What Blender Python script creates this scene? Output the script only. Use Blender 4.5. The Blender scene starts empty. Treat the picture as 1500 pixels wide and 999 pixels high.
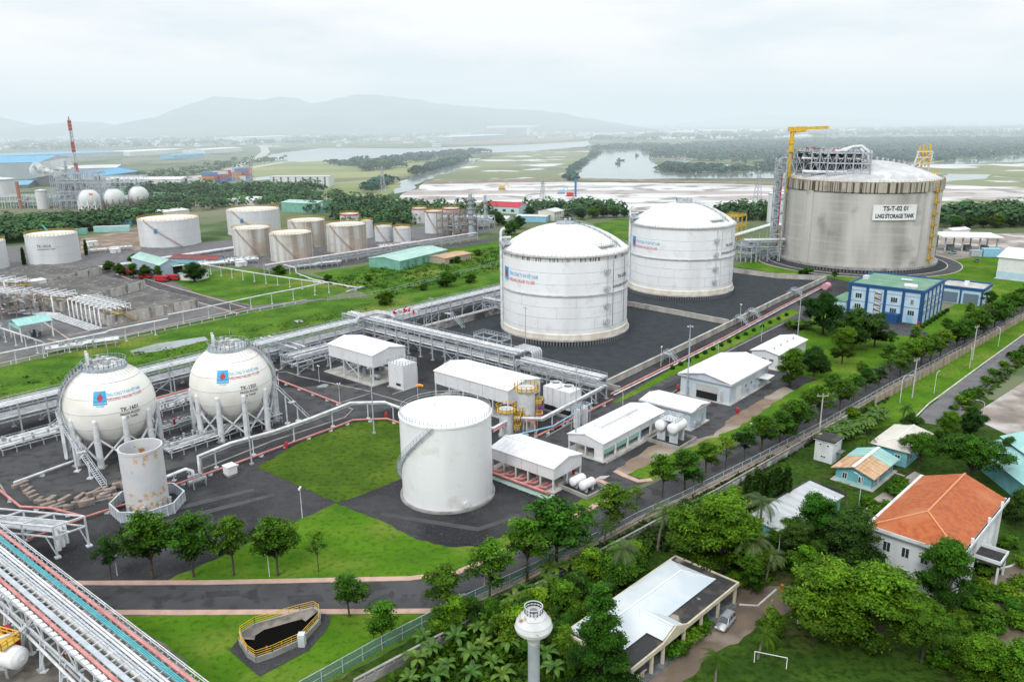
import bpy, math, random
from mathutils import Vector, Matrix, noise
RND = random.Random(11)
scn = bpy.context.scene
col = scn.collection
PI = math.pi
def rad(d): return math.radians(d)
# ---------------------------------------------------------------- survey of the site (camera pose and ground intersection)
FPX = 1165.0; CX, CY = 750.0, 499.5
PITCH = math.atan((499.5 - 175) / FPX); ROLL = rad(0.6); CAMH = 76.0
cp, sp, cr, sr = math.cos(PITCH), math.sin(PITCH), math.cos(ROLL), math.sin(ROLL)
def G(px, py, z=0.0):
    x = (px - CX) / FPX; y = -(py - CY) / FPX
    X = x * cr + y * sr; Y = -x * sr + y * cr
    d = (X, cp + sp * Y, -sp + cp * Y)
    t = (z - CAMH) / d[2]
    return Vector((d[0] * t, d[1] * t, z))
def proj(p):
    x, y, z = p[0], p[1], p[2] - CAMH
    Yc = y * sp + z * cp; Zc = y * cp - z * sp
    X = x / Zc; Y = Yc / Zc
    return (CX + FPX * (X * cr - Y * sr), CY - FPX * (X * sr + Y * cr))
def HT(x, y, py):                      # height at which the vertical through x, y reaches image row py
    lo, hi = -5.0, 200.0
    for _ in range(40):
        m = (lo + hi) / 2
        if proj((x, y, m))[1] > py: lo = m
        else: hi = m
    return lo
def MPP(p):                            # metres per photo pixel at a point
    return (p[1] * cp - (p[2] - CAMH) * sp) / FPX
AZ = rad(49.0)                         # direction of the plant grid
UA = Vector((math.cos(AZ), math.sin(AZ), 0)); UB = Vector((-math.sin(AZ), math.cos(AZ), 0))
# ---------------------------------------------------------------- materials
_mats = {}
def mat(name, c, c2=None, scale=1.0, rough=0.6, stretch=None, lo=0.4, hi=0.6, metal=0.0, bump=0.0, bscale=None, coord='Object', detail=5.0, c3=None, s3=0.1, lo3=.5, hi3=.65, wave=None, tint=False, spec=0.5, transl=0.0, rnd=0.0, fine=None):
    if name in _mats: return _mats[name]
    m = bpy.data.materials.new(name); m.use_nodes = True; _mats[name] = m
    nt = m.node_tree; N = nt.nodes; L = nt.links
    b = N['Principled BSDF']; b.inputs['Roughness'].default_value = rough; b.inputs['Metallic'].default_value = metal
    b.inputs['Specular IOR Level'].default_value = spec
    tc = N.new('ShaderNodeTexCoord')
    out = tc.outputs[coord] if coord != 'World' else N.new('ShaderNodeNewGeometry').outputs['Position']
    def noi(sc, st=None, det=detail):
        mp = N.new('ShaderNodeMapping'); L.new(out, mp.inputs['Vector'])
        if st: mp.inputs['Scale'].default_value = st
        n = N.new('ShaderNodeTexNoise'); n.inputs['Scale'].default_value = sc; n.inputs['Detail'].default_value = det
        L.new(mp.outputs[0], n.inputs['Vector']); return n.outputs['Fac']
    def rgb(v):
        r = N.new('ShaderNodeRGB'); r.outputs[0].default_value = (*v, 1); return r.outputs[0]
    cur = rgb(c)
    def mixin(cur, v, fac, a, bb):
        mr = N.new('ShaderNodeMapRange'); mr.inputs[1].default_value = a; mr.inputs[2].default_value = bb; L.new(fac, mr.inputs[0])
        mx = N.new('ShaderNodeMix'); mx.data_type = 'RGBA'; L.new(mr.outputs[0], mx.inputs[0]); L.new(cur, mx.inputs[6]); L.new(rgb(v), mx.inputs[7]); return mx.outputs[2]
    if c2: cur = mixin(cur, c2, noi(scale, stretch), lo, hi)
    if c3: cur = mixin(cur, c3, noi(s3), lo3, hi3)
    if fine: cur = mixin(cur, fine[0], noi(fine[1], None, 4.0), fine[2], fine[3])
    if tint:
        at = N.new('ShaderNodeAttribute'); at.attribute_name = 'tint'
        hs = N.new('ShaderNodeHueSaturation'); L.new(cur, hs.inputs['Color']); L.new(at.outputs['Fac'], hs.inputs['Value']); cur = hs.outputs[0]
    if rnd:
        oi = N.new('ShaderNodeObjectInfo'); mr = N.new('ShaderNodeMapRange'); mr.inputs[3].default_value = 1 - rnd; mr.inputs[4].default_value = 1 + rnd
        L.new(oi.outputs['Random'], mr.inputs[0]); hs = N.new('ShaderNodeHueSaturation'); L.new(cur, hs.inputs['Color']); L.new(mr.outputs[0], hs.inputs['Value']); cur = hs.outputs[0]
        mr2 = N.new('ShaderNodeMapRange'); mr2.inputs[3].default_value = 0.515; mr2.inputs[4].default_value = 0.475; L.new(oi.outputs['Random'], mr2.inputs[0]); L.new(mr2.outputs[0], hs.inputs['Hue'])
    L.new(cur, b.inputs['Base Color'])
    if bump:
        bn = N.new('ShaderNodeBump'); bn.inputs['Strength'].default_value = bump; bn.inputs['Distance'].default_value = 0.3
        L.new(noi(bscale or scale * 3), bn.inputs['Height']); L.new(bn.outputs[0], b.inputs['Normal'])
    if wave:
        w = N.new('ShaderNodeTexWave'); w.wave_type = 'BANDS'; w.bands_direction = wave[0]; w.inputs['Scale'].default_value = wave[1]; L.new(out, w.inputs['Vector'])
        bn = N.new('ShaderNodeBump'); bn.inputs['Strength'].default_value = wave[2]; bn.inputs['Distance'].default_value = 0.05; L.new(w.outputs['Fac'], bn.inputs['Height']); L.new(bn.outputs[0], b.inputs['Normal'])
    if transl:
        tr = N.new('ShaderNodeBsdfTranslucent'); L.new(cur, tr.inputs['Color'])
        ms = N.new('ShaderNodeMixShader'); ms.inputs[0].default_value = transl; L.new(b.outputs[0], ms.inputs[1]); L.new(tr.outputs[0], ms.inputs[2]); L.new(ms.outputs[0], N['Material Output'].inputs['Surface'])
    return m
WHITE = mat('white_paint', (.80, .81, .82), (.70, .71, .71), 0.25, .45, lo=.45, hi=.75)
ROOFW = mat('white_metal_roof', (.79, .80, .815), (.66, .675, .69), .10, .45, lo=.45, hi=.8, c3=(.55, .55, .54), s3=.4, lo3=.57, hi3=.8)
WALLW = mat('white_cladding', (.74, .75, .77), (.66, .67, .68), .3, .5, lo=.45, hi=.75, c3=(.55, .55, .53), s3=.5, lo3=.58, hi3=.8, wave=('X', 6, .25))
STEEL = mat('galvanised_steel', (.46, .51, .55), (.32, .36, .40), .8, .5)
STEELW = mat('white_steel', (.64, .68, .71), (.5, .54, .57), .7, .5)
DSTEEL = mat('dark_steel', (.10, .11, .12), (.18, .19, .2), 1.2, .6)
PIPEW = mat('white_pipe', (.74, .76, .785), (.56, .58, .60), .5, .4)
PIPEG = mat('silver_pipe', (.55, .57, .58), (.38, .4, .42), .6, .35, metal=.3)
PINK = mat('pink_fire_pipe', (.62, .27, .25), (.5, .18, .17), .6, .5)
REDP = mat('red_paint', (.5, .03, .04), (.4, .02, .03), 1, .5)
YELL = mat('yellow_paint', (.72, .46, .04), (.6, .36, .04), 1, .5)
BLUEP = mat('light_blue_paint', (.22, .48, .68), (.3, .55, .7), 1, .5)
TEAL = mat('teal_pipe', (.06, .34, .40), (.10, .42, .46), 1, .5)
CONC = mat('concrete', (.36, .35, .33), (.2, .2, .19), .35, .85, lo=.4, hi=.7, bump=.2)
CONCL = mat('light_concrete', (.52, .51, .48), (.36, .35, .33), .3, .85)
CONCD = mat('stained_concrete', (.33, .32, .31), (.08, .08, .08), .12, .9, lo=.42, hi=.58, c3=(.5, .5, .49), s3=.4, lo3=.55, hi3=.62)
GLASS = mat('window_glass', (.03, .05, .06), rough=.12, spec=.8)
BLACK = mat('black_opening', (.012, .012, .013), rough=.9)
ORANGE = mat('orange_fabric', (.9, .3, .03), rough=.7)
LOGOB = mat('emblem_blue', (.02, .33, .62), rough=.5)
LETB = mat('lettering_blue', (.10, .42, .68), rough=.5)
LETR = mat('lettering_red', (.62, .12, .14), rough=.5)
LETK = mat('lettering_black', (.03, .03, .035), rough=.5)
FLAME = mat('emblem_flame', (.35, .03, .05), rough=.5)
KERBW = mat('kerb_white', (.62, .61, .58), (.45, .44, .42), .6, .8)
# ---------------------------------------------------------------- mesh builder
class MB:
    def __init__(s): s.v = []; s.f = []; s.m = []; s.sm = []; s.t = []
    def add(s, vs, fs, m=0, smooth=False, t=None):
        o = len(s.v); s.v += [tuple(v) for v in vs]
        for f in fs:
            s.f.append(tuple(i + o for i in f)); s.m.append(m); s.sm.append(smooth)
            if t is not None: s.t.append(t)
        return s
    def box(s, x0, y0, z0, x1, y1, z1, m=0):
        v = [(x0,y0,z0),(x1,y0,z0),(x1,y1,z0),(x0,y1,z0),(x0,y0,z1),(x1,y0,z1),(x1,y1,z1),(x0,y1,z1)]
        return s.add(v, [(0,3,2,1),(4,5,6,7),(0,1,5,4),(1,2,6,5),(2,3,7,6),(3,0,4,7)], m)
    def quad(s, a, b, c, d, m=0): return s.add([a, b, c, d], [(0, 1, 2, 3)], m)
    def poly(s, pts, m=0): return s.add(pts, [tuple(range(len(pts)))], m)
    def beam(s, p, q, w, h=None, m=0):
        p, q = Vector(p), Vector(q); h = h or w; d = q - p
        if d.length < 1e-6: return s
        d.normalize(); up = Vector((0, 0, 1)) if abs(d.z) < .95 else Vector((1, 0, 0))
        a = d.cross(up).normalized() * w / 2; b = a.cross(d).normalized() * h / 2
        v = [p-a-b, p+a-b, p+a+b, p-a+b, q-a-b, q+a-b, q+a+b, q-a+b]
        return s.add(v, [(0,1,2,3),(7,6,5,4),(0,4,5,1),(1,5,6,2),(2,6,7,3),(3,7,4,0)], m)
    def tube(s, path, r, n=8, m=0, r2=None, caps=True, closed=False):
        P = [Vector(p) for p in path]; k = len(P); rings = []; prev = None
        for i in range(k):
            if closed: d = (P[(i+1) % k] - P[i-1])
            elif i == 0: d = P[1] - P[0]
            elif i == k-1: d = P[-1] - P[-2]
            else: d = (P[i+1]-P[i]).normalized() + (P[i]-P[i-1]).normalized()
            d.normalize()
            if prev is None:
                up = Vector((0,0,1)) if abs(d.z) < .9 else Vector((1,0,0)); a = d.cross(up).normalized()
            else:
                a = prev - d * prev.dot(d)
                a = a.normalized() if a.length > 1e-5 else d.cross(Vector((0,0,1))).normalized()
            prev = a; b = d.cross(a)
            rr = r if r2 is None else r + (r2 - r) * i / max(1, k-1)
            rings.append([P[i] + (a*math.cos(2*PI*j/n) + b*math.sin(2*PI*j/n)) * rr for j in range(n)])
        v = [x for rg in rings for x in rg]; f = []
        for i in range(k if closed else k-1):
            i2 = (i+1) % k
            for j in range(n): f.append((i*n+j, i*n+(j+1)%n, i2*n+(j+1)%n, i2*n+j))
        s.add(v, f, m, True)
        if caps and not closed:
            s.add(rings[0], [tuple(reversed(range(n)))], m); s.add(rings[-1], [tuple(range(n))], m)
        return s
    def lathe(s, prof, n=32, c=(0,0,0), m=0, smooth=True, a0=0.0, a1=2*PI):
        full = abs(a1 - a0 - 2*PI) < 1e-6; k = n if full else n + 1
        v = [(c[0]+r*math.cos(a0+(a1-a0)*j/n), c[1]+r*math.sin(a0+(a1-a0)*j/n), c[2]+z) for r, z in prof for j in range(k)]
        for i in range(len(prof)-1):
            (ra, za), (rb, zb) = prof[i], prof[i+1]; f = []
            for j in range(n):
                j2 = (j+1) % k
                f.append((i*k+j, i*k+j2, (i+1)*k+j2, (i+1)*k+j))
            o = len(s.v)
            s.add([v[q] for q in range(i*k, (i+2)*k)], [tuple(q - i*k for q in ff) for ff in f], m, smooth)
        return s
    def cyl(s, c, r, z0, z1, n=24, m=0, r2=None):
        r2 = r if r2 is None else r2
        s.lathe([(r, z0), (r2, z1)], n, (c[0], c[1], 0), m)
        s.add([(c[0]+r2*math.cos(2*PI*j/n), c[1]+r2*math.sin(2*PI*j/n), z1) for j in range(n)], [tuple(range(n))], m)
        s.add([(c[0]+r*math.cos(2*PI*j/n), c[1]+r*math.sin(2*PI*j/n), z0) for j in range(n)], [tuple(reversed(range(n)))], m)
        return s
    def ball(s, c, r, n=16, k=8, m=0, rz=None):
        rz = rz or r
        return s.lathe([(max(1e-4, r*math.sin(PI*i/k)), -rz*math.cos(PI*i/k)) for i in range(k+1)], n, c, m)
    def rail(s, path, h=1.1, step=2.0, r=.05, m=0, mids=1):
        P = [Vector(p) for p in path]; up = Vector((0,0,1))
        for k in range(mids + 1):
            hh = h * (1 - k / (mids + 1)) 
            for a, b in zip(P, P[1:]): s.beam(a + up*hh, b + up*hh, 2*r, m=m)
        for a, b in zip(P, P[1:]):
            L = (b-a).length; n = max(1, int(round(L/step)))
            for i in range(n + 1): s.beam(a.lerp(b, i/n), a.lerp(b, i/n) + up*h, 2*r, m=m)
        return s
    def stair(s, p, q, w=1.0, m=0, rail=True, step=.6):
        p, q = Vector(p), Vector(q); d = q - p; side = Vector((d.x, d.y, 0)).cross(Vector((0,0,1))).normalized() * w/2
        for k in (-1, 1):
            s.beam(p + side*k, q + side*k, .08, .25, m)
            if rail:
                up = Vector((0,0,1.0)); s.beam(p+side*k+up, q+side*k+up, .07, m=m)
                n = max(2, int(d.length/2))
                for i in range(n+1): s.beam(p.lerp(q, i/n)+side*k, p.lerp(q, i/n)+side*k+up, .07, m=m)
        n = max(2, int(d.length/step))
        for i in range(n+1):
            c = p.lerp(q, i/n); s.beam(c - side, c + side, .28, .05, m)
        return s
    def mesh(s, name, mats):
        me = bpy.data.meshes.new(name); me.from_pydata(s.v, [], s.f)
        for m in (mats if isinstance(mats, (list, tuple)) else [mats]): me.materials.append(m)
        me.polygons.foreach_set('material_index', s.m); me.polygons.foreach_set('use_smooth', s.sm)
        if s.t and len(s.t) == len(s.f):
            a = me.attributes.new('tint', 'FLOAT', 'FACE'); a.data.foreach_set('value', s.t)
        me.update(); return me
    def build(s, name, mats, parent=None, loc=None, rotz=0.0):
        o = bpy.data.objects.new(name, s.mesh(name, mats)); col.objects.link(o)
        if parent is not None: o.parent = parent
        if loc is not None: o.location = loc
        o.rotation_euler[2] = rotz
        return o
def tag(o, label=None, cat=None, group=None, kind=None):
    if label: o['label'] = label
    if cat: o['category'] = cat
    if group: o['group'] = group
    if kind: o['kind'] = kind
    return o
def thing(name, label, cat, loc=(0,0,0), rotz=0.0, group=None):
    o = bpy.data.objects.new(name, None); o.empty_display_size = .5; col.objects.link(o)
    o.location = loc; o.rotation_euler[2] = rotz
    return tag(o, label, cat, group)
def kids(o): return [c for c in KID.get(o.name, [])]
def dup(root, loc, rotz=0.0, label=None, scale=None):
    def cp_(o, par):
        c = o.copy(); col.objects.link(c)
        if par is not None: c.parent = par
        for ch in [x for x in o.children]: cp_(ch, c)
        return c
    r = cp_(root, None); r.location = loc; r.rotation_euler[2] = rotz
    if scale is not None: r.scale = scale if isinstance(scale, (tuple, list, Vector)) else (scale,)*3
    if label: r['label'] = label
    return r
def part(src, parent, loc, rotz=0.0):                 # a further copy of a part under the same thing
    c = src.copy(); col.objects.link(c); c.parent = parent; c.location = loc; c.rotation_euler[2] = rotz
    return c
ORD = ['first','second','third','fourth','fifth','sixth','seventh','eighth','ninth','tenth','eleventh','twelfth','thirteenth','fourteenth','fifteenth','sixteenth','seventeenth','eighteenth','nineteenth','twentieth']
def nth(i):
    if i < 20: return ORD[i]
    t = ['twenty', 'thirty', 'forty', 'fifty', 'sixty', 'seventy', 'eighty', 'ninety']; k = i + 1
    return (t[k//10 - 2] + '-' + ORD[k % 10 - 1]) if k % 10 else t[k//10 - 2][:-1] + 'ieth'
def text_mesh(txt, size, bold=0.0, width=None):
    cu = bpy.data.curves.new('txt', 'FONT'); cu.body = txt; cu.size = size; cu.align_x = 'CENTER'; cu.align_y = 'CENTER'; cu.resolution_u = 3; cu.offset = bold
    ob = bpy.data.objects.new('txt', cu); col.objects.link(ob)
    dg = bpy.context.evaluated_depsgraph_get(); dg.update()
    me = bpy.data.meshes.new_from_object(ob.evaluated_get(dg)); bpy.data.objects.remove(ob)
    vs = [v.co.copy() for v in me.vertices]; fs = [tuple(p.vertices) for p in me.polygons]; bpy.data.meshes.remove(me)
    if width:
        k = width/(max(v.x for v in vs) - min(v.x for v in vs))
        for v in vs: v.x *= k
    return vs, fs
def wrap_cyl(mb, vs, fs, R, az, z, m=0):               # lettering laid on a cylinder, read from outside
    mb.add([((R)*math.cos(az + v.x/R), (R)*math.sin(az + v.x/R), z + v.y) for v in vs], fs, m)
def wrap_sph(mb, vs, fs, R, az, lat, cz, m=0):
    out = []
    for v in vs:
        la = lat + v.y/R; a = az + v.x/(R*math.cos(lat))
        out.append((R*math.cos(la)*math.cos(a), R*math.cos(la)*math.sin(a), cz + R*math.sin(la)))
    mb.add(out, fs, m)
def grid_rect(w, h, nx=6, ny=6):
    vs = [Vector((-w/2 + w*i/nx, -h/2 + h*j/ny, 0)) for j in range(ny+1) for i in range(nx+1)]
    fs = [(j*(nx+1)+i, j*(nx+1)+i+1, (j+1)*(nx+1)+i+1, (j+1)*(nx+1)+i) for j in range(ny) for i in range(nx)]
    return vs, fs
def flame_shape(s):
    pts = [(-.05,-.42),(.12,-.4),(.26,-.2),(.26,.02),(.14,.2),(.06,.46),(-.02,.22),(-.16,.08),(-.24,-.1),(-.2,-.3)]
    return [Vector((x*s, y*s, 0)) for x, y in pts], [tuple(range(len(pts)))]
# ---------------------------------------------------------------- camera, world, light, haze
cam_d = bpy.data.cameras.new('camera'); cam = bpy.data.objects.new('camera', cam_d); col.objects.link(cam); scn.camera = cam
cam_d.sensor_width = 36.0; cam_d.lens = FPX / 1500 * 36.0; cam_d.clip_start = 1.0; cam_d.clip_end = 90000.0
cam.matrix_world = Matrix.Translation((0, 0, CAMH)) @ Matrix.Rotation(PI/2 - PITCH, 4, 'X') @ Matrix.Rotation(-ROLL, 4, 'Z')
w = bpy.data.worlds.new('World'); scn.world = w; w.use_nodes = True
nt = w.node_tree; N = nt.nodes; L = nt.links
SUN_EL, SUN_ROT = rad(46), rad(205)
sky = N.new('ShaderNodeTexSky'); sky.sky_type = 'NISHITA'; sky.sun_disc = False; sky.sun_elevation = SUN_EL; sky.sun_rotation = SUN_ROT
bg = N['Background']; bg.inputs['Strength'].default_value = .1; L.new(sky.outputs[0], bg.inputs['Color'])
tc = N.new('ShaderNodeTexCoord'); mp = N.new('ShaderNodeMapping'); mp.inputs['Scale'].default_value = (1.4, 1.4, 6.0); L.new(tc.outputs['Generated'], mp.inputs['Vector'])
no = N.new('ShaderNodeTexNoise'); no.inputs['Scale'].default_value = 2.2; no.inputs['Detail'].default_value = 9; no.inputs['Roughness'].default_value = .55; L.new(mp.outputs[0], no.inputs['Vector'])
rp = N.new('ShaderNodeValToRGB'); rp.color_ramp.elements[0].position = .38; rp.color_ramp.elements[0].color = (.80, .885, .94, 1); rp.color_ramp.elements[1].position = .56; rp.color_ramp.elements[1].color = (1, 1, 1, 1)
L.new(no.outputs['Fac'], rp.inputs[0])
bg2 = N.new('ShaderNodeBackground'); L.new(rp.outputs[0], bg2.inputs['Color'])
sx = N.new('ShaderNodeSeparateXYZ'); L.new(tc.outputs['Generated'], sx.inputs[0])
ze = N.new('ShaderNodeMapRange'); ze.inputs[1].default_value = .12; ze.inputs[2].default_value = .95; ze.inputs[3].default_value = 1.05; ze.inputs[4].default_value = 1.55; L.new(sx.outputs['Z'], ze.inputs[0]); L.new(ze.outputs[0], bg2.inputs['Strength'])
mxs = N.new('ShaderNodeMixShader'); mxs.inputs[0].default_value = .96; L.new(bg.outputs[0], mxs.inputs[1]); L.new(bg2.outputs[0], mxs.inputs[2]); L.new(mxs.outputs[0], N['World Output'].inputs['Surface'])
sd = bpy.data.lights.new('sun', 'SUN'); sd.energy = 1.5; sd.angle = rad(12); sd.color = (1, .975, .94)
so = bpy.data.objects.new('sun', sd); col.objects.link(so)
dirv = Vector((math.sin(SUN_ROT)*math.cos(SUN_EL), math.cos(SUN_ROT)*math.cos(SUN_EL), math.sin(SUN_EL)))
so.rotation_euler = dirv.to_track_quat('Z', 'Y').to_euler()
scn.view_settings.view_transform = 'Standard'; scn.view_settings.look = 'None'; scn.view_settings.exposure = 0; scn.view_settings.gamma = 1
scn.render.engine = 'CYCLES'
scn.cycles.use_denoising = True
scn.cycles.max_bounces = 6; scn.cycles.diffuse_bounces = 2; scn.cycles.glossy_bounces = 2; scn.cycles.transmission_bounces = 2; scn.cycles.volume_bounces = 0; scn.cycles.transparent_max_bounces = 6
scn.cycles.use_adaptive_sampling = True; scn.cycles.adaptive_threshold = .02
hm = bpy.data.materials.new('moist_haze'); hm.use_nodes = True; nn = hm.node_tree.nodes; ll = hm.node_tree.links
nn.remove(nn['Principled BSDF'])
ab = nn.new('ShaderNodeVolumeAbsorption'); ab.inputs['Color'].default_value = (0, 0, 0, 1)
HZ = 4.2e-4                                   # the haze lies over the plain: it thickens with distance north of the plant
em = nn.new('ShaderNodeEmission'); em.inputs['Color'].default_value = (.795, .915, .97, 1)  # glow put into the volume in place of daylight scattered by haze
gp = nn.new('ShaderNodeNewGeometry'); sx2 = nn.new('ShaderNodeSeparateXYZ'); ll.new(gp.outputs['Position'], sx2.inputs[0])
mr = nn.new('ShaderNodeMapRange'); mr.inputs[1].default_value = 380; mr.inputs[2].default_value = 1150; mr.inputs[4].default_value = HZ; ll.new(sx2.outputs['Y'], mr.inputs[0])
mu = nn.new('ShaderNodeMath'); mu.operation = 'MULTIPLY'; mu.inputs[1].default_value = .97; ll.new(mr.outputs[0], mu.inputs[0])
ll.new(mr.outputs[0], ab.inputs['Density']); ll.new(mu.outputs[0], em.inputs['Strength'])
ad = nn.new('ShaderNodeAddShader'); ll.new(ab.outputs[0], ad.inputs[0]); ll.new(em.outputs[0], ad.inputs[1]); ll.new(ad.outputs[0], nn['Material Output'].inputs['Volume'])
tag(MB().box(-16000, -300, -20, 16000, 22000, 240).build('haze', hm), kind='structure')
# ---------------------------------------------------------------- ground materials
TERR = mat('farmland', (.11, .15, .07), (.20, .20, .14), .0035, .95, coord='World', lo=.42, hi=.6, c3=(.05, .10, .03), s3=.012, lo3=.52, hi3=.6, spec=.1, detail=8)
LAWN = mat('lawn', (.090, .200, .011), (.055, .145, .008), .12, .95, coord='World', lo=.38, hi=.66, bump=.6, bscale=2.5, c3=(.155, .22, .03), s3=.07, lo3=.50, hi3=.68, spec=.1, detail=9, fine=((.03, .085, .005), .9, .5, .8))
LAWND = mat('dull_lawn', (.05, .10, .012), (.03, .068, .009), .15, .95, coord='World', bump=.6, bscale=2.5, c3=(.10, .085, .04), s3=.06, lo3=.54, hi3=.72, spec=.1, detail=9, fine=((.018, .045, .005), .9, .46, .66))  # darker, duller grass tone with brown patches
LAWNO = mat('olive_lawn', (.080, .145, .013), (.045, .092, .010), .12, .95, coord='World', lo=.36, hi=.64, bump=.6, bscale=2.5, c3=(.115, .18, .02), s3=.06, lo3=.52, hi3=.7, spec=.1, detail=9, fine=((.032, .062, .006), .8, .48, .72))
WILD = mat('rough_grass', (.10, .20, .02), (.045, .12, .012), .09, .95, coord='World', lo=.38, hi=.62, bump=1, bscale=1.2, c3=(.22, .24, .05), s3=.03, lo3=.55, hi3=.72, spec=.1, detail=10, fine=((.03, .085, .01), 1.0, .5, .7))
ASPH = mat('asphalt', (.064, .066, .071), (.042, .044, .048), .2, .8, coord='World', lo=.35, hi=.7, c3=(.095, .092, .09), s3=.05, lo3=.54, hi3=.7, detail=9, fine=((.030, .030, .033), .35, .52, .62))
ASPHL = mat('worn_asphalt', (.15, .15, .155), (.09, .09, .1), .25, .75, coord='World', lo=.35, hi=.7, detail=9)
GRAV = mat('dark_gravel', (.054, .055, .060), (.076, .076, .080), .5, .95, coord='World', lo=.35, hi=.75, bump=.8, bscale=6, c3=(.030, .031, .035), s3=.05, lo3=.48, hi3=.62, spec=.2, detail=12, fine=((.11, .11, .112), 2.0, .58, .8))
GRAVB = mat('bund_floor', (.034, .043, .049), (.052, .060, .066), .3, .95, coord='World', lo=.35, hi=.75, bump=.6, bscale=4, c3=(.10, .09, .075), s3=.035, lo3=.6, hi3=.72, spec=.2, detail=10)
PAVE = mat('kerb_pavers', (.55, .37, .29), (.42, .29, .25), .6, .85, coord='World', lo=.35, hi=.7, detail=8)
DIRT = mat('bare_earth', (.24, .17, .12), (.15, .12, .09), .2, .95, coord='World', lo=.35, hi=.7, c3=(.32, .28, .23), s3=.1, detail=9)
MUDD = mat('wet_earth', (.17, .125, .09), (.10, .078, .06), .3, .7, coord='World', lo=.35, hi=.7, c3=(.24, .20, .16), s3=.12, detail=10)
YARD = mat('concrete_yard', (.30, .25, .21), (.17, .14, .12), .10, .6, coord='World', lo=.4, hi=.6, c3=(.46, .44, .43), s3=.06, lo3=.5, hi3=.6, detail=9)
WATER = mat('water', (.26, .30, .30), (.18, .22, .20), .04, rough=.10, coord='World', bump=.05, bscale=.15)
MUD = mat('salt_pan_mud', (.36, .29, .26), (.70, .70, .70), .014, .35, stretch=(.25, 1.6, 1), coord='World', lo=.45, hi=.55, c3=(.20, .16, .13), s3=.03, lo3=.53, hi3=.62, detail=10)
MARSH = mat('marsh', (.22, .24, .12), (.15, .18, .09), .006, .95, coord='World', lo=.4, hi=.62, c3=(.62, .63, .62), s3=.010, lo3=.55, hi3=.61, detail=9)
PADDY = mat('dry_field', (.28, .29, .12), (.18, .23, .08), .006, .95, coord='World', detail=8)
SHN = [0]
JIT = {'lawn': .3, 'ditch': .7, 'river': 7, 'creek': 6, 'salt': 7, 'marsh': 9, 'drive': .4, 'verge': .5, 'belt': .5, 'field': 1.5, 'water': 3, 'puddle': .5, 'gravel_corner': .3, 'apron': .3, 'grass': .3}
def sheet(name, pix, z, m, kind='structure'):
    SHN[0] += 1; z += SHN[0]*.0013; W_ = [G(p[0], p[1], z) for p in pix]; j = max([v for k, v in JIT.items() if k in name] or [0]); rj = random.Random(SHN[0])
    if j:                                   # natural edges are ragged
        Q = []
        for a, b_ in zip(W_, W_[1:] + W_[:1]):
            n = max(1, min(24, int((b_ - a).length/(j*4))))
            for i in range(n): q = a.lerp(b_, i/n); Q.append(Vector((q.x + rj.uniform(-j, j), q.y + rj.uniform(-j, j), z)) if i else q)
        W_ = Q
    mb = MB(); mb.poly(W_)
    o = mb.build(name, m); v = o.data.polygons[0].normal
    if v.z < 0: o.data.flip_normals()
    return tag(o, kind=kind)
def wsheet(name, pts, z, m):
    SHN[0] += 1; z += SHN[0]*.0013
    o = MB().poly([(p[0], p[1], z) for p in pts]).build(name, m)
    if o.data.polygons[0].normal.z < 0: o.data.flip_normals()
    return tag(o, kind='structure')
def strip(name, pix, wd, z0, z1, m, kind='structure', offset=0.0):    # raised strip (kerb, wall) along a ground polyline
    P = [G(*p) for p in pix] if not isinstance(pix[0], Vector) else pix
    return tag(strip_mb(P, wd, z0, z1, offset).build(name, m), kind=kind)
def strip_mb(P, wd, z0, z1, offset=0.0, mb=None, m=0):
    mb = mb or MB(); Lp, Rp = [], []
    for i, p in enumerate(P):
        d = (P[min(i+1, len(P)-1)] - P[max(i-1, 0)]); d.z = 0; d.normalize(); n = Vector((-d.y, d.x, 0))
        Lp.append(p + n*(offset + wd/2)); Rp.append(p + n*(offset - wd/2))
    for i in range(len(P)-1):
        a, b, c, d = Lp[i], Rp[i], Rp[i+1], Lp[i+1]
        v = [(q.x, q.y, z0) for q in (a, b, c, d)] + [(q.x, q.y, z1) for q in (a, b, c, d)]
        f = [(4,5,6,7),(1,2,6,5),(3,0,4,7)]
        if i == 0: f.append((0,1,5,4))
        if i == len(P)-2: f.append((2,3,7,6))
        mb.add(v, f, m)
    return mb
tag(MB().poly([(-40000, -200, 0), (40000, -200, 0), (40000, 40000, 0), (-40000, 40000, 0)]).build('terrain', TERR), kind='structure')
# ---- plant ground
sheet('plant_yard', [(-120, 1150), (-120, 610), (0, 590), (340, 525), (560, 466), (735, 405), (860, 380), (1240, 400), (1400, 470), (1220, 545), (950, 700), (885, 735), (640, 852), (110, 858), (300, 1040)], .02, GRAV)
sheet('foreground_yard', [(-200, 1200), (-200, 858), (190, 858), (420, 1200)], .025, mat('sandy_yard', (.17, .155, .13), (.09, .085, .08), .4, .95, coord='World', detail=9))
sheet('bund_floor', [(560, 505), (690, 455), (760, 425), (1068, 396), (1212, 412), (1135, 445), (893, 560)], .03, GRAVB)
sheet('service_road', [(836, 648), (880, 612), (1000, 552), (1060, 520), (1150, 474), (1240, 440), (1190, 428), (1120, 462), (940, 555), (885, 590), (800, 640)], .03, ASPH)
sheet('yard_road', [(725, 640), (838, 630), (960, 700), (885, 735), (850, 700)], .034, ASPH)
sheet('shed_road', [(-40, 650), (400, 570), (540, 560), (640, 572), (560, 602), (420, 632), (280, 680), (-40, 760)], .032, ASPH)
sheet('shed_yard', [(938, 625), (1130, 540), (1160, 560), (1075, 612), (1050, 645), (985, 665)], .034, ASPH)
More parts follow.
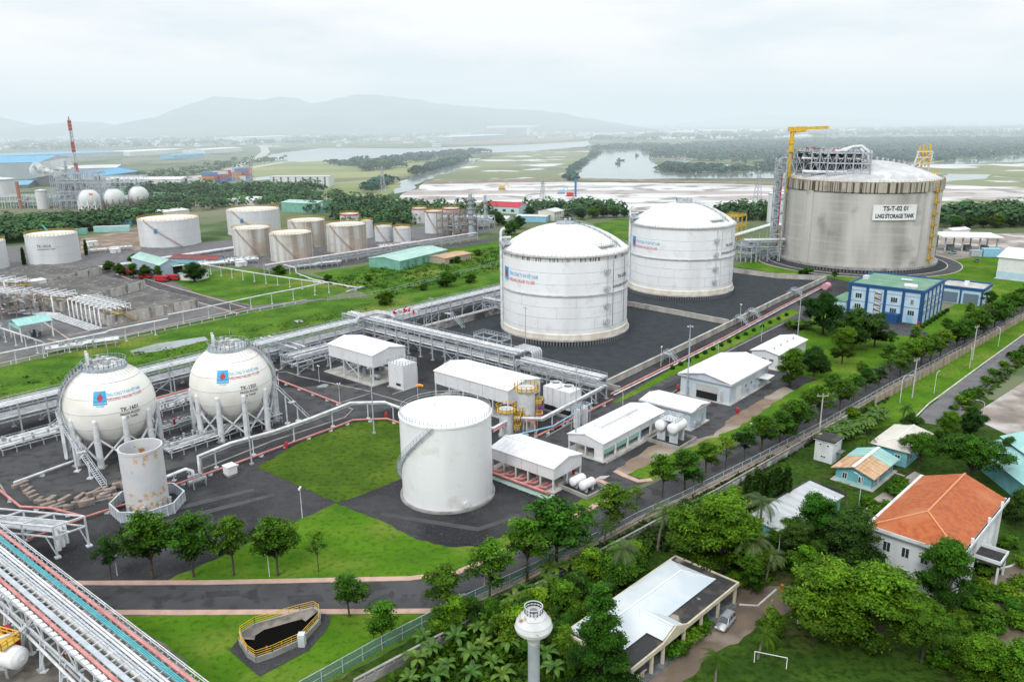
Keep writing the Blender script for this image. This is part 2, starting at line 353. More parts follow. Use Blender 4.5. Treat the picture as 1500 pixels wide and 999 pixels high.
# lawns
sheet('tank_lawn', [(377, 684), (440, 648), (522, 618), (570, 614), (640, 640), (640, 690), (493, 737)], .05, LAWNO)
sheet('front_lawn', [(240, 852), (330, 812), (405, 775), (493, 737), (560, 763), (610, 790), (660, 801), (700, 800), (760, 776), (830, 744), (872, 718), (890, 722), (880, 742), (840, 765), (780, 796), (715, 832), (650, 851)], .05, LAWN)
sheet('roadside_lawn', [(175, 903), (640, 893), (690, 880), (745, 862), (600, 935), (470, 1005), (300, 1100), (270, 960)], .04, LAWN)
sheet('verge_lawn', [(918, 694), (985, 660), (1075, 625), (1160, 572), (1200, 555), (1380, 455), (1480, 412), (1560, 400), (1560, 420), (1450, 452), (1300, 530), (1150, 612), (1035, 672), (955, 703)], .04, LAWN)
sheet('bare_verge', [(900, 689), (958, 652), (1045, 638), (1072, 610), (1150, 566), (1163, 572), (1078, 628), (985, 664), (916, 696)], .045, DIRT)
sheet('admin_lawn', [(1130, 540), (1160, 500), (1200, 455), (1245, 470), (1345, 482), (1300, 530), (1200, 556)], .038, LAWN)
sheet('admin_road', [(1215, 470), (1345, 478), (1365, 492), (1290, 492)], .05, ASPH)
sheet('green_strip', [(895, 590), (985, 540), (1160, 457), (1140, 470), (1000, 543), (910, 588)], .045, LAWN)
sheet('hedge_strip', [(975, 540), (1160, 452), (1172, 458), (992, 548)], .046, LAWN)
sheet('tank_lawn_right', [(1250, 395), (1390, 372), (1500, 395), (1560, 420), (1480, 440), (1380, 420)], .035, LAWN)
sheet('tank_lawn_left', [(1075, 390), (1130, 372), (1175, 400), (1160, 404)], .035, LAWN)
sheet('gravel_corner', [(440, 765), (495, 738), (380, 690), (300, 760)], .03, GRAV)
sheet('tank_apron', [(500, 737), (590, 700), (740, 690), (820, 720), (830, 742), (700, 798), (650, 797), (565, 765)], .052, GRAV)
# main road and its footpaths
lowE = [(60, 893), (300, 893), (640, 891), (685, 879), (760, 847), (870, 792), (933, 758), (1000, 728), (1100, 677), (1200, 625), (1300, 567), (1400, 514), (1500, 459), (1620, 395)]
P_low = [G(*p) for p in lowE]
def offs(P, d):
    out = []
    for i, p in enumerate(P):
        t = (P[min(i+1, len(P)-1)] - P[max(i-1, 0)]); t.z = 0; t.normalize(); out.append(p + Vector((-t.y, t.x, 0))*d)
    return out
upE = [(60, 858), (300, 857), (600, 851), (673, 841), (700, 830), (733, 814), (767, 796), (800, 783), (833, 766), (867, 748), (887, 735)]
P_up = [G(*p) for p in upE] + offs(P_low, 8.2)[6:]
wsheet('main_road', [(p.x, p.y) for p in P_low] + [(p.x, p.y) for p in reversed(P_up)], .045, ASPH)
strip('footpath', P_low, 1.3, 0, .15, PAVE, offset=-.8)
strip('footpath', P_up[:11], 1.3, 0, .16, PAVE, offset=.7)
strip('footpath', [G(*p) for p in [(887, 735), (898, 722), (893, 711), (880, 705), (862, 703)]], 1.3, 0, .155, PAVE)
strip('footpath', [G(*p) for p in [(901, 690), (915, 697), (935, 705), (955, 703)]] , 1.4, 0, .155, PAVE)
for q_ in ([(420, 872), (470, 870), (475, 880), (425, 884)], [(640, 873), (690, 864), (700, 872), (650, 884)], [(300, 866), (350, 864), (352, 872), (302, 875)], [(905, 740), (935, 728), (945, 737), (915, 748)], [(1040, 685), (1085, 662), (1092, 668), (1047, 692)], [(960, 570), (990, 555), (997, 558), (967, 573)], [(640, 585), (690, 592), (680, 600), (635, 594)], [(560, 556), (600, 562), (590, 570), (556, 564)], [(330, 655), (380, 640), (385, 646), (335, 661)], [(1180, 612), (1215, 592), (1222, 596), (1187, 617)]): sheet('road_patch', q_, .06, mat('fresh_asphalt', (.032, .033, .037), (.044, .045, .05), .5, .85, coord='World'))
for q_ in ([(180, 760), (370, 715), (375, 719), (185, 766)], [(190, 775), (400, 722), (404, 726), (195, 781)], [(560, 750), (700, 772), (760, 752), (764, 756), (700, 778), (556, 755)], [(700, 500), (860, 545), (857, 549), (697, 504)]): sheet('tyre_track', q_, .06, mat('pale_track', (.070, .070, .073), (.056, .057, .062), .4, .95, coord='World', lo=.42, hi=.6))
# junction arrow markings
mk = MB()
for px, py in ((957, 723), (960, 721)):
    g = G(px, py, .06); d = Vector((math.cos(rad(40)), math.sin(rad(40)), 0)); mk.beam(g - d*.9, g + d*.9, .25, .01)
g = G(962, 720, .06); mk.beam(g, g + Vector((-.9, -.1, 0)), .25, .01)
mk.build('road_marking', KERBW)['kind'] = 'structure'
mk = MB()
for i in range(5): g = G(872 + i*3, 702 - i*.2, .06); mk.beam(g, g + UA*2.2, .25, .01)
mk.build('road_marking', KERBW)['kind'] = 'structure'
# ---- west side: ditch belt, tank farm ground
sheet('grass_belt', [(-60, 552), (120, 509), (363, 457), (450, 441), (560, 435), (735, 392), (860, 372), (860, 385), (735, 415), (545, 468), (340, 520), (-60, 606)], .03, WILD)
sheet('ditch_water', [(190, 514), (230, 503), (300, 493), (305, 498), (250, 511), (196, 520)], .05, WATER)
sheet('process_yard', [(-80, 545), (-80, 410), (160, 392), (240, 392), (300, 415), (480, 438), (363, 455), (120, 506)], .028, ASPHL)
sheet('service_road', [(130, 396), (160, 392), (250, 420), (330, 440), (372, 450), (345, 458), (260, 432)], .04, ASPH)
sheet('rough_lawn', [(245, 408), (330, 395), (420, 395), (520, 420), (480, 436), (372, 448), (290, 430)], .04, WILD)
sheet('rough_field', [(460, 400), (560, 385), (735, 345), (860, 330), (960, 310), (960, 345), (740, 400), (560, 440), (520, 425)], .035, WILD)
sheet('farm_yard', [(-80, 410), (-80, 370), (130, 350), (300, 355), (640, 330), (735, 335), (600, 368), (500, 392), (400, 396), (300, 380), (160, 394)], .026, ASPHL)
sheet('farm_road', [(470, 395), (735, 352), (740, 346), (465, 388)], .045, ASPH)
sheet('earth_lot', [(118, 372), (118, 350), (205, 332), (212, 352), (206, 366)], .03, DIRT)
sheet('lng_yard', [(1080, 372), (1150, 350), (1500, 345), (1560, 400), (1390, 420), (1240, 412)], .024, LAWN)
sheet('loading_yard', [(1370, 385), (1372, 345), (1560, 340), (1560, 383), (1500, 380), (1455, 372)], .032, YARD)
# ring road round the LNG tank
LC = Vector((187.6, 430.5, 0)); 
wsheet('ring_road', [(LC.x + 52*math.cos(a*PI/36), LC.y + 52*math.sin(a*PI/36)) for a in range(72)], .05, ASPH)
wsheet('ring_gravel', [(LC.x + 45*math.cos(a*PI/36), LC.y + 45*math.sin(a*PI/36)) for a in range(72)], .06, GRAVB)
for rr in (52, 45.2):
    P = [LC + Vector((rr*math.cos(a*PI/48), rr*math.sin(a*PI/48), 0)) for a in range(97)]
    strip('kerb', P, .45, 0, .2, KERBW)
# ---- village ground
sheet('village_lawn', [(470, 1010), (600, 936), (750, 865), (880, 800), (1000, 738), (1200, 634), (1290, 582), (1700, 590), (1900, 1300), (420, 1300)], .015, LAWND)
sheet('village_road', [(1340, 618), (1355, 600), (1490, 498), (1540, 462), (1600, 440), (1600, 480), (1500, 530), (1425, 590), (1395, 625)], .04, ASPHL)
for q_ in ([(360, 548), (420, 545), (440, 552), (543, 574)], [(500, 590), (545, 576), (600, 592)], [(497, 592), (517, 600), (505, 612), (400, 646), (290, 690)], [(610, 566), (575, 578)], [(888, 590), (850, 612), (800, 640)], [(1000, 550), (1060, 518), (1148, 474)], [(985, 590), (975, 582), (1000, 566)], [(0, 710), (12, 730)], [(855, 640), (915, 611)], [(10, 770), (190, 722)]): strip('drain', [G(*p) for p in q_], .35, 0, .2, CONC)
for q_ in ([(463, 566), (474, 562), (482, 563), (478, 567), (466, 568)], [(430, 470), (440, 468), (446, 471), (436, 473)], [(660, 875), (680, 868), (690, 872), (672, 880)]): sheet('puddle', q_, .06, WATER)
strip('kerb', [G(*p) for p in [(1340, 612), (1360, 592), (1440, 533), (1500, 490), (1600, 430)]], .35, 0, .15, KERBW)
sheet('roadside_grass', [(1190, 640), (1300, 575), (1420, 512), (1500, 468), (1600, 412), (1600, 428), (1500, 488), (1360, 590), (1330, 620)], .03, LAWN)
sheet('concrete_lot', [(1420, 610), (1460, 585), (1560, 520), (1700, 520), (1700, 660), (1500, 648)], .036, YARD)
sheet('house_drive', [(895, 1000), (930, 985), (1080, 858), (1160, 858), (1180, 882), (1130, 905), (1090, 932), (1040, 962), (985, 1015), (960, 1080), (890, 1080)], .03, MUDD)
sheet('garden_drive', [(1445, 1000), (1425, 960), (1440, 900), (1452, 840), (1505, 815), (1600, 800), (1600, 1010)], .03, MUDD)
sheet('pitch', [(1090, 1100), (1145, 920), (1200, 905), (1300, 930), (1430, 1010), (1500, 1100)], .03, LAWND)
sheet('house_path', [(1280, 730), (1340, 690), (1352, 696), (1300, 745)], .035, YARD)
for pts in ([(1075, 886), (1110, 888), (1137, 864)], [(1453, 950), (1462, 910), (1447, 895)], [(1445, 838), (1480, 830), (1505, 817)], [(1260, 755), (1278, 738)], [(1300, 690), (1325, 698)]):
    strip('kerb', [G(*p) for p in pts], .3, 0, .25, KERBW)
# ---------------------------------------------------------------- big tanks
TANKW = mat('tank_white', (.84, .855, .875), (.72, .73, .75), .15, .45, stretch=(1, 1, .25), lo=.45, hi=.75, c3=(.66, .65, .62), s3=.3, lo3=.57, hi3=.8)
DOMEW = mat('dome_white', (.83, .83, .82), (.73, .72, .69), .12, .6, lo=.45, hi=.75, c3=(.58, .56, .52), s3=.5, lo3=.56, hi3=.74)
RIMST = mat('streaked_rim', (.68, .68, .66), (.10, .10, .09), 1.5, .7, stretch=(1, 1, .03), lo=.52, hi=.62, c3=(.45, .36, .22), s3=.5, lo3=.6, hi3=.72)
RINGG = mat('ring_grey', (.52, .53, .54), (.4, .4, .41), .5, .7)
SPHW = mat('sphere_cream', (.86, .85, .81), (.72, .70, .64), .12, .45, lo=.45, hi=.7, c3=(.62, .56, .45), s3=.3, lo3=.66, hi3=.8)
def azc(c): return math.atan2(-c.y, -c.x)          # azimuth from a tank towards the photographer
def add_letter(root, txt, size, R, az, z, m, bold=0.0, width=None):
    mb = MB(); vs, fs = text_mesh(txt, size, bold, width); wrap_cyl(mb, vs, fs, R, az, z); return mb.build('lettering', m, root)
def emblem_cyl(root, R, az, z, s):
    mb = MB(); v, f = grid_rect(s*.8, s); wrap_cyl(mb, v, f, R, az, z); e = mb.build('emblem', LOGOB, root)
    mb = MB(); v, f = flame_shape(s*.8); v = [q + Vector((0, .05*s, 0)) for q in v]; wrap_cyl(mb, v, f, R + .03, az, z); mb.build('flame', FLAME, e)
    mb = MB(); v, f = text_mesh('PETROVIETNAM', s*.10, .004); wrap_cyl(mb, v, f, R + .04, az, z - s*.38); mb.build('emblem_text', ROOFW, e)
    mb = MB(); v, f = text_mesh('PV GAS', s*.14, .004); wrap_cyl(mb, v, f, R + .02, az, z - s*.6); mb.build('lettering', LETB, root)
# --- front water tank
c = Vector((-13.9, 153.9, 0)); R0, H0 = 9.45, 18.3
t = thing('storage_tank', 'plain white cylindrical tank with a flat railed roof, on gravel beside the lawn', 'tank', c)
MB().lathe([(R0, .25), (R0, H0)], 96).build('shell', TANKW, t)
MB().lathe([(R0 + .12, H0), (R0 - .4, H0 + .12), (.01, H0 + .9)], 96).build('roof', ROOFW, t)
MB().lathe([(R0 + .08, H0 - .35), (R0 + .16, H0 - .35), (R0 + .16, H0 + .05), (R0 + .05, H0 + .05)], 96).build('rim', TANKW, t)
MB().lathe([(R0 + .02, .5), (R0 + .55, .5), (R0 + .6, 0)], 96).build('base_ring', CONC, t)
for zz in (5.0, 10.0, 14.6):
    MB().lathe([(R0 + .002, zz - .03), (R0 + .02, zz), (R0 + .002, zz + .03)], 96).build('weld_seam', TANKW, t)
mb = MB(); circ = [(R0*math.cos(a*PI/32)*.985, R0*math.sin(a*PI/32)*.985, H0 + .12) for a in range(65)]; mb.rail(circ, 1.1, 1.4, .026); mb.build('roof_railing', STEELW, t)
a_c = azc(c); st = []
mb = MB(); n = 46; A0, A1 = a_c - rad(118), a_c - rad(16)
for i in range(n + 1):
    a = A0 + (A1 - A0)*i/n; z = .6 + (H0 - .6)*i/n; st.append((a, z))
    mb.beam((R0*math.cos(a), R0*math.sin(a), z), ((R0 + .95)*math.cos(a), (R0 + .95)*math.sin(a), z), .3, .05)
for rr, dz in ((R0 + .95, 0), (R0 + .95, 1.1), (R0 + .95, .55), (R0 + .06, 0)):
    for (a, z), (a2, z2) in zip(st, st[1:]): mb.beam((rr*math.cos(a), rr*math.sin(a), z + dz), (rr*math.cos(a2), rr*math.sin(a2), z2 + dz), .08, .12 if dz == 0 else .06)
for a, z in st[::2]: mb.beam(((R0+.95)*math.cos(a), (R0+.95)*math.sin(a), z), ((R0+.95)*math.cos(a), (R0+.95)*math.sin(a), z + 1.1), .06)
for a, z in st[::5]: mb.beam((R0*math.cos(a), R0*math.sin(a), z - 1.0), ((R0 + .9)*math.cos(a), (R0 + .9)*math.sin(a), z), .07)
mb.build('spiral_stair', STEEL, t)
mb = MB(); a = a_c + rad(22)
mb.tube([((R0 - .1)*math.cos(a), (R0 - .1)*math.sin(a), 1.5), ((R0 + .35)*math.cos(a), (R0 + .35)*math.sin(a), 1.5)], .55, 20); mb.tube([((R0 + .3)*math.cos(a), (R0 + .3)*math.sin(a), 1.5), ((R0 + .42)*math.cos(a), (R0 + .42)*math.sin(a), 1.5)], .7, 20); mb.build('manhole', TANKW, t)
mb = MB(); mb.tube([(-2.4, 1.0, H0 + .6), (-2.4, 1.0, H0 + 1.5), (-2.0, 1.0, H0 + 1.9), (-1.4, 1.0, H0 + 1.9), (-1.1, 1.0, H0 + 1.5), (-1.1, 1.0, H0 + 1.2)], .25, 10); mb.build('vent_pipe', ROOFW, t)
MB().cyl((3.5, -1.5), .3, H0 + .5, H0 + 1.2, 12).build('hatch', ROOFW, t); MB().cyl((4.6, -3.3), .25, H0 + .4, H0 + 1, 12).build('hatch', ROOFW, t)
# --- the two refrigerated tanks
def big_tank(c, label, code, rust):
    R, Hh, HA = 22.9, 31.0, 39.7; ac = azc(c)
    t = thing('gas_storage_tank', label, 'tank', c)
    pier = MB().box(-.45, -.3, 0, .45, .3, 1.6).build('pier', DSTEEL, t)
    for i in range(72):
        a = ac + rad(-92 + 184*i/71) 
        if i == 0: pier.location = ((R + .5)*math.cos(a), (R + .5)*math.sin(a), 0); pier.rotation_euler[2] = a
        else: part(pier, t, ((R + .5)*math.cos(a), (R + .5)*math.sin(a), 0), a)
    MB().cyl((0, 0), R - 2.5, 0, 1.5, 64).build('foundation', DSTEEL, t)
    MB().lathe([(R - 1, 1.6), (R + 1.0, 1.6), (R + 1.0, 2.1), (R + .1, 2.15)], 128).build('base_slab', CONCL, t)
    MB().lathe([(R, 1.6), (R, Hh - 1.8)], 160).build('shell', TANKW, t)
    MB().lathe([(R + .003, Hh - 1.8), (R + .003, Hh)], 160).build('upper_course', RIMST if rust else RINGG if 0 else TANKW, t)
    MB().lathe([(R + .1, Hh - .35), (R + .75, Hh - .35), (R + .75, Hh), (R - .2, Hh + .05)], 160).build('rim_walkway', RINGG, t)
    MB().lathe([(R + .05, 2.0), (R + .35, 2.2), (R + .35, 3.8), (R + .05, 4.2)], 128).build('base_skirt', mat('skirt_cream', (.76, .73, .66), (.66, .6, .5), .4, .6, stretch=(1, 1, .2)), t)
    rs = (R*R + (HA - Hh)**2)/(2*(HA - Hh)); prof = []
    for i in range(17):
        r = R*.995*(1 - i/16); prof.append((max(r, .01), HA - rs + math.sqrt(max(0, rs*rs - r*r))))
    MB().lathe(prof, 128).build('dome', DOMEW, t)
    for i, zz in enumerate((5.6, 9.6, 13.4, 21.4, 25.4)):
        MB().lathe([(R + .002, zz - .07), (R + .05, zz), (R + .002, zz + .07)], 160).build('weld_seam', RINGG, t)
    MB().lathe([(R + .02, 17.2), (R + .55, 17.35), (R + .55, 17.65), (R + .02, 17.8)], 160).build('stiffener_ring', RINGG, t)
    mb = MB()
    for i in range(10):
        a = ac + rad(-75 + 16*i + (i*37 % 9)); z0 = (5.6, 9.6, 13.4)[i % 3]; mb.beam((R*math.cos(a)*1.001, R*math.sin(a)*1.001, z0), (R*math.cos(a)*1.001, R*math.sin(a)*1.001, z0 + 3.9), .09, .09)
    mb.build('vertical_weld', RINGG, t)
    mb = MB(); circ = [((R + .7)*math.cos(a*PI/48), (R + .7)*math.sin(a*PI/48), Hh) for a in range(97)]; mb.rail(circ, 1.1, 1.6, .035); mb.build('rim_railing', STEEL, t)
    # tall bolted door panel on the right
    aj = ac + rad(47); mb = MB()
    for aa in (aj, aj + rad(19)): mb.beam(((R + .06)*math.cos(aa), (R + .06)*math.sin(aa), 5.5), ((R + .06)*math.cos(aa), (R + .06)*math.sin(aa), Hh - 2.0), .16, .14)
    mb.build('panel_joint', DSTEEL if rust else RINGG, t)
    # caged platforms one above the other
    ap = ac + rad(38)
    for k, zz in enumerate((7.2, 13.0, 19.0, 25.0)):
        mb = MB(); rx, ry, tx, ty = math.cos(ap), math.sin(ap), -math.sin(ap), math.cos(ap)
        def q(u, d, z): return Vector(((R + d)*rx + tx*u, (R + d)*ry + ty*u, z))
        mb.beam(q(-.9, .7, zz), q(.9, .7, zz), 1.2, .1); mb.rail([q(-.9, .1, zz), q(-.9, 1.3, zz), q(.9, 1.3, zz), q(.9, .1, zz)], 1.1, 1.2, .05)
        mb.beam(q(-.8, 0, zz - 1.2), q(-.8, 1.2, zz), .1); mb.beam(q(.8, 0, zz - 1.2), q(.8, 1.2, zz), .1)
        mb.beam(q(.2, .35, zz), q(.2, .35, zz + 5.0), .08); mb.beam(q(.6, .35, zz), q(.6, .35, zz + 5.0), .08)
        mb.build('ladder_platform', STEEL, t)
    # crown: apex platform, stair down the dome, landing near the rim
    mb = MB(); mb.cyl((0, 0), 3.6, HA - .1, HA + .5, 32); mb.rail([(3.5*math.cos(a*PI/12), 3.5*math.sin(a*PI/12), HA + .5) for a in range(25)], 1.1, 1.0, .04); mb.cyl((0, 0), .6, HA + .5, HA + 1.6, 12); mb.cyl((1.6, .8), .35, HA + .5, HA + 1.9, 12); mb.build('apex_platform', STEEL, t)
    ad = ac + rad(64); mb = MB()
    def dz(r): return HA - rs + math.sqrt(rs*rs - r*r)
    for i in range(9):
        r1, r2 = 3.5 + i*2, 5.5 + i*2
        mb.stair((r1*math.cos(ad), r1*math.sin(ad), dz(r1) + .4), (r2*math.cos(ad), r2*math.sin(ad), dz(r2) + .4), 1.0, step=.8)
    mb.build('dome_stair', STEEL, t)
    al = ac + rad(46); mb = MB(); px_, py_ = math.cos(al), math.sin(al); tx, ty = -py_, px_
    def q2(u, r, z): return Vector((r*px_ + tx*u, r*py_ + ty*u, z))
    mb.beam(q2(-4, 19.5, Hh + 2.6), q2(4, 19.5, Hh + 2.6), 3.2, .15); mb.rail([q2(-4, 18, Hh + 2.6), q2(-4, 21, Hh + 2.6), q2(4, 21, Hh + 2.6), q2(4, 18, Hh + 2.6)], 1.1, 1.2, .045)
    for u in (-3.8, -1.2, 1.2, 3.8):
        for r in (18.2, 20.9): mb.beam(q2(u, r, dz(r)), q2(u, r, Hh + 2.6), .12)
    mb.build('dome_landing', STEEL, t)
    # pump platform on the far left shoulder
    al = ac - rad(82); px_, py_ = math.cos(al), math.sin(al); tx, ty = -py_, px_
    mb = MB()
    mb.beam(q2(-4.5, 21.5, Hh + 2.0), q2(4.5, 21.5, Hh + 2.0), 5.0, .2); mb.rail([q2(-4.5, 19, Hh + 2), q2(-4.5, 24, Hh + 2), q2(4.5, 24, Hh + 2), q2(4.5, 19, Hh + 2)], 1.2, 1.2, .045)
    for u in (-4, 0, 4): mb.beam(q2(u, 23.5, Hh + 2), q2(u, 23.1, Hh - 3), .16); mb.beam(q2(u, 20, dz(20)), q2(u, 20, Hh + 2), .16)
    mb.build('pump_platform', STEEL, t)
    mb = MB(); mb.tube([q2(-2, 23.4, 2), q2(-2, 23.4, Hh + 5.5), q2(-2, 22.9, Hh + 6.6), q2(-2, 21.9, Hh + 7)], .5, 10); mb.tube([q2(1.5, 23.4, 2), q2(1.5, 23.4, Hh + 4), q2(1.5, 20, Hh + 4.2)], .35, 10); mb.build('riser_pipe', PIPEW, t)
    mb = MB(); mb.box(0, 0, 0, 1, 1, 1); 
    mb = MB()
    for i in range(5): mb.cyl((q2(-3 + i*1.5, 22, 0).x, q2(-3 + i*1.5, 22, 0).y), .45, Hh + 2.1, Hh + 3.6 + (i % 2)*.6, 10)
    mb.build('valve_gear', PIPEG, t)
    # writing
    ae = ac - rad(63.5)
    emblem_cyl(t, R + .05, ae - rad(2), 23.2, 4.6)
    add_letter(t, 'TỔNG CÔNG TY KHÍ VIỆT NAM', 1.75, R + .05, ac - rad(41.5), 23.6, LETB, .02, 14.0)
    add_letter(t, 'FUELLING VALUES TO LIFE', 1.6, R + .05, ac - rad(43), 21.5, LETR, .02, 12.8)
    add_letter(t, code, 1.8, R + .06, ac + rad(62), 22.6, LETK, .03, 7.0)
    add_letter(t, 'REFRIGERATED LPG TANK', 1.35, R + .06, ac + rad(64), 19.4, LETK, .02, 13.5)
    return t
T1C = Vector((19.8, 288.7, 0)); T2C = Vector((77.3, 357.9, 0))
big_tank(T1C, 'nearer of the two large white domed tanks, dark stains below its roof edge', 'TK-0701', True)
big_tank(T2C, 'farther of the two large white domed tanks, cleaner roof edge, close to the concrete tank', 'TK-0702', False)
# --- concrete LNG tank
RL, HL = 38.6, 44.2
acL = azc(LC)
t = LNG = thing('concrete_gas_tank', 'huge stained grey concrete tank with a name board, roof pipework and yellow crane', 'tank', LC)
PIERS = MB().box(-.7, -.5, 0, .7, .5, 1.5); pier = PIERS.build('pier', DSTEEL, t)
for i in range(80):
    a = acL + rad(-95 + 190*i/79); p = ((RL + .8)*math.cos(a), (RL + .8)*math.sin(a), 0)
    if i == 0: pier.location = p; pier.rotation_euler[2] = a
    else: part(pier, t, p, a)
MB().cyl((0, 0), RL - 2, 0, 1.4, 72).build('foundation', DSTEEL, t)
MB().lathe([(RL - 1, 1.4), (RL + 1.8, 1.4), (RL + 1.8, 2.6), (RL, 2.7)], 160).build('base_slab', CONC, t)
LW = mat('tank_concrete', (.54, .525, .50), (.34, .33, .31), .10, .85, stretch=(1, 1, .16), lo=.40, hi=.66, c3=(.20, .195, .185), s3=.07, lo3=.56, hi3=.78, detail=12, bump=.08)
# horizontal lift marks mixed in
nt = LW.node_tree; bsdf = nt.nodes['Principled BSDF']; src = bsdf.inputs['Base Color'].links[0].from_socket
tcx = nt.nodes.new('ShaderNodeTexCoord'); mpx = nt.nodes.new('ShaderNodeMapping'); mpx.inputs['Scale'].default_value = (.03, .03, .55); nt.links.new(tcx.outputs['Object'], mpx.inputs[0])
nz = nt.nodes.new('ShaderNodeTexNoise'); nz.inputs['Scale'].default_value = 1.0; nz.inputs['Detail'].default_value = 8; nt.links.new(mpx.outputs[0], nz.inputs['Vector'])
mrx = nt.nodes.new('ShaderNodeMapRange'); mrx.inputs[1].default_value = .48; mrx.inputs[2].default_value = .72; mrx.inputs[4].default_value = .4; nt.links.new(nz.outputs['Fac'], mrx.inputs[0])
mx = nt.nodes.new('ShaderNodeMix'); mx.data_type = 'RGBA'; mx.inputs[7].default_value = (.58, .565, .54, 1); nt.links.new(mrx.outputs[0], mx.inputs[0]); nt.links.new(src, mx.inputs[6]); nt.links.new(mx.outputs[2], bsdf.inputs['Base Color'])
MB().lathe([(RL, 2.6), (RL, HL - 5)], 200).build('wall', LW, t)
LR = mat('tank_ring_beam', (.44, .41, .34), (.06, .05, .035), 1.1, .85, stretch=(1, 1, .01), detail=2, lo=.46, hi=.60, c3=(.24, .21, .16), s3=.15, lo3=.52, hi3=.7)
MB().lathe([(RL + .02, HL - 5.2), (RL + .7, HL - 4.6), (RL + .7, HL), (RL - .6, HL + .1)], 200).build('ring_beam', LR, t)
but = None
for i in range(4):
    a = acL + rad(-38 + 90*i)
    mb = MB(); mb.box(RL - .2, -2.2, 2.7, RL + .62, 2.2, HL - 4.7)
    o = mb.build('buttress', LW, t); o.rotation_euler[2] = a
for a in (acL - rad(71), acL + rad(66)): 
    o = MB().box(RL - .1, -.25, 2.7, RL + .12, .25, HL - 5).build('dark_joint', CONCD, t); o.rotation_euler[2] = a
HD = 53.5; rs = (RL*RL + (HD - HL)**2)/(2*(HD - HL)); prof = []
def ldz(r): return HD - rs + math.sqrt(max(0, rs*rs - r*r))
MB().lathe([(max(.01, (RL - .5)*(1 - i/18)), ldz((RL - .5)*(1 - i/18))) for i in range(19)], 160).build('dome', mat('concrete_dome', (.56, .575, .59), (.44, .45, .46), .08, .75, c3=(.64, .65, .66), s3=.2), t)
MB().rail([((RL + .3)*math.cos(a*PI/60), (RL + .3)*math.sin(a*PI/60), HL) for a in range(121)], 1.1, 2.5, .05).build('rim_railing', YELL, t)
# name board
def boardpt(u, z, d=0.75):
    a = acL + rad(25) + u/(RL + d); return ((RL + d)*math.cos(a), (RL + d)*math.sin(a), z)
mb = MB(); v, f = grid_rect(22, 7.6, 24, 2); mb.add([boardpt(p.x, 30.1 + p.y) for p in v], f); bo = mb.build('name_board', ROOFW, t)
for txt, sz, zz in (('TS-T-02 01', 3.1, 32.0), ('LNG STORAGE TANK', 2.8, 28.3)):
    vs, fs = text_mesh(txt, sz, .11, 12.5 if sz > 3 else 19.5); mb = MB(); mb.add([boardpt(p.x, zz + p.y, .82) for p in vs], fs); mb.build('lettering', LETK, bo)
# roof steelwork on the left of the dome, crane, stair towers : local frame facing the photographer
fx = Vector((math.cos(acL), math.sin(acL), 0)); rx = Vector((-fx.y, fx.x, 0)) 
def LP(r, f_, z): return rx*r + fx*f_ + Vector((0, 0, z))   # r to the right in view, f towards the viewer
mb = MB(); X = [-37, -33, -29, -25, -21, -17, -13, -9, -5, -1, 3]; Y = [30, 25, 20, 12, 4, -4]; Z = [48, 53, 58]
def inside(r, f_): return r*r + f_*f_ < 36.5**2
for r in X:
    for f_ in Y:
        if inside(r, f_): mb.beam(LP(r, f_, 44), LP(r, f_, Z[-1]), .5)
for z in Z:
    for f_ in Y:
        rr = [r for r in X if inside(r, f_)]
        if len(rr) > 1: mb.beam(LP(rr[0], f_, z), LP(rr[-1], f_, z), .45, .6)
    for r in X:
        ff = [f_ for f_ in Y if inside(r, f_)]
        if len(ff) > 1: mb.beam(LP(r, ff[0], z), LP(r, ff[-1], z), .45, .6)
for i, r in enumerate(X[:-1]):
    f_ = Y[1] if inside(r, Y[1]) else Y[2]
    mb.beam(LP(r, f_, Z[0]), LP(X[i+1], f_, Z[2]), .25); mb.beam(LP(r, f_, Z[2]), LP(X[i+1], f_, Z[0]), .25)
mb.build('roof_frame', STEEL, t)
mb = MB(); 
for z in (53.3, 58.1): mb.poly([LP(r, f_, z) for r, f_ in ((-34, 10), (-28, 23), (-8, 26), (0, 25), (0, -4), (-34, -4))])
mb.build('deck_grating', mat('grating', (.2, .22, .24), (.1, .11, .12), 1.5, .8), t)
mb = MB(); mb.rail([LP(r, f_, 58.2) for r, f_ in ((-34, 10), (-28, 23), (-8, 26), (0, 25), (0, -4), (-34, -4), (-34, 10))], 1.3, 1.5, .06); mb.build('deck_railing', STEELW, t)
rr = random.Random(9)
for z in (48.3, 53.5):
    for f_ in (22, 16, 8):
        for r in (-32, -26, -20, -14, -8, -3):
            if inside(r + 2, f_ + 2) and inside(r - 2, f_ + 2) and rr.random() < .85: p = LP(r, f_, 0); MB().box(p.x - 2.2, p.y - 1.4, z, p.x + 2.2, p.y + 1.4, z + rr.uniform(2.5, 4)).build('shade_filler', DSTEEL, t)  # added dark boxes stand in for the shade inside the roof frame
mb = MB()
for k in range(4): mb.tube([LP(-30, 22 - k*5, 55 + k*.3), LP(-2, 24 - k*5, 55 + k*.3), LP(3, 22 - k*5, 49)], .5, 8)
mb.tube([LP(-14, 24, 58.6), LP(-9, 24, 59), LP(-6, 24, 61), LP(-2, 24, 61.2), LP(1, 24, 59), LP(2, 24, 52)], .8, 10); mb.tube([LP(-12, 19, 58.6), LP(-7, 19, 60.5), LP(-3, 19, 60.6), LP(2, 19, 54)], .8, 10)
mb.tube([LP(-29, 24.5, 48.5), LP(-10, 28, 48.5), LP(-8, 27, 48.8)], .8, 10)
mb.build('roof_pipe', PIPEW, t)
mb = MB(); rr = random.Random(4)
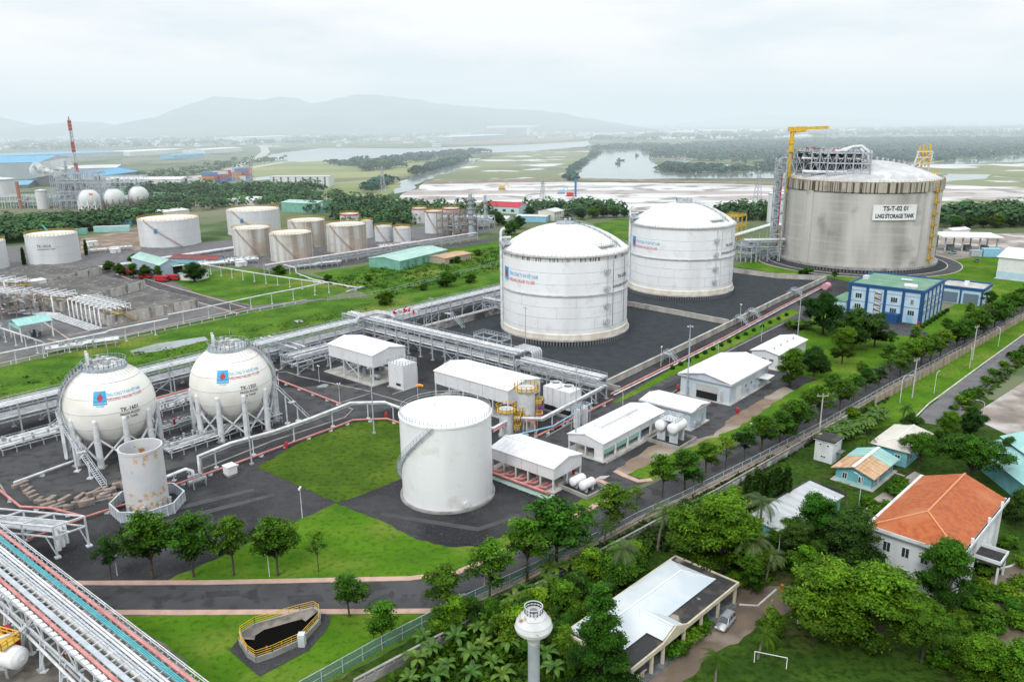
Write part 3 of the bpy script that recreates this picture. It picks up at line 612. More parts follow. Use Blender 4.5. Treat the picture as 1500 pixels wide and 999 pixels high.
for k in range(150):
    r = -33 + rr.random()*32; f_ = -3 + rr.random()*25
    if inside(r, f_): z = rr.choice((48.5, 53.4, 58.2)); s = .4 + rr.random()*.9; p = LP(r, f_, z); mb.cyl((p.x, p.y), s*.5, z, z + s*1.6, 8, m=rr.choice((0, 0, 0, 1, 2)))
mb.build('valve_gear', [PIPEG, DSTEEL, REDP], t)
cr_ = LP(-36.5, 12, 0); mb = MB(); mb.cyl((cr_.x, cr_.y), 1.1, 36, 68.5, 14); mb.cyl((cr_.x, cr_.y), 1.6, 62, 64, 14); mb.beam(LP(-38.5, 13, 69.4), LP(-30, 10, 69.6), 2.2, 2.4); mb.beam(LP(-30, 10, 69.8), LP(-19, 6, 70.2), 1.3, 1.5); mb.beam(LP(-35, 12, 68.2), LP(-30, 10, 69), 1.6, 1.6); mb.beam(LP(-38.5, 12.5, 58), LP(-34.5, 12.5, 58), 3, .3); mb.rail([LP(-38.5, 14, 58), LP(-34.5, 14, 58), LP(-34.5, 11, 58)], 1.2, 1.2, .06)
mb.build('jib_crane', YELL, t)
mb = MB()
for r, f_ in ((-40.8, 12), (-40.8, 6), (-37.5, 17.5), (-43.5, 14)): mb.beam(LP(r, f_, 0), LP(r, f_, 55), .55)
for k in range(14):
    z = 3 + k*3.8; mb.beam(LP(-43.5, 14, z), LP(-37.5, 17.5, z), .35); mb.beam(LP(-43.5, 14, z), LP(-40.8, 6, z), .35)
    a, b_ = (LP(-43.5, 14, z), LP(-38, 17.5, z + 3.8)) if k % 2 else (LP(-38, 17.5, z), LP(-43.5, 14, z + 3.8)); mb.stair(a, b_, 1.1, step=.9)
for k in (-41.8, -42.6): mb.tube([LP(k, 11, 6), LP(k, 11, 53), LP(k + 2, 10, 54.5), LP(k + 8, 10, 54.5)], .6, 8)
mb.build('stair_tower', STEEL, t)
mb = MB(); mb.beam(LP(-39.6, 15.8, 8), LP(-39.6, 15.8, 46), .5); [mb.beam(LP(-39.6, 15.8, 12 + 7*k), LP(-38.2, 18, 12 + 7*k), .3) for k in range(5)]; mb.build('fire_riser', REDP, t)
# yellow caged ladder on the right
a = acL + rad(62); ca, sa = math.cos(a), math.sin(a); mb = MB()
def q3(u, d, z): return Vector(((RL + d)*ca - sa*u, (RL + d)*sa + ca*u, z))
for u in (-.5, .5): mb.beam(q3(u, .6, 3), q3(u, .6, HL + 1), .22)
for k in range(7):
    z = 5.5 + k*5.6; mb.beam(q3(-1.1, 1.3, z), q3(1.1, 1.3, z), 1.5, .25); mb.rail([q3(-1.1, .6, z), q3(-1.1, 2, z), q3(1.1, 2, z), q3(1.1, .6, z)], 1.2, 1.0, .09)
for k in range(48):
    z = 3.5 + k*.85; mb.beam(q3(-.5, .6, z), q3(.5, .6, z), .1)
    if k % 2: mb.rail([q3(-.6, .6, z), q3(-.5, 1.4, z), q3(.5, 1.4, z), q3(.6, .6, z)], .02, 5, .05, mids=0)
mb.build('ladder', YELL, t)
# blow-down frame on the right of the dome
mb = MB(); B = [(24, -6), (31, -9), (31, -16), (24, -13)]
for r, f_ in B: mb.beam(LP(r, f_, ldz(math.hypot(r, f_))), LP(r + 1.5, f_, 57.5), .4)
for z in (51.5, 54.5, 57.5):
    for (p, q_) in zip(B, B[1:] + B[:1]): mb.beam(LP(p[0] + 1, p[1], z), LP(q_[0] + 1, q_[1], z), .35)
mb.beam(LP(24, -6, 50), LP(32, -9, 57), .25); mb.beam(LP(31, -9, 50), LP(25, -6, 57), .25)
mb.build('vent_frame', STEELW, t)
mb = MB()
for k in range(4): p = LP(26 + k*1.7, -8 - k, 0); mb.cyl((p.x, p.y), .5, 50, 60 + (k % 2), 10)
for k in range(5): mb.beam(LP(30 + k*1.4, -2 - k*2, 45.5 - k*.2), LP(30 + k*1.4, -2 - k*2, 48.5), .3)
mb.beam(LP(30, -2, 48.5), LP(36, -10, 48), .3)
mb.build('relief_stack', YELL, t)
mb = MB()
for k in range(10): r = 6 + k*2.7; f_ = -6 - k*.4; mb.box(0,0,0,0,0,0) if 0 else mb.beam(LP(r, f_, ldz(math.hypot(r, f_))), LP(r, f_, ldz(math.hypot(r, f_)) + 1.6), .9)
mb.build('roof_vent', PIPEG, t)
# ---------------------------------------------------------------- pressurised spheres
def sphere(c, label, code, az_stair, side):
    R, hc = 10.0, 12.3; ac = azc(c)
    t = thing('gas_sphere', label, 'sphere tank', c)
    MB().ball((0, 0, hc), R, 72, 40).build('shell', SPHW, t)
    for la in (-38, -19, 3, 23, 44, 62):
        r = R*math.cos(rad(la)); z = hc + R*math.sin(rad(la))
        MB().tube([((r + .03)*math.cos(a*PI/36), (r + .03)*math.sin(a*PI/36), z) for a in range(72)], .06, 5, closed=True).build('water_ring', RINGG, t)
    mb = MB()
    for i in range(36):
        a = i*PI/18; r = R*math.cos(rad(62)); mb.beam(((r+.1)*math.cos(a), (r+.1)*math.sin(a), hc + R*math.sin(rad(62))), ((r+1.6)*math.cos(a), (r+1.6)*math.sin(a), hc + R*math.sin(rad(51)) + .1), .07)
    mb.build('spray_pipe', RINGG, t)
    nl = 10; legs = []
    for i in range(nl):
        a = ac + rad(14) + 2*PI*i/nl; legs.append(a)
    leg = MB(); leg.cyl((0, 0), .62, 0.4, hc - 1.2, 16); leg.ball((0, 0, hc - 1.2), .62, 16, 8); leg.box(-1, -1, 0, 1, 1, .4, 1); leg.cyl((0, 0), .72, 0.4, 6.4, 16)
    l0 = leg.build('leg', [PIPEW, CONC], t)
    for i, a in enumerate(legs):
        p = ((R - .15)*math.cos(a), (R - .15)*math.sin(a), 0)
        if i == 0: l0.location = p; l0.rotation_euler[2] = a
        else: part(l0, t, p, a)
    for i in range(nl):
        a, b = legs[i], legs[(i+1) % nl]; P = lambda q, z: ((R - .15)*math.cos(q), (R - .15)*math.sin(q), z)
        mb = MB(); mb.beam(P(a, 1.2), P(b, 7.4), .34); mb.beam(P(a, 7.4), P(b, 1.2), .34); mb.build('brace', PIPEW, t)
    mb = MB(); zt = hc + R; mb.cyl((0, 0), 4.9, zt - .6, zt - .35, 32); mb.lathe([(4.85, zt - 1.3), (4.9, zt - .5)], 32); mb.rail([(4.8*math.cos(a*PI/14), 4.8*math.sin(a*PI/14), zt - .35) for a in range(29)], 1.15, .9, .04); mb.build('top_platform', STEEL, t)
    mb = MB(); rr = random.Random(3)
    for k in range(22):
        a, r, s = rr.random()*6.28, rr.random()*3.2, .25 + rr.random()*.3; mb.cyl((r*math.cos(a), r*math.sin(a)), s, zt + .15, zt + .6 + rr.random()*.9, 10)
    mb.tube([(-2, -1, zt + .8), (2, 1, zt + .8), (3.5, 0, zt + .8)], .3, 8)
    mb.build('valve_gear', PIPEG, t)
    mb = MB(); a = ac - rad(100)
    for k in range(3): mb.cyl((3.4*math.cos(a + k*.3), 3.4*math.sin(a + k*.3)), .28, zt + .2, zt + 3.0 + .4*(k == 1), 10)
    mb.build('vent_stack', PIPEW, t)
    mb = MB(); mb.beam((0, 2.4, zt), (0, 2.4, zt + 3.6), .06); mb.build('lightning_rod', STEEL, t)
    # caged stair: up the flank, along a meridian, then a straight flight to the ground
    mb = MB(); az = az_stair; P = []
    for i in range(15):
        la = rad(66 - 66*i/14); aa = az; rr_ = R + .9; P.append(Vector((rr_*math.cos(la)*math.cos(aa), rr_*math.cos(la)*math.sin(aa), hc + rr_*math.sin(la))))
    for a_, b_ in zip(P, P[1:]): mb.stair(a_, b_, 1.1, step=.6)
    mb.beam(P[-1], P[-1] + Vector((0, 0, -.2)), 2.2, .2)
    mb.build('meridian_stair', STEEL, t)
    mb = MB(); az2 = az + side*rad(12); q0 = Vector((math.cos(az2)*(R + 1.2), math.sin(az2)*(R + 1.2), hc - 2)); tng = Vector((-math.sin(ac), math.cos(ac), 0))
    foot = STAIRFOOT[code] - Vector((c.x, c.y, 0)); mid = q0.lerp(foot, .45)
    mb.stair(P[-1], q0, 1.1); mb.stair(q0, mid, 1.1); mb.beam(mid - Vector((.6, .6, 0)), mid + Vector((.6, .6, 0)), 1.5, .15); mb.stair(mid, foot, 1.1)
    for s_ in (.25, .62): p = q0.lerp(foot, s_); mb.beam(p, (p.x, p.y, .3), .3); mb.box(p.x - .6, p.y - .6, 0, p.x + .6, p.y + .6, .3)
    mb.build('ground_stair', STEELW, t)
    # vertical riser duct beside the shell
    ar = ac - rad(88) if side > 0 else ac + rad(92)
    mb = MB(); pts = [Vector(((R + .5)*math.cos(rad(l))*math.cos(ar), (R + .5)*math.cos(rad(l))*math.sin(ar), hc + (R + .5)*math.sin(rad(l)))) for l in (66, 50, 35, 18, 0)]
    pts.append(Vector((pts[-1].x, pts[-1].y, .5))); 
    for a_, b_ in zip(pts, pts[1:]): mb.beam(a_, b_, .9, .8)
    mb.build('riser_duct', PIPEW, t)
    # writing
    def letters(txt, size, az_, lat, m, bold=.012, width=None):
        v, f = text_mesh(txt, size, bold, width); mb = MB(); wrap_sph(mb, v, f, R + .05, az_, rad(lat), hc); return mb.build('lettering', m, t)
    mb = MB(); v, f = grid_rect(2.7, 3.2, 4, 4); wrap_sph(mb, v, f, R + .06, ac - rad(12), rad(25), hc); e = mb.build('emblem', LOGOB, t)
    v, f = flame_shape(2.4); mb = MB(); wrap_sph(mb, [q + Vector((0, .25, 0)) for q in v], f, R + .09, ac - rad(12), rad(25), hc); mb.build('flame', FLAME, e)
    v, f = text_mesh('PETROVIETNAM', .34, .004); mb = MB(); wrap_sph(mb, [q + Vector((0, -1.25, 0)) for q in v], f, R + .1, ac - rad(12), rad(25), hc); mb.build('emblem_text', ROOFW, e)
    letters('PV GAS', .5, ac - rad(12), 14, LETB)
    letters('TỔNG CÔNG TY KHÍ VIỆT NAM', 1.05, ac + rad(21), 27.5, LETB, .01, 8.2)
    letters('FUELLING VALUES TO LIFE', .95, ac + rad(21), 21.5, LETR, .01, 8.2)
    letters(code, 1.25, ac + rad(23), 5.5, LETK, .02, 4.1); letters('PRESSURIZED', .85, ac + rad(23), -1.0, LETK, .01, 4.6); letters('LPG TANK', .85, ac + rad(23), -6.2, LETK, .01, 3.4)
    return t
S1C = G(161, 590, 12.3); S1C.z = 0; S2C = G(339, 559, 12.3); S2C.z = 0
STAIRFOOT = {'TK-1601': G(153, 712), 'TK-1501': G(453, 613)}
sphere(S1C, 'white gas sphere on legs with TK-1601 on it, the nearer one behind the rusty cylinder', 'TK-1601', azc(S1C) - rad(78), 1)
sphere(S2C, 'white gas sphere on legs with TK-1501 on it, the one nearer the white sheds', 'TK-1501', azc(S2C) + rad(85), -1)
# --- rusty open cylinder inside a low octagonal wall
c = Vector((-73.0, 144.5, 0)); d = c.normalized(); c = c + d*4.35
t = thing('open_cylinder', 'rust stained open-topped white cylinder standing inside a low octagonal metal wall', 'tank', c)
ht_ = HT(c.x, c.y, 653)
RS = mat('rusty_white', (.56, .58, .62), (.62, .62, .62), .3, .6, c3=(.40, .19, .07), s3=.45, lo3=.62, hi3=.70)
MB().lathe([(4.1, .3), (4.1, ht_), (3.88, ht_), (3.88, .3)], 56).build('shell', RS, t)
rr = random.Random(8)
RP = mat('rust_patch', (.50, .33, .18), (.66, .6, .52), 1.6, .8, lo=.4, hi=.6)
for row in range(3):
    for k in range(9):
        if rr.random() < .8:
            a = azc(c) + rad(-58 + k*13.5 + rr.random()*4); z = (1.9, 4.2, 12.2)[row] + rr.random()*.4
            if row == 2 and rr.random() < .45: continue
            v, f = grid_rect(.75 + rr.random()*.35, 1.1 + rr.random()*.5, 3, 1); mb = MB(); wrap_cyl(mb, v, f, 4.12, a, z); mb.build('rust_patch', RP, t)
MB().lathe([(4.12, ht_ - .5), (4.2, ht_ - .5), (4.2, ht_ + .02), (4.08, ht_ + .02)], 56).build('rim', RS, t)
mb = MB(); mb.cyl((0, 0), 4.0, 0.05, .3, 40); mb.build('floor_plate', DSTEEL, t)
mb = MB(); P = [Vector((7.0*math.cos(rad(22.5 + 45*i)), 7.0*math.sin(rad(22.5 + 45*i)), 0)) for i in range(8)]
for a_, b_ in zip(P, P[1:] + P[:1]):
    u = Vector((0, 0, 1)); mb.beam(a_ + u*1.2, b_ + u*1.2, .14, 2.2); mb.beam(a_ + u*2.36, b_ + u*2.36, .3, .12, 1)
    for k in range(4): q_ = a_.lerp(b_, k/4); mb.beam(q_, q_ + u*2.3, .22, m=1)
mb.build('octagonal_wall', [STEEL, STEELW], t)
mb = MB(); mb.tube([(-4.9, 2.2, .5), (-4.9, 2.2, 6.5)], .28, 10); mb.build('riser_pipe', PIPEW, t)
mb = MB(); [mb.box(4.6*math.cos(azc(c)+k) - .25, 4.6*math.sin(azc(c)+k) - .25, .3, 4.6*math.cos(azc(c)+k) + .25, 4.6*math.sin(azc(c)+k) + .25, 2.4) for k in (-.9, -.2, .5, 1.1)]; mb.build('lug', STEEL, t)
# ---------------------------------------------------------------- buildings
def win(root, face, u, z, w_, h_, fm=None, gm=None, n=2, name='window'):
    fm = fm or ROOFW; gm = gm or GLASS; mb, gl = MB(), MB(); t_ = .09
    def bx(b, u0, z0, u1, z1, d0, d1):
        if face == 'front': b.box(-d1, u0, z0, -d0, u1, z1)
        elif face == 'side': b.box(u0, -d1, z0, u1, -d0, z1)
    bx(mb, u - w_/2 - t_, z - t_, u + w_/2 + t_, z, .003, .09); bx(mb, u - w_/2 - t_, z + h_, u + w_/2 + t_, z + h_ + t_, .003, .09)
    bx(mb, u - w_/2 - t_, z, u - w_/2, z + h_, .003, .08); bx(mb, u + w_/2, z, u + w_/2 + t_, z + h_, .003, .08)
    for k in range(1, n): bx(mb, u - w_/2 + w_*k/n - .04, z, u - w_/2 + w_*k/n + .04, z + h_, .003, .07)
    bx(gl, u - w_/2, z, u + w_/2, z + h_, .002, .03)
    f = mb.build(name, fm, root); gl.build('pane', gm, f); return f
def panel(root, face, u, z, w_, h_, m, name='door', d=.06, label=None):
    mb = MB()
    if face == 'front': mb.box(-d, u - w_/2, z, -.002, u + w_/2, z + h_)
    else: mb.box(u - w_/2, -d, z, u + w_/2, -.002, z + h_)
    o = mb.build(name, m, root)
    if label: o['label'] = label
    return o
def gable_roof(lx, ly, h, rh, ridge, over, thick=.18):
    mb = MB(); x0, x1, y0, y1 = -over, lx + over, -over, ly + over
    if ridge == 'y':
        xm = lx/2; sl = rh/(lx/2); e = h - sl*over
        for a, b_ in ((x0, xm), (xm, x1)):
            za, zb = (e, h + rh) if a < xm - .01 else (h + rh, e)
            v = [(a, y0, za), (b_, y0, zb), (b_, y1, zb), (a, y1, za)]; v += [(p[0], p[1], p[2] + thick) for p in v]
            mb.add(v, [(0,3,2,1),(4,5,6,7),(0,1,5,4),(1,2,6,5),(2,3,7,6),(3,0,4,7)])
        mb.box(xm - .25, y0, h + rh + thick - .02, xm + .25, y1, h + rh + thick + .06)
        for k in range(1, int((y1 - y0)/1.5)):
            y = y0 + k*1.5; mb.beam((x0, y, e + thick), (xm - .26, y, h + rh + thick), .1, .1); mb.beam((x1, y, e + thick), (xm + .26, y, h + rh + thick), .1, .1)
    else:
        ym = ly/2; sl = rh/(ly/2); e = h - sl*over
        for a, b_ in ((y0, ym), (ym, y1)):
            za, zb = (e, h + rh) if a < ym - .01 else (h + rh, e)
            v = [(x0, a, za), (x1, a, za), (x1, b_, zb), (x0, b_, zb)]; v += [(p[0], p[1], p[2] + thick) for p in v]
            mb.add(v, [(0,3,2,1),(4,5,6,7),(0,1,5,4),(1,2,6,5),(2,3,7,6),(3,0,4,7)])
        mb.box(x0, ym - .25, h + rh + thick - .02, x1, ym + .25, h + rh + thick + .06)
        for k in range(1, int((x1 - x0)/1.5)):
            x = x0 + k*1.5; mb.beam((x, y0, e + thick), (x, ym - .26, h + rh + thick), .1, .1); mb.beam((x, y1, e + thick), (x, ym + .26, h + rh + thick), .1, .1)
    return mb
def walls_mb(lx, ly, z0, h, rh=0, ridge='y', th=.15, sides='fsbk'):
    mb = MB()
    if 'f' in sides: mb.box(0, 0, z0, th, ly, h)
    if 'b' in sides: mb.box(lx - th, 0, z0, lx, ly, h)
    if 's' in sides: mb.box(th, 0, z0, lx - th, th, h)
    if 'k' in sides: mb.box(th, ly - th, z0, lx - th, ly, h)
    if rh:
        if ridge == 'y':
            for a in (0, ly - th):
                v = [(0, a, h), (lx, a, h), (lx/2, a, h + rh), (0, a + th, h), (lx, a + th, h), (lx/2, a + th, h + rh)]; mb.add(v, [(0,1,2),(5,4,3),(0,3,4,1),(1,4,5,2),(2,5,3,0)])
        else:
            for a in (0, lx - th):
                v = [(a, 0, h), (a, ly, h), (a, ly/2, h + rh), (a + th, 0, h), (a + th, ly, h), (a + th, ly/2, h + rh)]; mb.add(v, [(2,1,0),(3,4,5),(1,4,3,0),(2,5,4,1),(0,3,5,2)])
    return mb
def shed(name, label, cat, loc, lx, ly, h, rh=1.0, ridge='y', open_h=0.0, wm=None, rm=None, over=.25, cols=None, group=None, rot=AZ, slab=True, seams=0):
    t = thing(name, label, cat, loc, rot, group); wm = wm or WALLW; rm = rm or ROOFW
    walls_mb(lx, ly, open_h, h, rh, ridge).build('wall', wm, t)
    gable_roof(lx, ly, h + .01, rh, ridge, over).build('roof', rm, t)
    if slab: MB().box(-.8, -.8, 0, lx + .8, ly + .8, .22).build('floor_slab', CONCL, t)
    if open_h:
        nx, ny = cols or (2, 4); cmb = MB(); cmb.box(-.17, -.17, .2, .17, .17, open_h + .3); o = None
        for i in range(nx):
            for j in range(ny):
                if 0 < i < nx-1 and 0 < j < ny-1: continue
                p = (.2 + (lx - .4)*i/(nx-1), .2 + (ly - .4)*j/(ny-1), 0)
                if o is None: o = cmb.build('column', STEELW, t, p)
                else: part(o, t, p)
    if seams:
        mb = MB()
        for k in range(1, seams): 
            if ridge == 'y': mb.box(-.03, ly*k/seams - .05, open_h, -.002, ly*k/seams + .05, h)
            else: mb.box(lx*k/seams - .05, -.03, open_h, lx*k/seams + .05, -.002, h)
        mb.build('panel_joint', RINGG, t)
    return t
def machinery(root, x0, y0, x1, y1, n, seed, hmax=2.2):
    rr = random.Random(seed); mb = MB()
    for k in range(n):
        x, y = x0 + rr.random()*(x1 - x0), y0 + rr.random()*(y1 - y0); h = .8 + rr.random()*hmax; m = rr.choice((0, 0, 1, 2))
        if rr.random() < .5: mb.cyl((x, y), .3 + rr.random()*.4, .2, h, 10, m)
        else: mb.tube([(x, y - .8, h*.6), (x, y + .8, h*.6)], .4 + .2*rr.random(), 10, m); mb.box(x - .3, y - .6, .2, x + .3, y + .6, h*.5, 1)
        mb.tube([(x, y, h*.6), (x + .8, y, h*.6), (x + .8, y + 1.2, h*.6)], .14, 6, 2)
    return mb.build('machinery', [STEEL, DSTEEL, PIPEG], root)
# white sheds of the process area
p = G(545, 521.7, 9.0)
t = shed('open_shed', 'white shed standing on tall open legs beside a white control box, near the gas sphere', 'shed', (p.x, p.y, 0), 13, 21.3, 9, 1.3, 'y', 5.2, cols=(3, 4), seams=3)
machinery(t, 2, 2, 11, 19, 14, 5)
mb = MB(); mb.beam((0, 6, 1), (0, 13, 5), .18); mb.beam((0, 13, 1), (0, 6, 5), .18); mb.build('brace', STEELW, t)
MB().box(-1.6, -1.6, 0, 13.8, 22.3, .35).build('plinth', CONCL, t)
p = G(612, 566)
t = thing('control_box', 'tall white equipment box with a railed top just right of the open-legged shed', 'cabinet', (p.x, p.y, 0), AZ)
MB().box(-5.5, .0, .3, 0, 6.5, 7.6).build('body', WALLW, t); mb = MB(); mb.rail([(-5.5, 0, 7.6), (0, 0, 7.6), (0, 6.5, 7.6), (-5.5, 6.5, 7.6), (-5.5, 0, 7.6)], 1.1, 1.2, .05); mb.build('railing', STEEL, t)
MB().box(-6, -.4, 0, .4, 7, .3).build('plinth', CONC, t); MB().box(-5.56, 1.2, 1.2, -5.502, 3.2, 1.9).build('vent_grille', BLACK, t)
mb = MB(); [mb.tube([(.2, y, 1), (.9, y, 1), (.9, y, 5.6), (.2, y, 5.6)], .22, 8) for y in (1, 2.5, 4)]; mb.build('pipe', PIPEG, t)
p = G(744.3, 573, 8.0)
t = shed('open_shed', 'longest white shed on legs, its right end beside yellow-topped vessels', 'shed', (p.x, p.y, 0), 13.3, 27.6, 8, 1.3, 'y', 4.3, cols=(3, 6), seams=6)
machinery(t, 2, 2, 11, 25, 18, 6)
p = G(810.7, 720.7)
t = shed('pump_shed', 'white pump shed with pink pipes along its open front, beside the plain tank', 'shed', (p.x, p.y, 0), 10, 17.7, 5.3, 1.1, 'y', 2.7, cols=(3, 6), seams=4)
machinery(t, 2, 1.5, 9, 16, 12, 9, 1.2)
mb = MB(); mb.tube([(-2.6, -1.2, .9), (-2.6, 18, .9)], .33, 10); mb.tube([(-3.4, -1.2, 1.5), (-3.4, 16, 1.5)], .28, 10); mb.tube([(-2.6, 17.5, .9), (-2.6, 19.5, .9), (-3.0, 21, .9)], .33, 10)
for k in range(5):
    y = 1.5 + k*3.2; mb.tube([(1.5, y, .9), (-1.0, y, .9), (-2.0, y + .8, 1.3), (-3.4, y + 1.0, 1.5)], .3, 8); mb.tube([(1.5, y + 1.2, .9), (-.8, y + 1.2, .9), (-2.6, y + 1.6, .9)], .22, 8)
mb.build('suction_pipe', PINK, t)
mb = MB(); mb.box(-4.1, -1.6, .25, -1.6, 18.5, .45); [mb.box(-4 , y, 0, -3.7, y + .3, .25) for y in range(0, 18, 3)]; mb.build('pipe_rack', mat('pale_green_steel', (.4, .58, .52), rough=.6), t)
p = G(882.7, 676)
t = shed('generator_shed', 'white shed with a raised roof vent and green wall panels along its open side', 'shed', (p.x, p.y, 0), 27, 9.9, 4.3, 1.1, 'x', 2.6, cols=(6, 3), seams=5)
MB().box(5, 4.0, 5.1, 21, 6.0, 6.15).build('roof_vent', ROOFW, t)
[MB().box(.6 + 5.2*k, .02, 1.5, 5.4 + 5.2*k, .1, 2.6).build('green_panel', mat('green_panel', (.25, .5, .42), rough=.6), t) for k in range(0, 3)]; mb = MB(); mb.box(0, 0, .2, .4, 2.4, 2.6, 1); [mb.box(5.2*k - .15, -.05, .2, 5.2*k + .35, .3, 2.6, 1) for k in range(1, 6)]; mb.build('wall_pier', [ROOFW, ROOFW], t)
machinery(t, 2, 2, 25, 8, 16, 12, .8); mb = MB(); mb.box(17, 1, .2, 18.6, 2.2, 1.8); mb.build('blue_unit', LOGOB, t)
MB().box(-.5, -1.6, .0, 28, -.9, .3).build('drain_kerb', CONC, t)
p = G(1010, 630)
t = shed('switch_house', 'small closed white building with a grey-lilac roof edge beside the white vessel', 'building', (p.x, p.y, 0), 8.5, 13.8, 5.0, .7, 'y', 0, rm=ROOFW, over=.8, wm=mat('pale_blue_wall', (.56, .64, .70), (.5, .57, .63), .3, .6))
mb = MB(); mb.box(-.85, -.85, 4.75, -.6, 14.65, 5.15); mb.box(-.6, -.85, 4.75, 9.1, -.6, 5.15); mb.build('roof_edge', mat('lilac_trim', (.55, .53, .6), rough=.5), t)
for y in (3, 7.5, 9.5): panel(t, 'front', y, 2.6, .9, 1.0, STEELW, 'air_conditioner', .5)
for x in (2, 4.2): panel(t, 'side', x, .3, 1.0, 1.4, STEEL, 'air_conditioner', .7)
panel(t, 'side', 6.6, .25, 1.2, 2.4, RINGG)
p = G(1067.7, 593.3)
t = shed('workshop', 'large white workshop with a half-open roller door in its end wall', 'building', (p.x, p.y, 0), 25, 15, 6.2, 1.5, 'x', 0, over=.7, wm=mat('pale_blue_wall', (.56, .64, .70)))
mb = MB(); mb.box(-.75, -.75, 5.65, -.5, 15.75, 6.1); mb.box(-.5, -.75, 5.65, 25.7, -.5, 6.1); mb.build('roof_edge', mat('lilac_trim', (.55, .53, .6)), t)
MB().box(-.05, 3.6, .25, -.003, 10, 4.3).build('doorway', BLACK, t); MB().box(-.16, 3.5, 2.4, -.055, 10.1, 4.4).build('roller_door', mat('grey_shutter', (.5, .5, .49), rough=.6, wave=('Z', 8, .4)), t)
panel(t, 'front', 12.6, .25, 1.1, 2.3, RINGG); panel(t, 'front', 2.2, .25, .9, 3.2, RINGG)
panel(t, 'side', 5.5, .25, 3.2, 3.8, ROOFW); 
for x in (10, 13.5, 17): win(t, 'side', x, 2.6, 1.1, .9)
for x in (11, 15.5, 18.6, 20): panel(t, 'side', x, 1.3, .8, .8, STEEL, 'air_conditioner', .5)
MB().box(18, -3.0, 3.2, 23, -.1, 3.4).build('canopy', ROOFW, t)
p = G(1140, 520, 5.0)
t = shed('store_house', 'white building half hidden behind round trees at the roadside, small vents on its roof', 'building', (p.x, p.y, 0), 22.5, 8.6, 5, .9, 'x', 0, over=.5)
for y in (2, 4.5): win(t, 'front', y, 2.4, 1.3, .9, n=3)
mb = MB(); [mb.cyl((x, 2.6), .3, 5.3, 6.4, 8) for x in (3, 8, 13, 18)]; mb.build('roof_vent', STEEL, t)
# blue admin building
p = G(1347.6, 475.8)
ABW = mat('admin_blue_wall', (.50, .66, .78), (.44, .60, .72), .3, .6); ABD = mat('admin_dark_blue', (.012, .075, .22), rough=.5)
t = thing('office_building', 'two-tone blue flat-roofed office block with a green roof, in front of the concrete tank', 'building', (p.x, p.y, 0), AZ)
lx, ly, h = 29, 27, 13.0
walls_mb(lx, ly, 0, h - 1.2).build('wall', ABW, t)
mb = MB(); mb.box(-.35, -.35, h - 1.2, lx + .35, .25, h); mb.box(-.35, ly - .25, h - 1.2, lx + .35, ly + .35, h); mb.box(-.35, .25, h - 1.2, .25, ly - .25, h); mb.box(lx - .25, .25, h - 1.2, lx + .35, ly - .25, h); mb.build('parapet', ABD, t)
MB().box(.25, .25, h - 1.0, lx - .25, ly - .25, h - .5).build('roof', mat('green_flat_roof', (.12, .26, .17), (.2, .33, .24), .25, .8, lo=.4, hi=.7), t)
pl = None
for y in (.5, 6.9, 13.4, 20.0, 26.5): 
    MB().box(-.3, y - .5, 0, -.003, y + .5, h - 1.21).build('pilaster', ABD, t)
for x in (.5, 6.2, 12, 17.6, 23.3, 28.5): MB().box(x - .45, -.3, 0, x + .45, -.003, h - 1.21).build('pilaster', ABD, t)
mb = MB(); mb.box(-.08, 0, 5.9, -.002, ly, 6.05); mb.box(-.08, 0, 10.2, -.002, ly, 10.3); mb.box(0, -.08, 5.9, lx, -.002, 6.05); mb.build('string_course', ABD, t)
for y in (3.7, 10.1, 23.2):
    for z in (7.2, 3.0): win(t, 'front', y, z, 2.3 if y != 3.7 or z < 5 else 1.0, 1.9, n=3)
for x in (3.2, 9, 15, 20.5, 26):
    for z in (7.2, 3.0): win(t, 'side', x, z, 2.4, 1.9, n=3)
mb = MB()
for z0 in (2.5, 7.0):
    for k in range(4): mb.beam((-.12, 14.9, z0 + k*1.0), (-.12, 17.1, z0 + k*1.0 + (.8 if k % 2 else .2)), .1, .35)
mb.box(-.06, 14.7, 2.2, -.004, 17.3, 5.7, 1); mb.box(-.06, 14.7, 6.6, -.004, 17.3, 10, 1); mb.build('stair_grille', [ROOFW, DSTEEL], t)
panel(t, 'front', 4, .1, 2.4, 2.6, BLUEP); MB().box(-3.2, 7.5, 0, -.01, 13, 3.2).build('porch', ABD, t)
mb = MB(); mb.box(-1.2, .0, .1, -.4, .8, 1.2); mb.build('bin', REDP, t)
mb = MB(); mb.tube([(4, 3.5, h + .5), (4, 8, h + .5)], .75, 14); mb.box(3.2, 3.8, h - .5, 5.6, 7.8, h + .1, 1); mb.build('water_heater', [ROOFW, STEEL], t)
mb = MB(); mb.box(12, 24, h - .5, 14.5, 26, h + .9); mb.tube([(18, 9, h), (18, 13, h)], .5, 10); mb.build('roof_unit', STEELW, t)
MB().box(-2, 27.2, 0, 16, 33, 5.2).build('side_wing', ABW, t); MB().box(-2.2, 27.1, 5.2, 16.2, 33.2, 5.6).build('wing_roof', mat('green_flat_roof', (.12, .26, .17)), t)
p = G(1437.8, 449)
t = thing('garage_block', 'low blue block with two big grey shutters beside the office block', 'building', (p.x, p.y, 0), AZ)
walls_mb(16, 17, 0, 6.0).build('wall', ABW, t); mb = MB(); mb.box(-.3, -.3, 6, 16.3, .25, 7.2); mb.box(-.3, 16.75, 6, 16.3, 17.3, 7.2); mb.box(-.3, .25, 6, .25, 16.75, 7.2); mb.box(15.75, .25, 6, 16.3, 16.75, 7.2); mb.build('parapet', ABD, t)
MB().box(.25, .25, 6, 15.75, 16.75, 6.6).build('roof', CONCL, t); mb = MB(); mb.box(6, 7, 6.6, 7.6, 8.6, 8.6); mb.build('roof_unit', ROOFW, t)
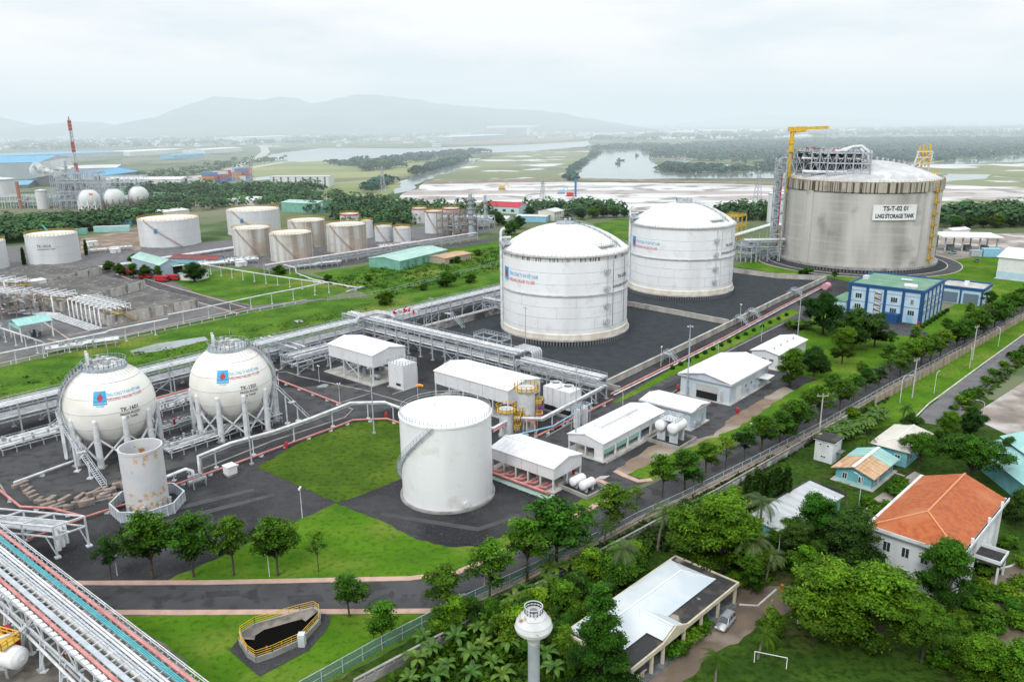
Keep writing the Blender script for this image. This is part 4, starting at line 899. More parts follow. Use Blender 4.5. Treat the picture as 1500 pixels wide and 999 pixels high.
for y in (4.3, 12): panel(t, 'front', y, .2, 5.6, 4.4, mat('dark_shutter', (.13, .19, .25), rough=.5, wave=('Z', 6, .4)), 'shutter')
for y in (.4, 8.2, 16.6): MB().box(-.25, y - .35, 0, -.003, y + .35, 5.99).build('pilaster', ABD, t)
panel(t, 'side', 4, .1, 2, 3, ROOFW); MB().box(2.5, -1.8, 3.6, 6, -.05, 3.75).build('canopy', ROOFW, t)
p = G(1455, 407)
t = shed('control_hall', 'tall white hall with pale blue lower walls at the right edge of the picture', 'building', (p.x, p.y - 2, 0), 30, 34, 10.5, 2.5, 'x', 0, rot=AZ - rad(94), over=.8)
MB().box(-.1, -.1, 0, 30.1, 34.1, 3.8).build('lower_wall', ABW, t)
for y in (5, 12, 19, 27):
    for face in ('front',): win(t, face, y, 5.2, 4.4, 1.8, n=4); MB().box(-1.0, y - 2.6, 7.2, -.1, y + 2.6, 7.35).build('window_hood', ROOFW, t)
    o = win(t, 'front', y, 1.6, 3.6, 1.2, gm=BLUEP, n=3); o.location.x = -.11
p = G(1376, 366)
t = thing('truck_canopy', 'flat white canopy on grey columns over the loading bays behind the concrete tank', 'canopy', (p.x, p.y, 0), rad(-12))
MB().box(-2, -9, 8.4, 30, 12, 9.0).build('roof', ROOFW, t); o = None
for x in (1, 10, 19, 28):
    for y in (-6, 9):
        if o is None: o = MB().box(-.35, -.35, 0, .35, .35, 8.4).build('column', STEEL, t, (x, y, 0))
        else: part(o, t, (x, y, 0))
mb = MB(); [mb.box(x, -3, .2, x + 3, 2, 3.2) for x in (4, 13, 22)]; mb.build('loading_arm', DSTEEL, t)
p = G(1440, 377); t = thing('storage_box', 'bright blue equipment box standing on the loading yard', 'container', (p.x, p.y, 0), rad(-10)); MB().box(0, 0, .2, 9, 5, 4.6).build('body', BLUEP, t); MB().box(-6, 0, .2, -.6, 4, 3.6).build('grey_unit', STEEL, t)
mb = MB(); [mb.box(x, -.05, .0, x + .3, 5.05, .2) for x in (.5, 8)]; mb.build('skid', DSTEEL, t)
# vessels with yellow tops
VES = mat('vessel_grey_white', (.62, .64, .66), (.5, .52, .54), .5, .5)
for (px, py, pyt, r, lab) in ((771, 628, 567, 2.25, 'tallest grey vessel with a yellow platform ring beside the longest shed'), (742, 638, 598, 1.75, 'short grey vessel with a yellow railed top, left of the taller one'), (757, 631, 600, 1.3, 'slim grey vessel in a yellow frame between its two neighbours')):
    g = G(px, py); h = HT(g.x, g.y, pyt); t = thing('process_vessel', lab, 'vessel', g)
    MB().cyl((0, 0), r, .5, h, 28).build('shell', VES, t); MB().cyl((0, 0), r + .3, 0, .5, 24).build('base', CONC, t)
    mb = MB(); mb.cyl((0, 0), r + .8, h - .5, h - .35, 20); mb.rail([((r+.8)*math.cos(a*PI/8), (r+.8)*math.sin(a*PI/8), h - .35) for a in range(17)], 1.3, 1.2, .055)
    mb.beam((r + .5, -.6, 0), (r + .5, -.6, h), .12); mb.beam((r + .5, 0, 0), (r + .5, 0, h), .12)
    [mb.rail([(r + .2, -1.6, z), (r + 1.8, -1.6, z), (r + 1.8, .9, z), (r + .2, .9, z)], 1.2, .8, .08) or mb.box(r, -1.6, z - .1, r + 1.8, .9, z) for z in [h*.3, h*.62]]
    if r < 1.5: [mb.beam((x, y, 0), (x, y, h), .18) for x in (-1.7, 1.7) for y in (-1.7, 1.7)]; [mb.beam((-1.7, -1.7, z), (1.7, -1.7, z), .15) for z in (2, 4, 6)]; [mb.beam((1.7, -1.7, z), (1.7, 1.7, z), .15) for z in (2, 4, 6)]
    mb.build('platform', YELL, t)
g = G(789, 612); t = thing('purple_vessel', 'small purple drum beside the yellow-topped vessels', 'vessel', g); MB().cyl((0, 0), 1.5, .6, 4.6, 20).build('shell', mat('purple_paint', (.28, .1, .26), (.34, .16, .32), .8), t); mb = MB(); mb.rail([(1.5*math.cos(a*PI/6), 1.5*math.sin(a*PI/6), 4.6) for a in range(13)], 1, 1, .05); [mb.beam((1.2*math.cos(a), 1.2*math.sin(a), 0), (1.2*math.cos(a), 1.2*math.sin(a), .7), .2) for a in (0, 1.57, 3.14, 4.7)]; mb.build('frame', STEEL, t)
for k, (px, py) in enumerate(((814, 600), (832, 606))):
    g = G(px, py); t = thing('cooling_tower', ['left of the two white cooling towers behind the pink fire pipe', 'right of the two white cooling towers behind the pink fire pipe'][k], 'cooling tower', g, AZ, 'cooling towers')
    mb = MB(); mb.box(-2.4, -2.4, 2.0, 2.4, 2.4, 7.0); mb.build('casing', WALLW, t); MB().box(-2.5, -2.5, .6, 2.5, 2.5, 2.0).build('louvre', BLACK, t); MB().box(-3, -3, 0, 3, 3, .6).build('basin', CONC, t)
    mb = MB(); mb.lathe([(1.7, 7.0), (1.5, 7.9), (1.35, 7.9), (1.35, 7.2)], 24); mb.build('fan_stack', ROOFW, t); mb = MB(); mb.cyl((0, 0), 1.34, 7.35, 7.45, 16); [mb.beam((0, 0, 7.6), (1.2*math.cos(a), 1.2*math.sin(a), 7.6), .3, .06) for a in (0, 1.26, 2.5, 3.8, 5)]; mb.build('fan', DSTEEL, t)
    mb = MB(); [mb.box(-2.46, y - .06, 2, -2.402, y + .06, 7) for y in (-.8, .8)]; mb.rail([(2.6, -2.4, 0), (2.6, -2.4, 7)], .02, 3, .05, mids=0); mb.build('rib', RINGG, t)
def drum(name, label, px, py, L_, r, z, ang, n=1, basin=True, rails=False):
    g = G(px, py); t = thing(name, label, 'vessel', g, ang)
    for k in range(n):
        y = (k - (n-1)/2)*(2*r + .7); mb = MB(); mb.lathe([(.01, -L_/2 - r*.5), (r*.6, -L_/2 - r*.38), (r*.92, -L_/2 - r*.15), (r, -L_/2), (r, L_/2), (r*.92, L_/2 + r*.15), (r*.6, L_/2 + r*.38), (.01, L_/2 + r*.5)], 24)
        mb.v = [(v[2], v[0] + y, v[1] + z) for v in mb.v]; mb.build('shell', ROOFW, t)
        mb = MB(); [mb.box(x - .2, y - r*.8, .3, x + .2, y + r*.8, z - r*.6) for x in (-L_*.3, L_*.3)]; mb.build('saddle', STEELW, t)
    if rails:
        mb = MB(); zt = z + r; mb.box(-L_*.35, -n*r*.8, zt + .05, L_*.35, n*r*.8, zt + .15); mb.rail([(-L_*.35, -n*r*.8, zt + .15), (L_*.35, -n*r*.8, zt + .15), (L_*.35, n*r*.8, zt + .15), (-L_*.35, n*r*.8, zt + .15), (-L_*.35, -n*r*.8, zt + .15)], 1.1, .9, .045); mb.build('walkway', STEELW, t)
    if basin:
        mb = MB(); a, b_ = L_*.5 + 1.6, n*(r + .5) + 1.2; mb.box(-a, -b_, 0, a, -b_ + .3, .9); mb.box(-a, b_ - .3, 0, a, b_, .9); mb.box(-a, -b_ + .3, 0, -a + .3, b_ - .3, .9); mb.box(a - .3, -b_ + .3, 0, a, b_ - .3, .9); mb.box(-a + .3, -b_ + .3, 0, a - .3, b_ - .3, .25, 1); mb.build('basin', [CONC, GRAV], t)
    return t
drum('horizontal_vessel', 'white horizontal vessel with a railed top, raised on legs beside the small closed building', 982, 645, 5.0, 1.35, 4.2, AZ, 2, rails=True)
drum('horizontal_vessel', 'pair of small white horizontal drums at the end of the pump shed', 853, 716, 3.2, 1.0, 1.7, AZ - rad(5), 2)
for k, (px, py) in enumerate(((845, 630), (856, 625))):
    g = G(px, py); t = thing('nitrogen_vessel', ['left', 'right'][k] + ' of two slim white upright vessels in frames at the corner of the generator shed', 'vessel', g, AZ)
    mb = MB(); mb.cyl((0, 0), .9, .9, 5.4, 18); mb.ball((0, 0, 5.4), .9, 18, 8, rz=.4); mb.build('shell', PIPEW, t); mb = MB(); [mb.beam((x, y, 0), (x, y, 6.4), .12) for x in (-1, 1) for y in (-1, 1)]; mb.rail([(-1, -1, 5.4), (1, -1, 5.4), (1, 1, 5.4), (-1, 1, 5.4), (-1, -1, 5.4)], 1, 1, .05); mb.build('frame', STEEL, t)
# ---------------------------------------------------------------- pipe racks
def rack(name, label, p0, ang, length, width, levels, bay, pipes, group=None, feet=None, rail=True, xbrace=2, colw=.32, inset=0.0, tray=True):
    t = thing(name, label, 'pipe rack', (p0.x, p0.y, 0), ang, group); H_ = levels[-1]; n = int(round(length/bay)); o = None
    cm = MB(); cm.box(-colw/2, -colw/2, .3, colw/2, colw/2, H_); cm.box(-.5, -.5, 0, .5, .5, .3, 1)
    for i in range(n + 1):
        for y in (0, width):
            p = (length*i/n, y, 0)
            if o is None: o = cm.build('column', [STEEL, CONC], t, p)
            else: part(o, t, p)
    mb = MB()
    for i in range(n + 1):
        x = length*i/n
        for z in levels: mb.beam((x, -.4, z), (x, width + .4, z), .26, .34)
        mb.beam((x, width/2, levels[-1]), (x, width/2, levels[-1] + 1.0), .1) if rail else None
    for z in levels:
        for y in (0, width): mb.beam((0, y, z - .3), (length, y, z - .3), .2, .3)
    if rail:
        for y in (-.4, width + .4): mb.rail([(0, y, H_), (length, y, H_)], 1.1, bay/2, .045)
    for i in range(0, n, xbrace*2 if xbrace else 999):
        for y in (0, width): a, b_ = length*i/n, length*(i+1)/n; mb.beam((a, y, .5), (b_, y, levels[0] - .3), .16); mb.beam((b_, y, .5), (a, y, levels[0] - .3), .16)
    mb.build('frame', STEEL, t)
    for (y, z, r, m) in pipes: MB().tube([(-.5, y, z + r + .17), (length + .5, y, z + r + .17)], r, 8).build('pipe', m, t)
    if tray:
        mb = MB(); mb.box(0, width*.62, H_ + .2, length, width*.62 + .9, H_ + .42); mb.build('cable_tray', STEELW, t)
    return t
PA = G(340, 552)
pset = lambda W_, lv: [(.6, lv[-1], .28, PIPEW), (1.4, lv[-1], .2, PIPEG), (2.1, lv[-1], .3, PIPEW), (W_*.9, lv[-1], .24, PIPEG), (.7, lv[0], .3, PIPEW), (1.6, lv[0], .22, PIPEG), (2.4, lv[0], .34, PIPEW), (3.4, lv[0], .2, PIPEG), (4.3, lv[0], .26, PIPEW), (W_*.93, lv[0], .2, PIPEG)]
rack('pipe_rack', 'near half of the long pipe rack, running behind the two gas spheres', PA - UA*105, AZ, 158, 6, (4.2, 7.4), 6.6, pset(6, (4.2, 7.4)))
rack('pipe_rack', 'far half of the long pipe rack, left of the white domed tanks', PA + UA*56, AZ, 158, 6, (4.0, 6.6), 6.6, pset(6, (4.0, 6.6)))
# sleeper pipes on the ground beside the rack
def sleepers(label, p0, ang, length, n, seed):
    t = thing('pipe_track', label, 'pipes', (p0.x, p0.y, 0), ang); rr = random.Random(seed)
    mb = MB(); [mb.box(x - .3, -.5, 0, x + .3, n*.95 + .2, .45) for x in [i*6.0 for i in range(int(length/6) + 1)]]; mb.build('sleeper', CONC, t)
    for k in range(n): r = .18 + rr.random()*.2; MB().tube([(-1, .2 + k*.95, .46 + r), (length, .2 + k*.95, .46 + r)], r, 8).build('pipe', rr.choice([PIPEW, PIPEG, PIPEW, PINK, PIPEG]), t)
sleepers('bundle of low ground pipes on concrete sleepers below the pipe rack behind the spheres', PA - UA*100 - UB*7.5, AZ, 112, 6, 3)
sleepers('bundle of low ground pipes on sleepers between the pipe rack and the bund wall', PA + UA*56 - UB*6.5, AZ, 150, 5, 4)
QB = G(888, 584)
rack('pipe_rack', 'pipe rack behind the longest white shed, taller section reaching the rack corner', QB + UB*30, AZ + PI/2, 82, 5, (4.4, 8.2), 5.8, pset(5, (4.4, 8.2))[:9])
rack('pipe_rack', 'lower end section of the pipe rack near the cooling towers', QB, AZ + PI/2, 29, 5, (3.6, 6.4), 5.8, pset(5, (3.6, 6.4))[:8])
def loop_pipes(label, P, n, dvec, r, m, name='pipe_loop'):
    t = thing(name, label, 'pipes', P[0]); o = None
    mb = MB(); mb.tube([p - P[0] for p in P], r, 10)
    for k in range(n): 
        if o is None: o = mb.build('pipe', m, t)
        else: part(o, t, dvec*k)
q = QB + UB*28
loop_pipes('five silver pipes bending down over the end of the taller rack section', [q + Vector((0, 0, 8.8)) + UB*6 + UA*.3, q + Vector((0, 0, 8.8)) - UB*.3 + UA*.3, q + Vector((0, 0, 8.2)) - UB*1 + UA*.3, q + Vector((0, 0, 4.6)) - UB*1 + UA*.3], 5, UA*1.0, .38, PIPEG)
q = PA + UA*60 - UB*.5
loop_pipes('bundle of silver pipes arching over the corner where the two racks meet', [q + Vector((0, 0, 7.6)) - UA*12, q + Vector((0, 0, 9.4)) - UA*10, q + Vector((0, 0, 9.4)) - UA*2, q + Vector((0, 0, 9.4)) - UB*5 - UA*1, q + Vector((0, 0, 8.8)) - UB*9 - UA*1], 4, UB*1.1 + UA*.8, .3, PIPEG)
q = PA + UA*62 - UB*2
t = thing('valve_skid', 'raised valve platform with red and white valves at the rack corner', 'platform', q, AZ)
mb = MB(); [mb.beam((x, y, 0), (x, y, 8.0), .3) for x in (0, 5, 10) for y in (-8, -3.5, 1)]; mb.box(-.5, -8.5, 7.8, 10.5, 1.5, 8.0); mb.rail([(-.5, -8.5, 8), (10.5, -8.5, 8), (10.5, 1.5, 8), (-.5, 1.5, 8), (-.5, -8.5, 8)], 1.1, 1.5, .05); mb.build('frame', STEEL, t)
mb = MB(); rr = random.Random(2); [mb.cyl((x, y), .35, 8, 9 + rr.random(), 10, rr.choice((0, 0, 1))) for x in (1, 3.5, 6, 8.5) for y in (-7, -4.5, -2, 0)]; mb.tube([(0, -6, 9), (10, -6, 9)], .3, 8, 2); mb.tube([(0, -1, 9.2), (10, -1, 9.2)], .3, 8, 2); mb.build('valve_gear', [PIPEG, REDP, PIPEW], t)
q = QB + UB*52 + UA*1
t = thing('valve_skid', 'steel frame platform with pipe bends in the middle of the rack behind the longest shed', 'platform', q, AZ)
mb = MB(); [mb.beam((x, y, 0), (x, y, 9.5), .25) for x in (0, 4.5) for y in (-12, -6, 0)]; [mb.beam((0, y, z), (4.5, y, z), .25) for y in (-12, -6, 0) for z in (5, 9.5)]; [mb.beam((x, -12, z), (x, 0, z), .25) for x in (0, 4.5) for z in (5, 9.5)]; mb.rail([(0, -12, 9.5), (4.5, -12, 9.5), (4.5, 0, 9.5), (0, 0, 9.5)], 1.1, 1.2, .05); mb.build('frame', STEEL, t)
# branch racks by the second sphere
q = G(437, 549)
rack('pipe_rack', 'low cross-braced pipe platform between the right gas sphere and the open-legged shed', q, AZ, 17, 9, (2.8, 5.0), 5.6, [(1, 5, .3, PIPEW), (2.4, 5, .2, PIPEG), (4, 5, .34, PIPEW), (6, 5, .25, PIPEG), (1.5, 2.8, .3, PIPEW), (5, 2.8, .3, PIPEG)], xbrace=1, tray=False)
q = G(436, 536) 
rack('pipe_rack', 'short pipe bridge joining the braced platform to the long pipe rack', q + UA*4, AZ + PI/2, 20, 6, (3.0, 5.4), 5, [(1, 5.4, .3, PIPEW), (2.4, 5.4, .2, PIPEG), (4, 5.4, .3, PIPEW), (2, 3.0, .3, PIPEW)], xbrace=1, tray=False)
q = G(905-180, 478)
rack('pipe_rack', 'short braced pipe bridge from the bund wall to the nearer domed tank', PA + UA*112 - UB*2, AZ - PI/2 - rad(3), 34, 4, (3.2, 5.2), 5.6, [(1, 5.2, .35, PIPEW), (2.6, 5.2, .3, PIPEG)], xbrace=1, tray=False)
# pipes at the foot of the spheres: valve manifolds
def manifold(label, q, ang, L_, W_, seed, red=False):
    t = thing('valve_manifold', label, 'pipework', (q.x, q.y, 0), ang); rr = random.Random(seed); n = int(L_/3)
    mb = MB(); [mb.beam((x, y, 0), (x, y, 1.4), .2) for x in [3*i for i in range(n + 1)] for y in (0, W_)]; [mb.beam((3*i, 0, 1.4), (3*i, W_, 1.4), .22) for i in range(n + 1)]; [mb.beam((0, y, 1.4), (L_, y, 1.4), .2) for y in (0, W_)]; mb.rail([(0, W_, 1.4), (L_, W_, 1.4)], 1.1, 2, .045); mb.build('frame', STEEL, t)
    for k in range(int(W_/1.1)): y = .5 + k*1.1; MB().tube([(-.5, y, 1.9), (L_*.5, y, 1.9), (L_*.5 + .8, y, 2.3), (L_ + .5, y, 2.3)], .2 + .12*(k % 2), 8).build('pipe', rr.choice((PIPEW, PIPEG, PIPEW)), t)
    mb = MB(); [mb.cyl((rr.random()*L_, rr.random()*W_), .3, 1.5, 2.4 + rr.random()*1.1, 8, (rr.choice((0, 0, 0, 1)) if red else 0)) for _ in range(int(L_*1.2))]; mb.build('valve', [PIPEG, REDP], t)
manifold('valve manifold with silver pipework along the roadside in front of the right gas sphere', G(252, 672), AZ, 30, 6, 5)
manifold('raised valve platform between the two gas spheres', G(238, 610), AZ - rad(90) + rad(90), 12, 5, 6, True)
manifold('valve manifold with silver pipework at the left edge below the pipe rack', G(5, 668), AZ, 26, 7, 7)
manifold('small valve group with red valves right behind the rusty cylinder', G(232, 642), AZ, 10, 4, 8, True)
# ---------------------------------------------------------------- single pipelines
def pipeline(name, label, pts, r, m, step=7.0, second=None, foot=True, sm=None):
    t = thing(name, label, 'pipeline', (pts[0].x, pts[0].y, 0)); O = Vector((pts[0].x, pts[0].y, 0)); P = [p - O for p in pts]
    MB().tube(P, r, 12).build('pipe', m, t)
    if second: MB().tube([p + Vector((second[0], second[1], second[2])) for p in P], second[3], 8).build('pipe', second[4], t)
    acc = 0; o = None; zc = None
    for a, b_ in zip(P, P[1:]):
        d = b_ - a; L_ = Vector((d.x, d.y, 0)).length
        if L_ < 2 or abs(d.z) > 2: continue
        k = max(1, int(L_/step))
        for i in range(k):
            p = a.lerp(b_, (i + .5)/k)
            z = p.z - r
            mb = MB(); mb.cyl((0, 0), .16, 0, z - .1, 8); mb.box(-.5, -.12, z - .12, .5, .12, z + .02); mb.box(-.45, -.45, 0, .45, .45, .2)
            mb.build('support', sm or STEELW, t, (p.x, p.y, 0))
    return t
E45 = 4.5
pts = [G(250, 700, .8), G(287, 686, 1.0), G(287, 676, E45)] 
pipeline('overhead_pipe', 'long white overhead pipe on posts curving between the gas spheres and the plain tank', [G(290, 668, E45) - Vector((0, 0, 4.0)), G(290, 668, E45), G(337, 649, E45), G(400, 632, E45), G(457, 612, E45), G(513, 590, E45), G(563, 589, E45), G(588, 598, E45), G(650, 622, E45), G(723, 627, E45), G(750, 612, E45), G(793, 613, E45), G(880, 568, E45)], .36, PIPEW, 9, (.3, .5, -.75, .2, PIPEG))
pipeline('fire_pipe', 'pink fire-water pipe along the far edge of the lawn left of the plain tank', [G(40, 790, .7), G(125, 757, .7), G(187, 737, .7), G(247, 713, .7), G(327, 685, .7), G(400, 658, .7), G(500, 622, .7), G(517, 615, .7), G(567, 613, .7), G(588, 620, .7), G(620, 632, .7)], .24, PINK, 6)
pipeline('fire_pipe', 'pink fire-water pipe in front of the open-legged shed, running towards the overhead pipe', [G(392, 550, .7), G(490, 588, .7), G(500, 592, .7)], .26, PINK, 6)
pipeline('fire_pipe', 'pink fire-water pipe rising beside the yellow-topped vessels and running to the road', [G(723, 632, 3.9), G(750, 615, 3.9), G(783, 616, 3.9), G(783, 616, 3.9) - Vector((0, 0, 3.1)), G(787, 638, .8), G(897, 585, .8)], .26, PINK, 7)
pipeline('fire_pipe', 'pink fire-water pipe crossing the yard at the left edge above the short pipe frame', [G(-30, 690, .8), G(0, 718, .8), G(30, 742, .8), G(75, 744, .8), G(125, 757, .8)], .26, PINK, 6)
pipeline('service_pipe', 'light blue pipe beside the pink one below the cooling towers', [G(760, 636, 1.6), G(810, 624, 1.6), G(868, 590, 1.6)], .22, BLUEP, 7)
pipeline('dike_pipe', 'pink and white pipe pair along the outer foot of the bund wall beside the road', [G(895, 577, .8), G(960, 545, .8), G(1062, 494, .8), G(1140, 452, .8), G(1210, 416, .8)], .28, PINK, 9, (.75, -.65, -.1, .2, PIPEW))
pipeline('ground_pipe', 'white ground pipe on short posts from the left manifold to the left gas sphere', [G(20, 707, .9), G(100, 678, .9), G(108, 675, .9)], .3, PIPEW, 7)
pipeline('overhead_pipe', 'white overhead pipe in front of the left gas sphere beside the road', [G(235, 702, 1.6), G(272, 687, 1.6), G(282, 690, 1.6), G(282, 690, 1.6) - Vector((0, 0, 1.2))], .4, PIPEW, 7)
# bund walls
def wallthing(label, pts, wd, h, m, name='bund_wall', cap=None):
    t = thing(name, label, 'wall', (pts[0].x, pts[0].y, 0)); O = pts[0].copy(); P = [p - O for p in pts]
    strip_mb(P, wd, 0, h).build('wall', m, t)
    if cap: strip_mb(P, wd + .25, h, h + .12).build('coping', cap, t)
    return t
WCON = mat('weathered_wall', (.52, .50, .46), (.30, .29, .26), .25, .9, stretch=(1, 1, .3), lo=.4, hi=.68, detail=9)
wallthing('long concrete bund wall beside the road, in front of the white domed tanks', [G(890, 566), G(960, 532), G(1062, 482), G(1140, 443), G(1210, 411)], .5, 2.0, WCON, cap=CONCL)
wallthing('concrete bund wall between the farther domed tank and the concrete tank', [G(1210, 411), G(1140, 408), G(1072, 399), G(1000, 390)], .5, 2.2, WCON, cap=CONCL)
wallthing('concrete dividing wall between the two domed tanks', [G(1067, 476), G(1000, 463), G(925, 449), G(850, 440)], .5, 1.9, WCON, cap=CONCL)
wallthing('stained concrete bund wall below the long pipe rack, left of the domed tanks', [PA + UA*58 - UB*9, PA + UA*110 - UB*9, PA + UA*160 - UB*9], .6, 2.6, CONCD, cap=CONC)
wallthing('low concrete bund wall behind the rack and the longest shed', [QB + UA*7, QB + UA*7 + UB*105], .5, 1.8, CONC)
# stairs over the bund wall
for k, (px, py) in enumerate(((978, 530), (1083, 476), (1101, 466), (1163, 434))):
    g = G(px, py); t = thing('crossover_stair', nth(k) + ' steel crossover stair on the roadside bund wall, counting from the plant end', 'stair', g, AZ, 'crossover stairs')
    mb = MB(); mb.box(-1, -1.2, 2.7, 1, 1.2, 2.8); mb.stair((0, -4.2, 0), (0, -1.2, 2.75), 1.6); mb.stair((0, 3.6, 0), (0, 1.2, 2.75), 1.6); mb.rail([(-.9, -1.2, 2.8), (-.9, 1.2, 2.8)], 1.1, 1, .06); mb.rail([(.9, -1.2, 2.8), (.9, 1.2, 2.8)], 1.1, 1, .06); [mb.beam((x, y, 0), (x, y, 2.7), .14) for x in (-.9, .9) for y in (-1.2, 1.2)]; mb.build('frame', STEEL, t)
g = PA + UA*88 - UB*8
t = thing('crossover_stair', 'steel stair climbing over the stained bund wall below the long rack', 'stair', g, AZ); mb = MB(); mb.stair((0, -6.5, 0), (0, 0, 4.6), 1.2); mb.box(-1, 0, 4.5, 1, 3, 4.6); [mb.beam((x, 1, 0), (x, 1, 4.5), .15) for x in (-.9, .9)]; mb.build('frame', STEEL, t)
# ---------------------------------------------------------------- foreground pipe bridge, frame, fire main
b0, b1 = G(0, 775, 8.0), G(290, 999, 8.0); dB = (b1 - b0); dB.z = 0; LB_ = dB.length; dB.normalize(); angB = math.atan2(dB.y, dB.x)
TRAY = mat('tray_grey', (.50, .55, .60), (.4, .45, .5), .8, .5)
t = thing('pipe_bridge', 'wide elevated pipe bridge with teal, pink and silver pipes crossing the lower left corner', 'pipe bridge', (b0.x - dB.x*30, b0.y - dB.y*30, 0), angB)
Lg = LB_ + 55; Wd = 7.2                       # local x along the bridge (towards lower right), y towards upper right ; near edge is y = -Wd
mb = MB()
for y in (-Wd, -Wd*.5, 0):
    mb.beam((0, y, 7.7), (Lg, y, 7.7), .26, .5)
for y in (-Wd, 0): mb.beam((0, y, 5.2), (Lg, y, 5.2), .22, .3)
i = 0; x = 0
while x <= Lg:
    mb.beam((x, -Wd - .3, 7.95), (x, .3, 7.95), .16, .2)
    if i % 3 == 0:
        mb.beam((x, -Wd, 5.2), (x, 0, 5.2), .2, .25)
        for y in (-Wd, 0): mb.beam((x, y, 5.2), (x, y, 7.7), .2); mb.beam((x, y, 5.2), (x + 2.7 if (i//3) % 2 else x - 2.7, y, 7.6), .14)
    x += .9*2; i += 1
mb.build('frame', STEELW, t)
cm = MB(); cm.beam((0, -Wd - .6, 0), (0, -Wd + .2, 5.2), .36); cm.beam((0, -Wd - .6, .2), (1.9, -Wd + .1, 5.2), .2); cm.beam((0, .6, 0), (0, -.2, 5.2), .36); cm.beam((0, .6, .2), (1.9, -.1, 5.2), .2); cm.beam((0, -Wd, 2.8), (0, 0, 5), .18); cm.box(-.5, -Wd - 1.1, 0, .5, -Wd - .1, .3, 1); cm.box(-.5, .1, 0, .5, 1.1, .3, 1)
o = None
for k in range(16):
    x = 5 + k*6.5
    if x > Lg: break
    if o is None: o = cm.build('trestle', [STEELW, CONC], t, (x, 0, 0))
    else: part(o, t, (x, 0, 0))
def bpipe(y, z, r, m, lab=None, name='pipe'):
    q_ = MB().tube([(0, y, z), (Lg, y, z)], r, 12).build(name, m, t)
    if lab: q_['label'] = lab
bpipe(-.55, 8.45, .24, PINK, 'pink pipe along the right edge'); 
for k in range(3): bpipe(-1.15 - k*.25, 8.3, .105, TEAL, 'thin teal pipe')
for y, r, m in ((-2.4, .17, PIPEW), (-2.85, .17, PIPEW), (-6.4, .26, PINK)): bpipe(y, 8.05 + r, r, m)
bpipe(-4.0, 7.7, .33, mat('silver_cladding', (.62, .62, .61), (.45, .45, .44), .9, .3, metal=.5), 'thick silver clad pipe')
MB().box(0, -5.75, 8.06, Lg, -5.0, 8.2).build('cable_tray', TRAY, t); MB().box(0, -3.45, 8.06, Lg, -3.2, 8.2).build('cable_tray', TRAY, t)
mb = MB(); mb.box(0, -Wd - .25, 8.06, Lg, -Wd + .3, 8.16)
x = 0
while x < Lg: mb.box(x, -Wd - .3, 8.17, x + 1.0, -Wd + .35, 8.34); x += 1.6
mb.build('valve_box', PIPEW, t)
mb = MB(); mb.rail([(0, .35, 7.9), (Lg, .35, 7.9)], .9, 2.2, .05); mb.build('edge_rail', PIPEW, t)
mb = MB(); mb.beam((Lg*.59, -Wd + .4, 0), (Lg*.59 + .4, -Wd + .4, 5.5), .22); mb.build('fire_riser', REDP, t)
# short pipe frame behind the bridge
g = G(85, 817); g2 = G(131, 800); d = (g2 - g); wF = d.length; 
t = thing('elevated_pipe_rack', 'short white steel frame carrying fat white pipes next to the pipe bridge', 'pipe rack', g, math.atan2(d.y, d.x) )
# local x from near-left foot to right foot, y away to the upper left
mb = MB(); Lf = 20.0
ex = Vector((1, 0, 0)); L1 = G(0, 757, 6.0) - G(75, 764, 6.0)
import_ang = math.atan2(L1.y, L1.x) - t.rotation_euler[2]
ax = Vector((math.cos(import_ang), math.sin(import_ang), 0))
for s in (0, 6.5, 13, 19.5):
    for u in (0, wF):
        p = ex*u + ax*s; mb.beam(p, p + Vector((0, 0, 6.2)), .3); mb.beam(p + Vector((0, 0, .3)), p + ax*1.8 + Vector((0, 0, 4.2)), .18); mb.box(p.x - .5, p.y - .5, 0, p.x + .5, p.y + .5, .3)
    for z in (4.2, 6.2): mb.beam(ex*0 + ax*s + Vector((0, 0, z)), ex*wF + ax*s + Vector((0, 0, z)), .26)
for u in (0, wF/2, wF):
    for z in (4.2, 6.2): mb.beam(ex*u + Vector((0, 0, z)), ex*u + ax*26 + Vector((0, 0, z)), .24)
mb.build('frame', STEELW, t)
for k in range(3):
    u = wF*(.22 + .27*k); MB().tube([ex*u + ax*26 + Vector((0, 0, 4.9)), ex*u + ax*(1 + k) + Vector((0, 0, 4.9)), ex*(u) + ax*(1 + k) + Vector((0, 0, 1))], .42, 12).build('pipe', PIPEW, t)
# bottom-left corner equipment
g = G(18, 985)
t = thing('horizontal_vessel', 'white horizontal vessel with a yellow railed platform in the bottom left corner', 'vessel', g, angB + rad(20))
mb = MB(); mb.lathe([(.01, -6.9), (.9, -6.6), (1.5, -6.0), (1.6, -5.5), (1.6, 1.6), (1.5, 2.1), (.9, 2.6), (.01, 2.9)], 28); mb.v = [(v[2], v[0], v[1] + 2.9) for v in mb.v]; mb.build('shell', ROOFW, t)
mb = MB(); mb.box(-5.2, -1.4, 4.7, .8, 1.6, 4.85); mb.rail([(-5.2, -1.4, 4.85), (.8, -1.4, 4.85), (.8, 1.6, 4.85), (-5.2, 1.6, 4.85)], 1.1, 1.1, .06); mb.build('platform', YELL, t)
mb = MB(); mb.box(-4.8, -1.2, 0, -4.2, 1.2, 1.7); mb.box(.2, -1.2, 0, .8, 1.2, 1.7); mb.build('saddle', CONC, t)
pl = [G(-60, 830, 5.0), G(44, 900, 5.0), G(47, 906, 5.0), G(30, 925, 5.0), G(-40, 946, 5.0)]
pipeline('overhead_pipe', 'white looped overhead pipe at the left edge beside the pipe bridge', pl, .28, PIPEW, 6)
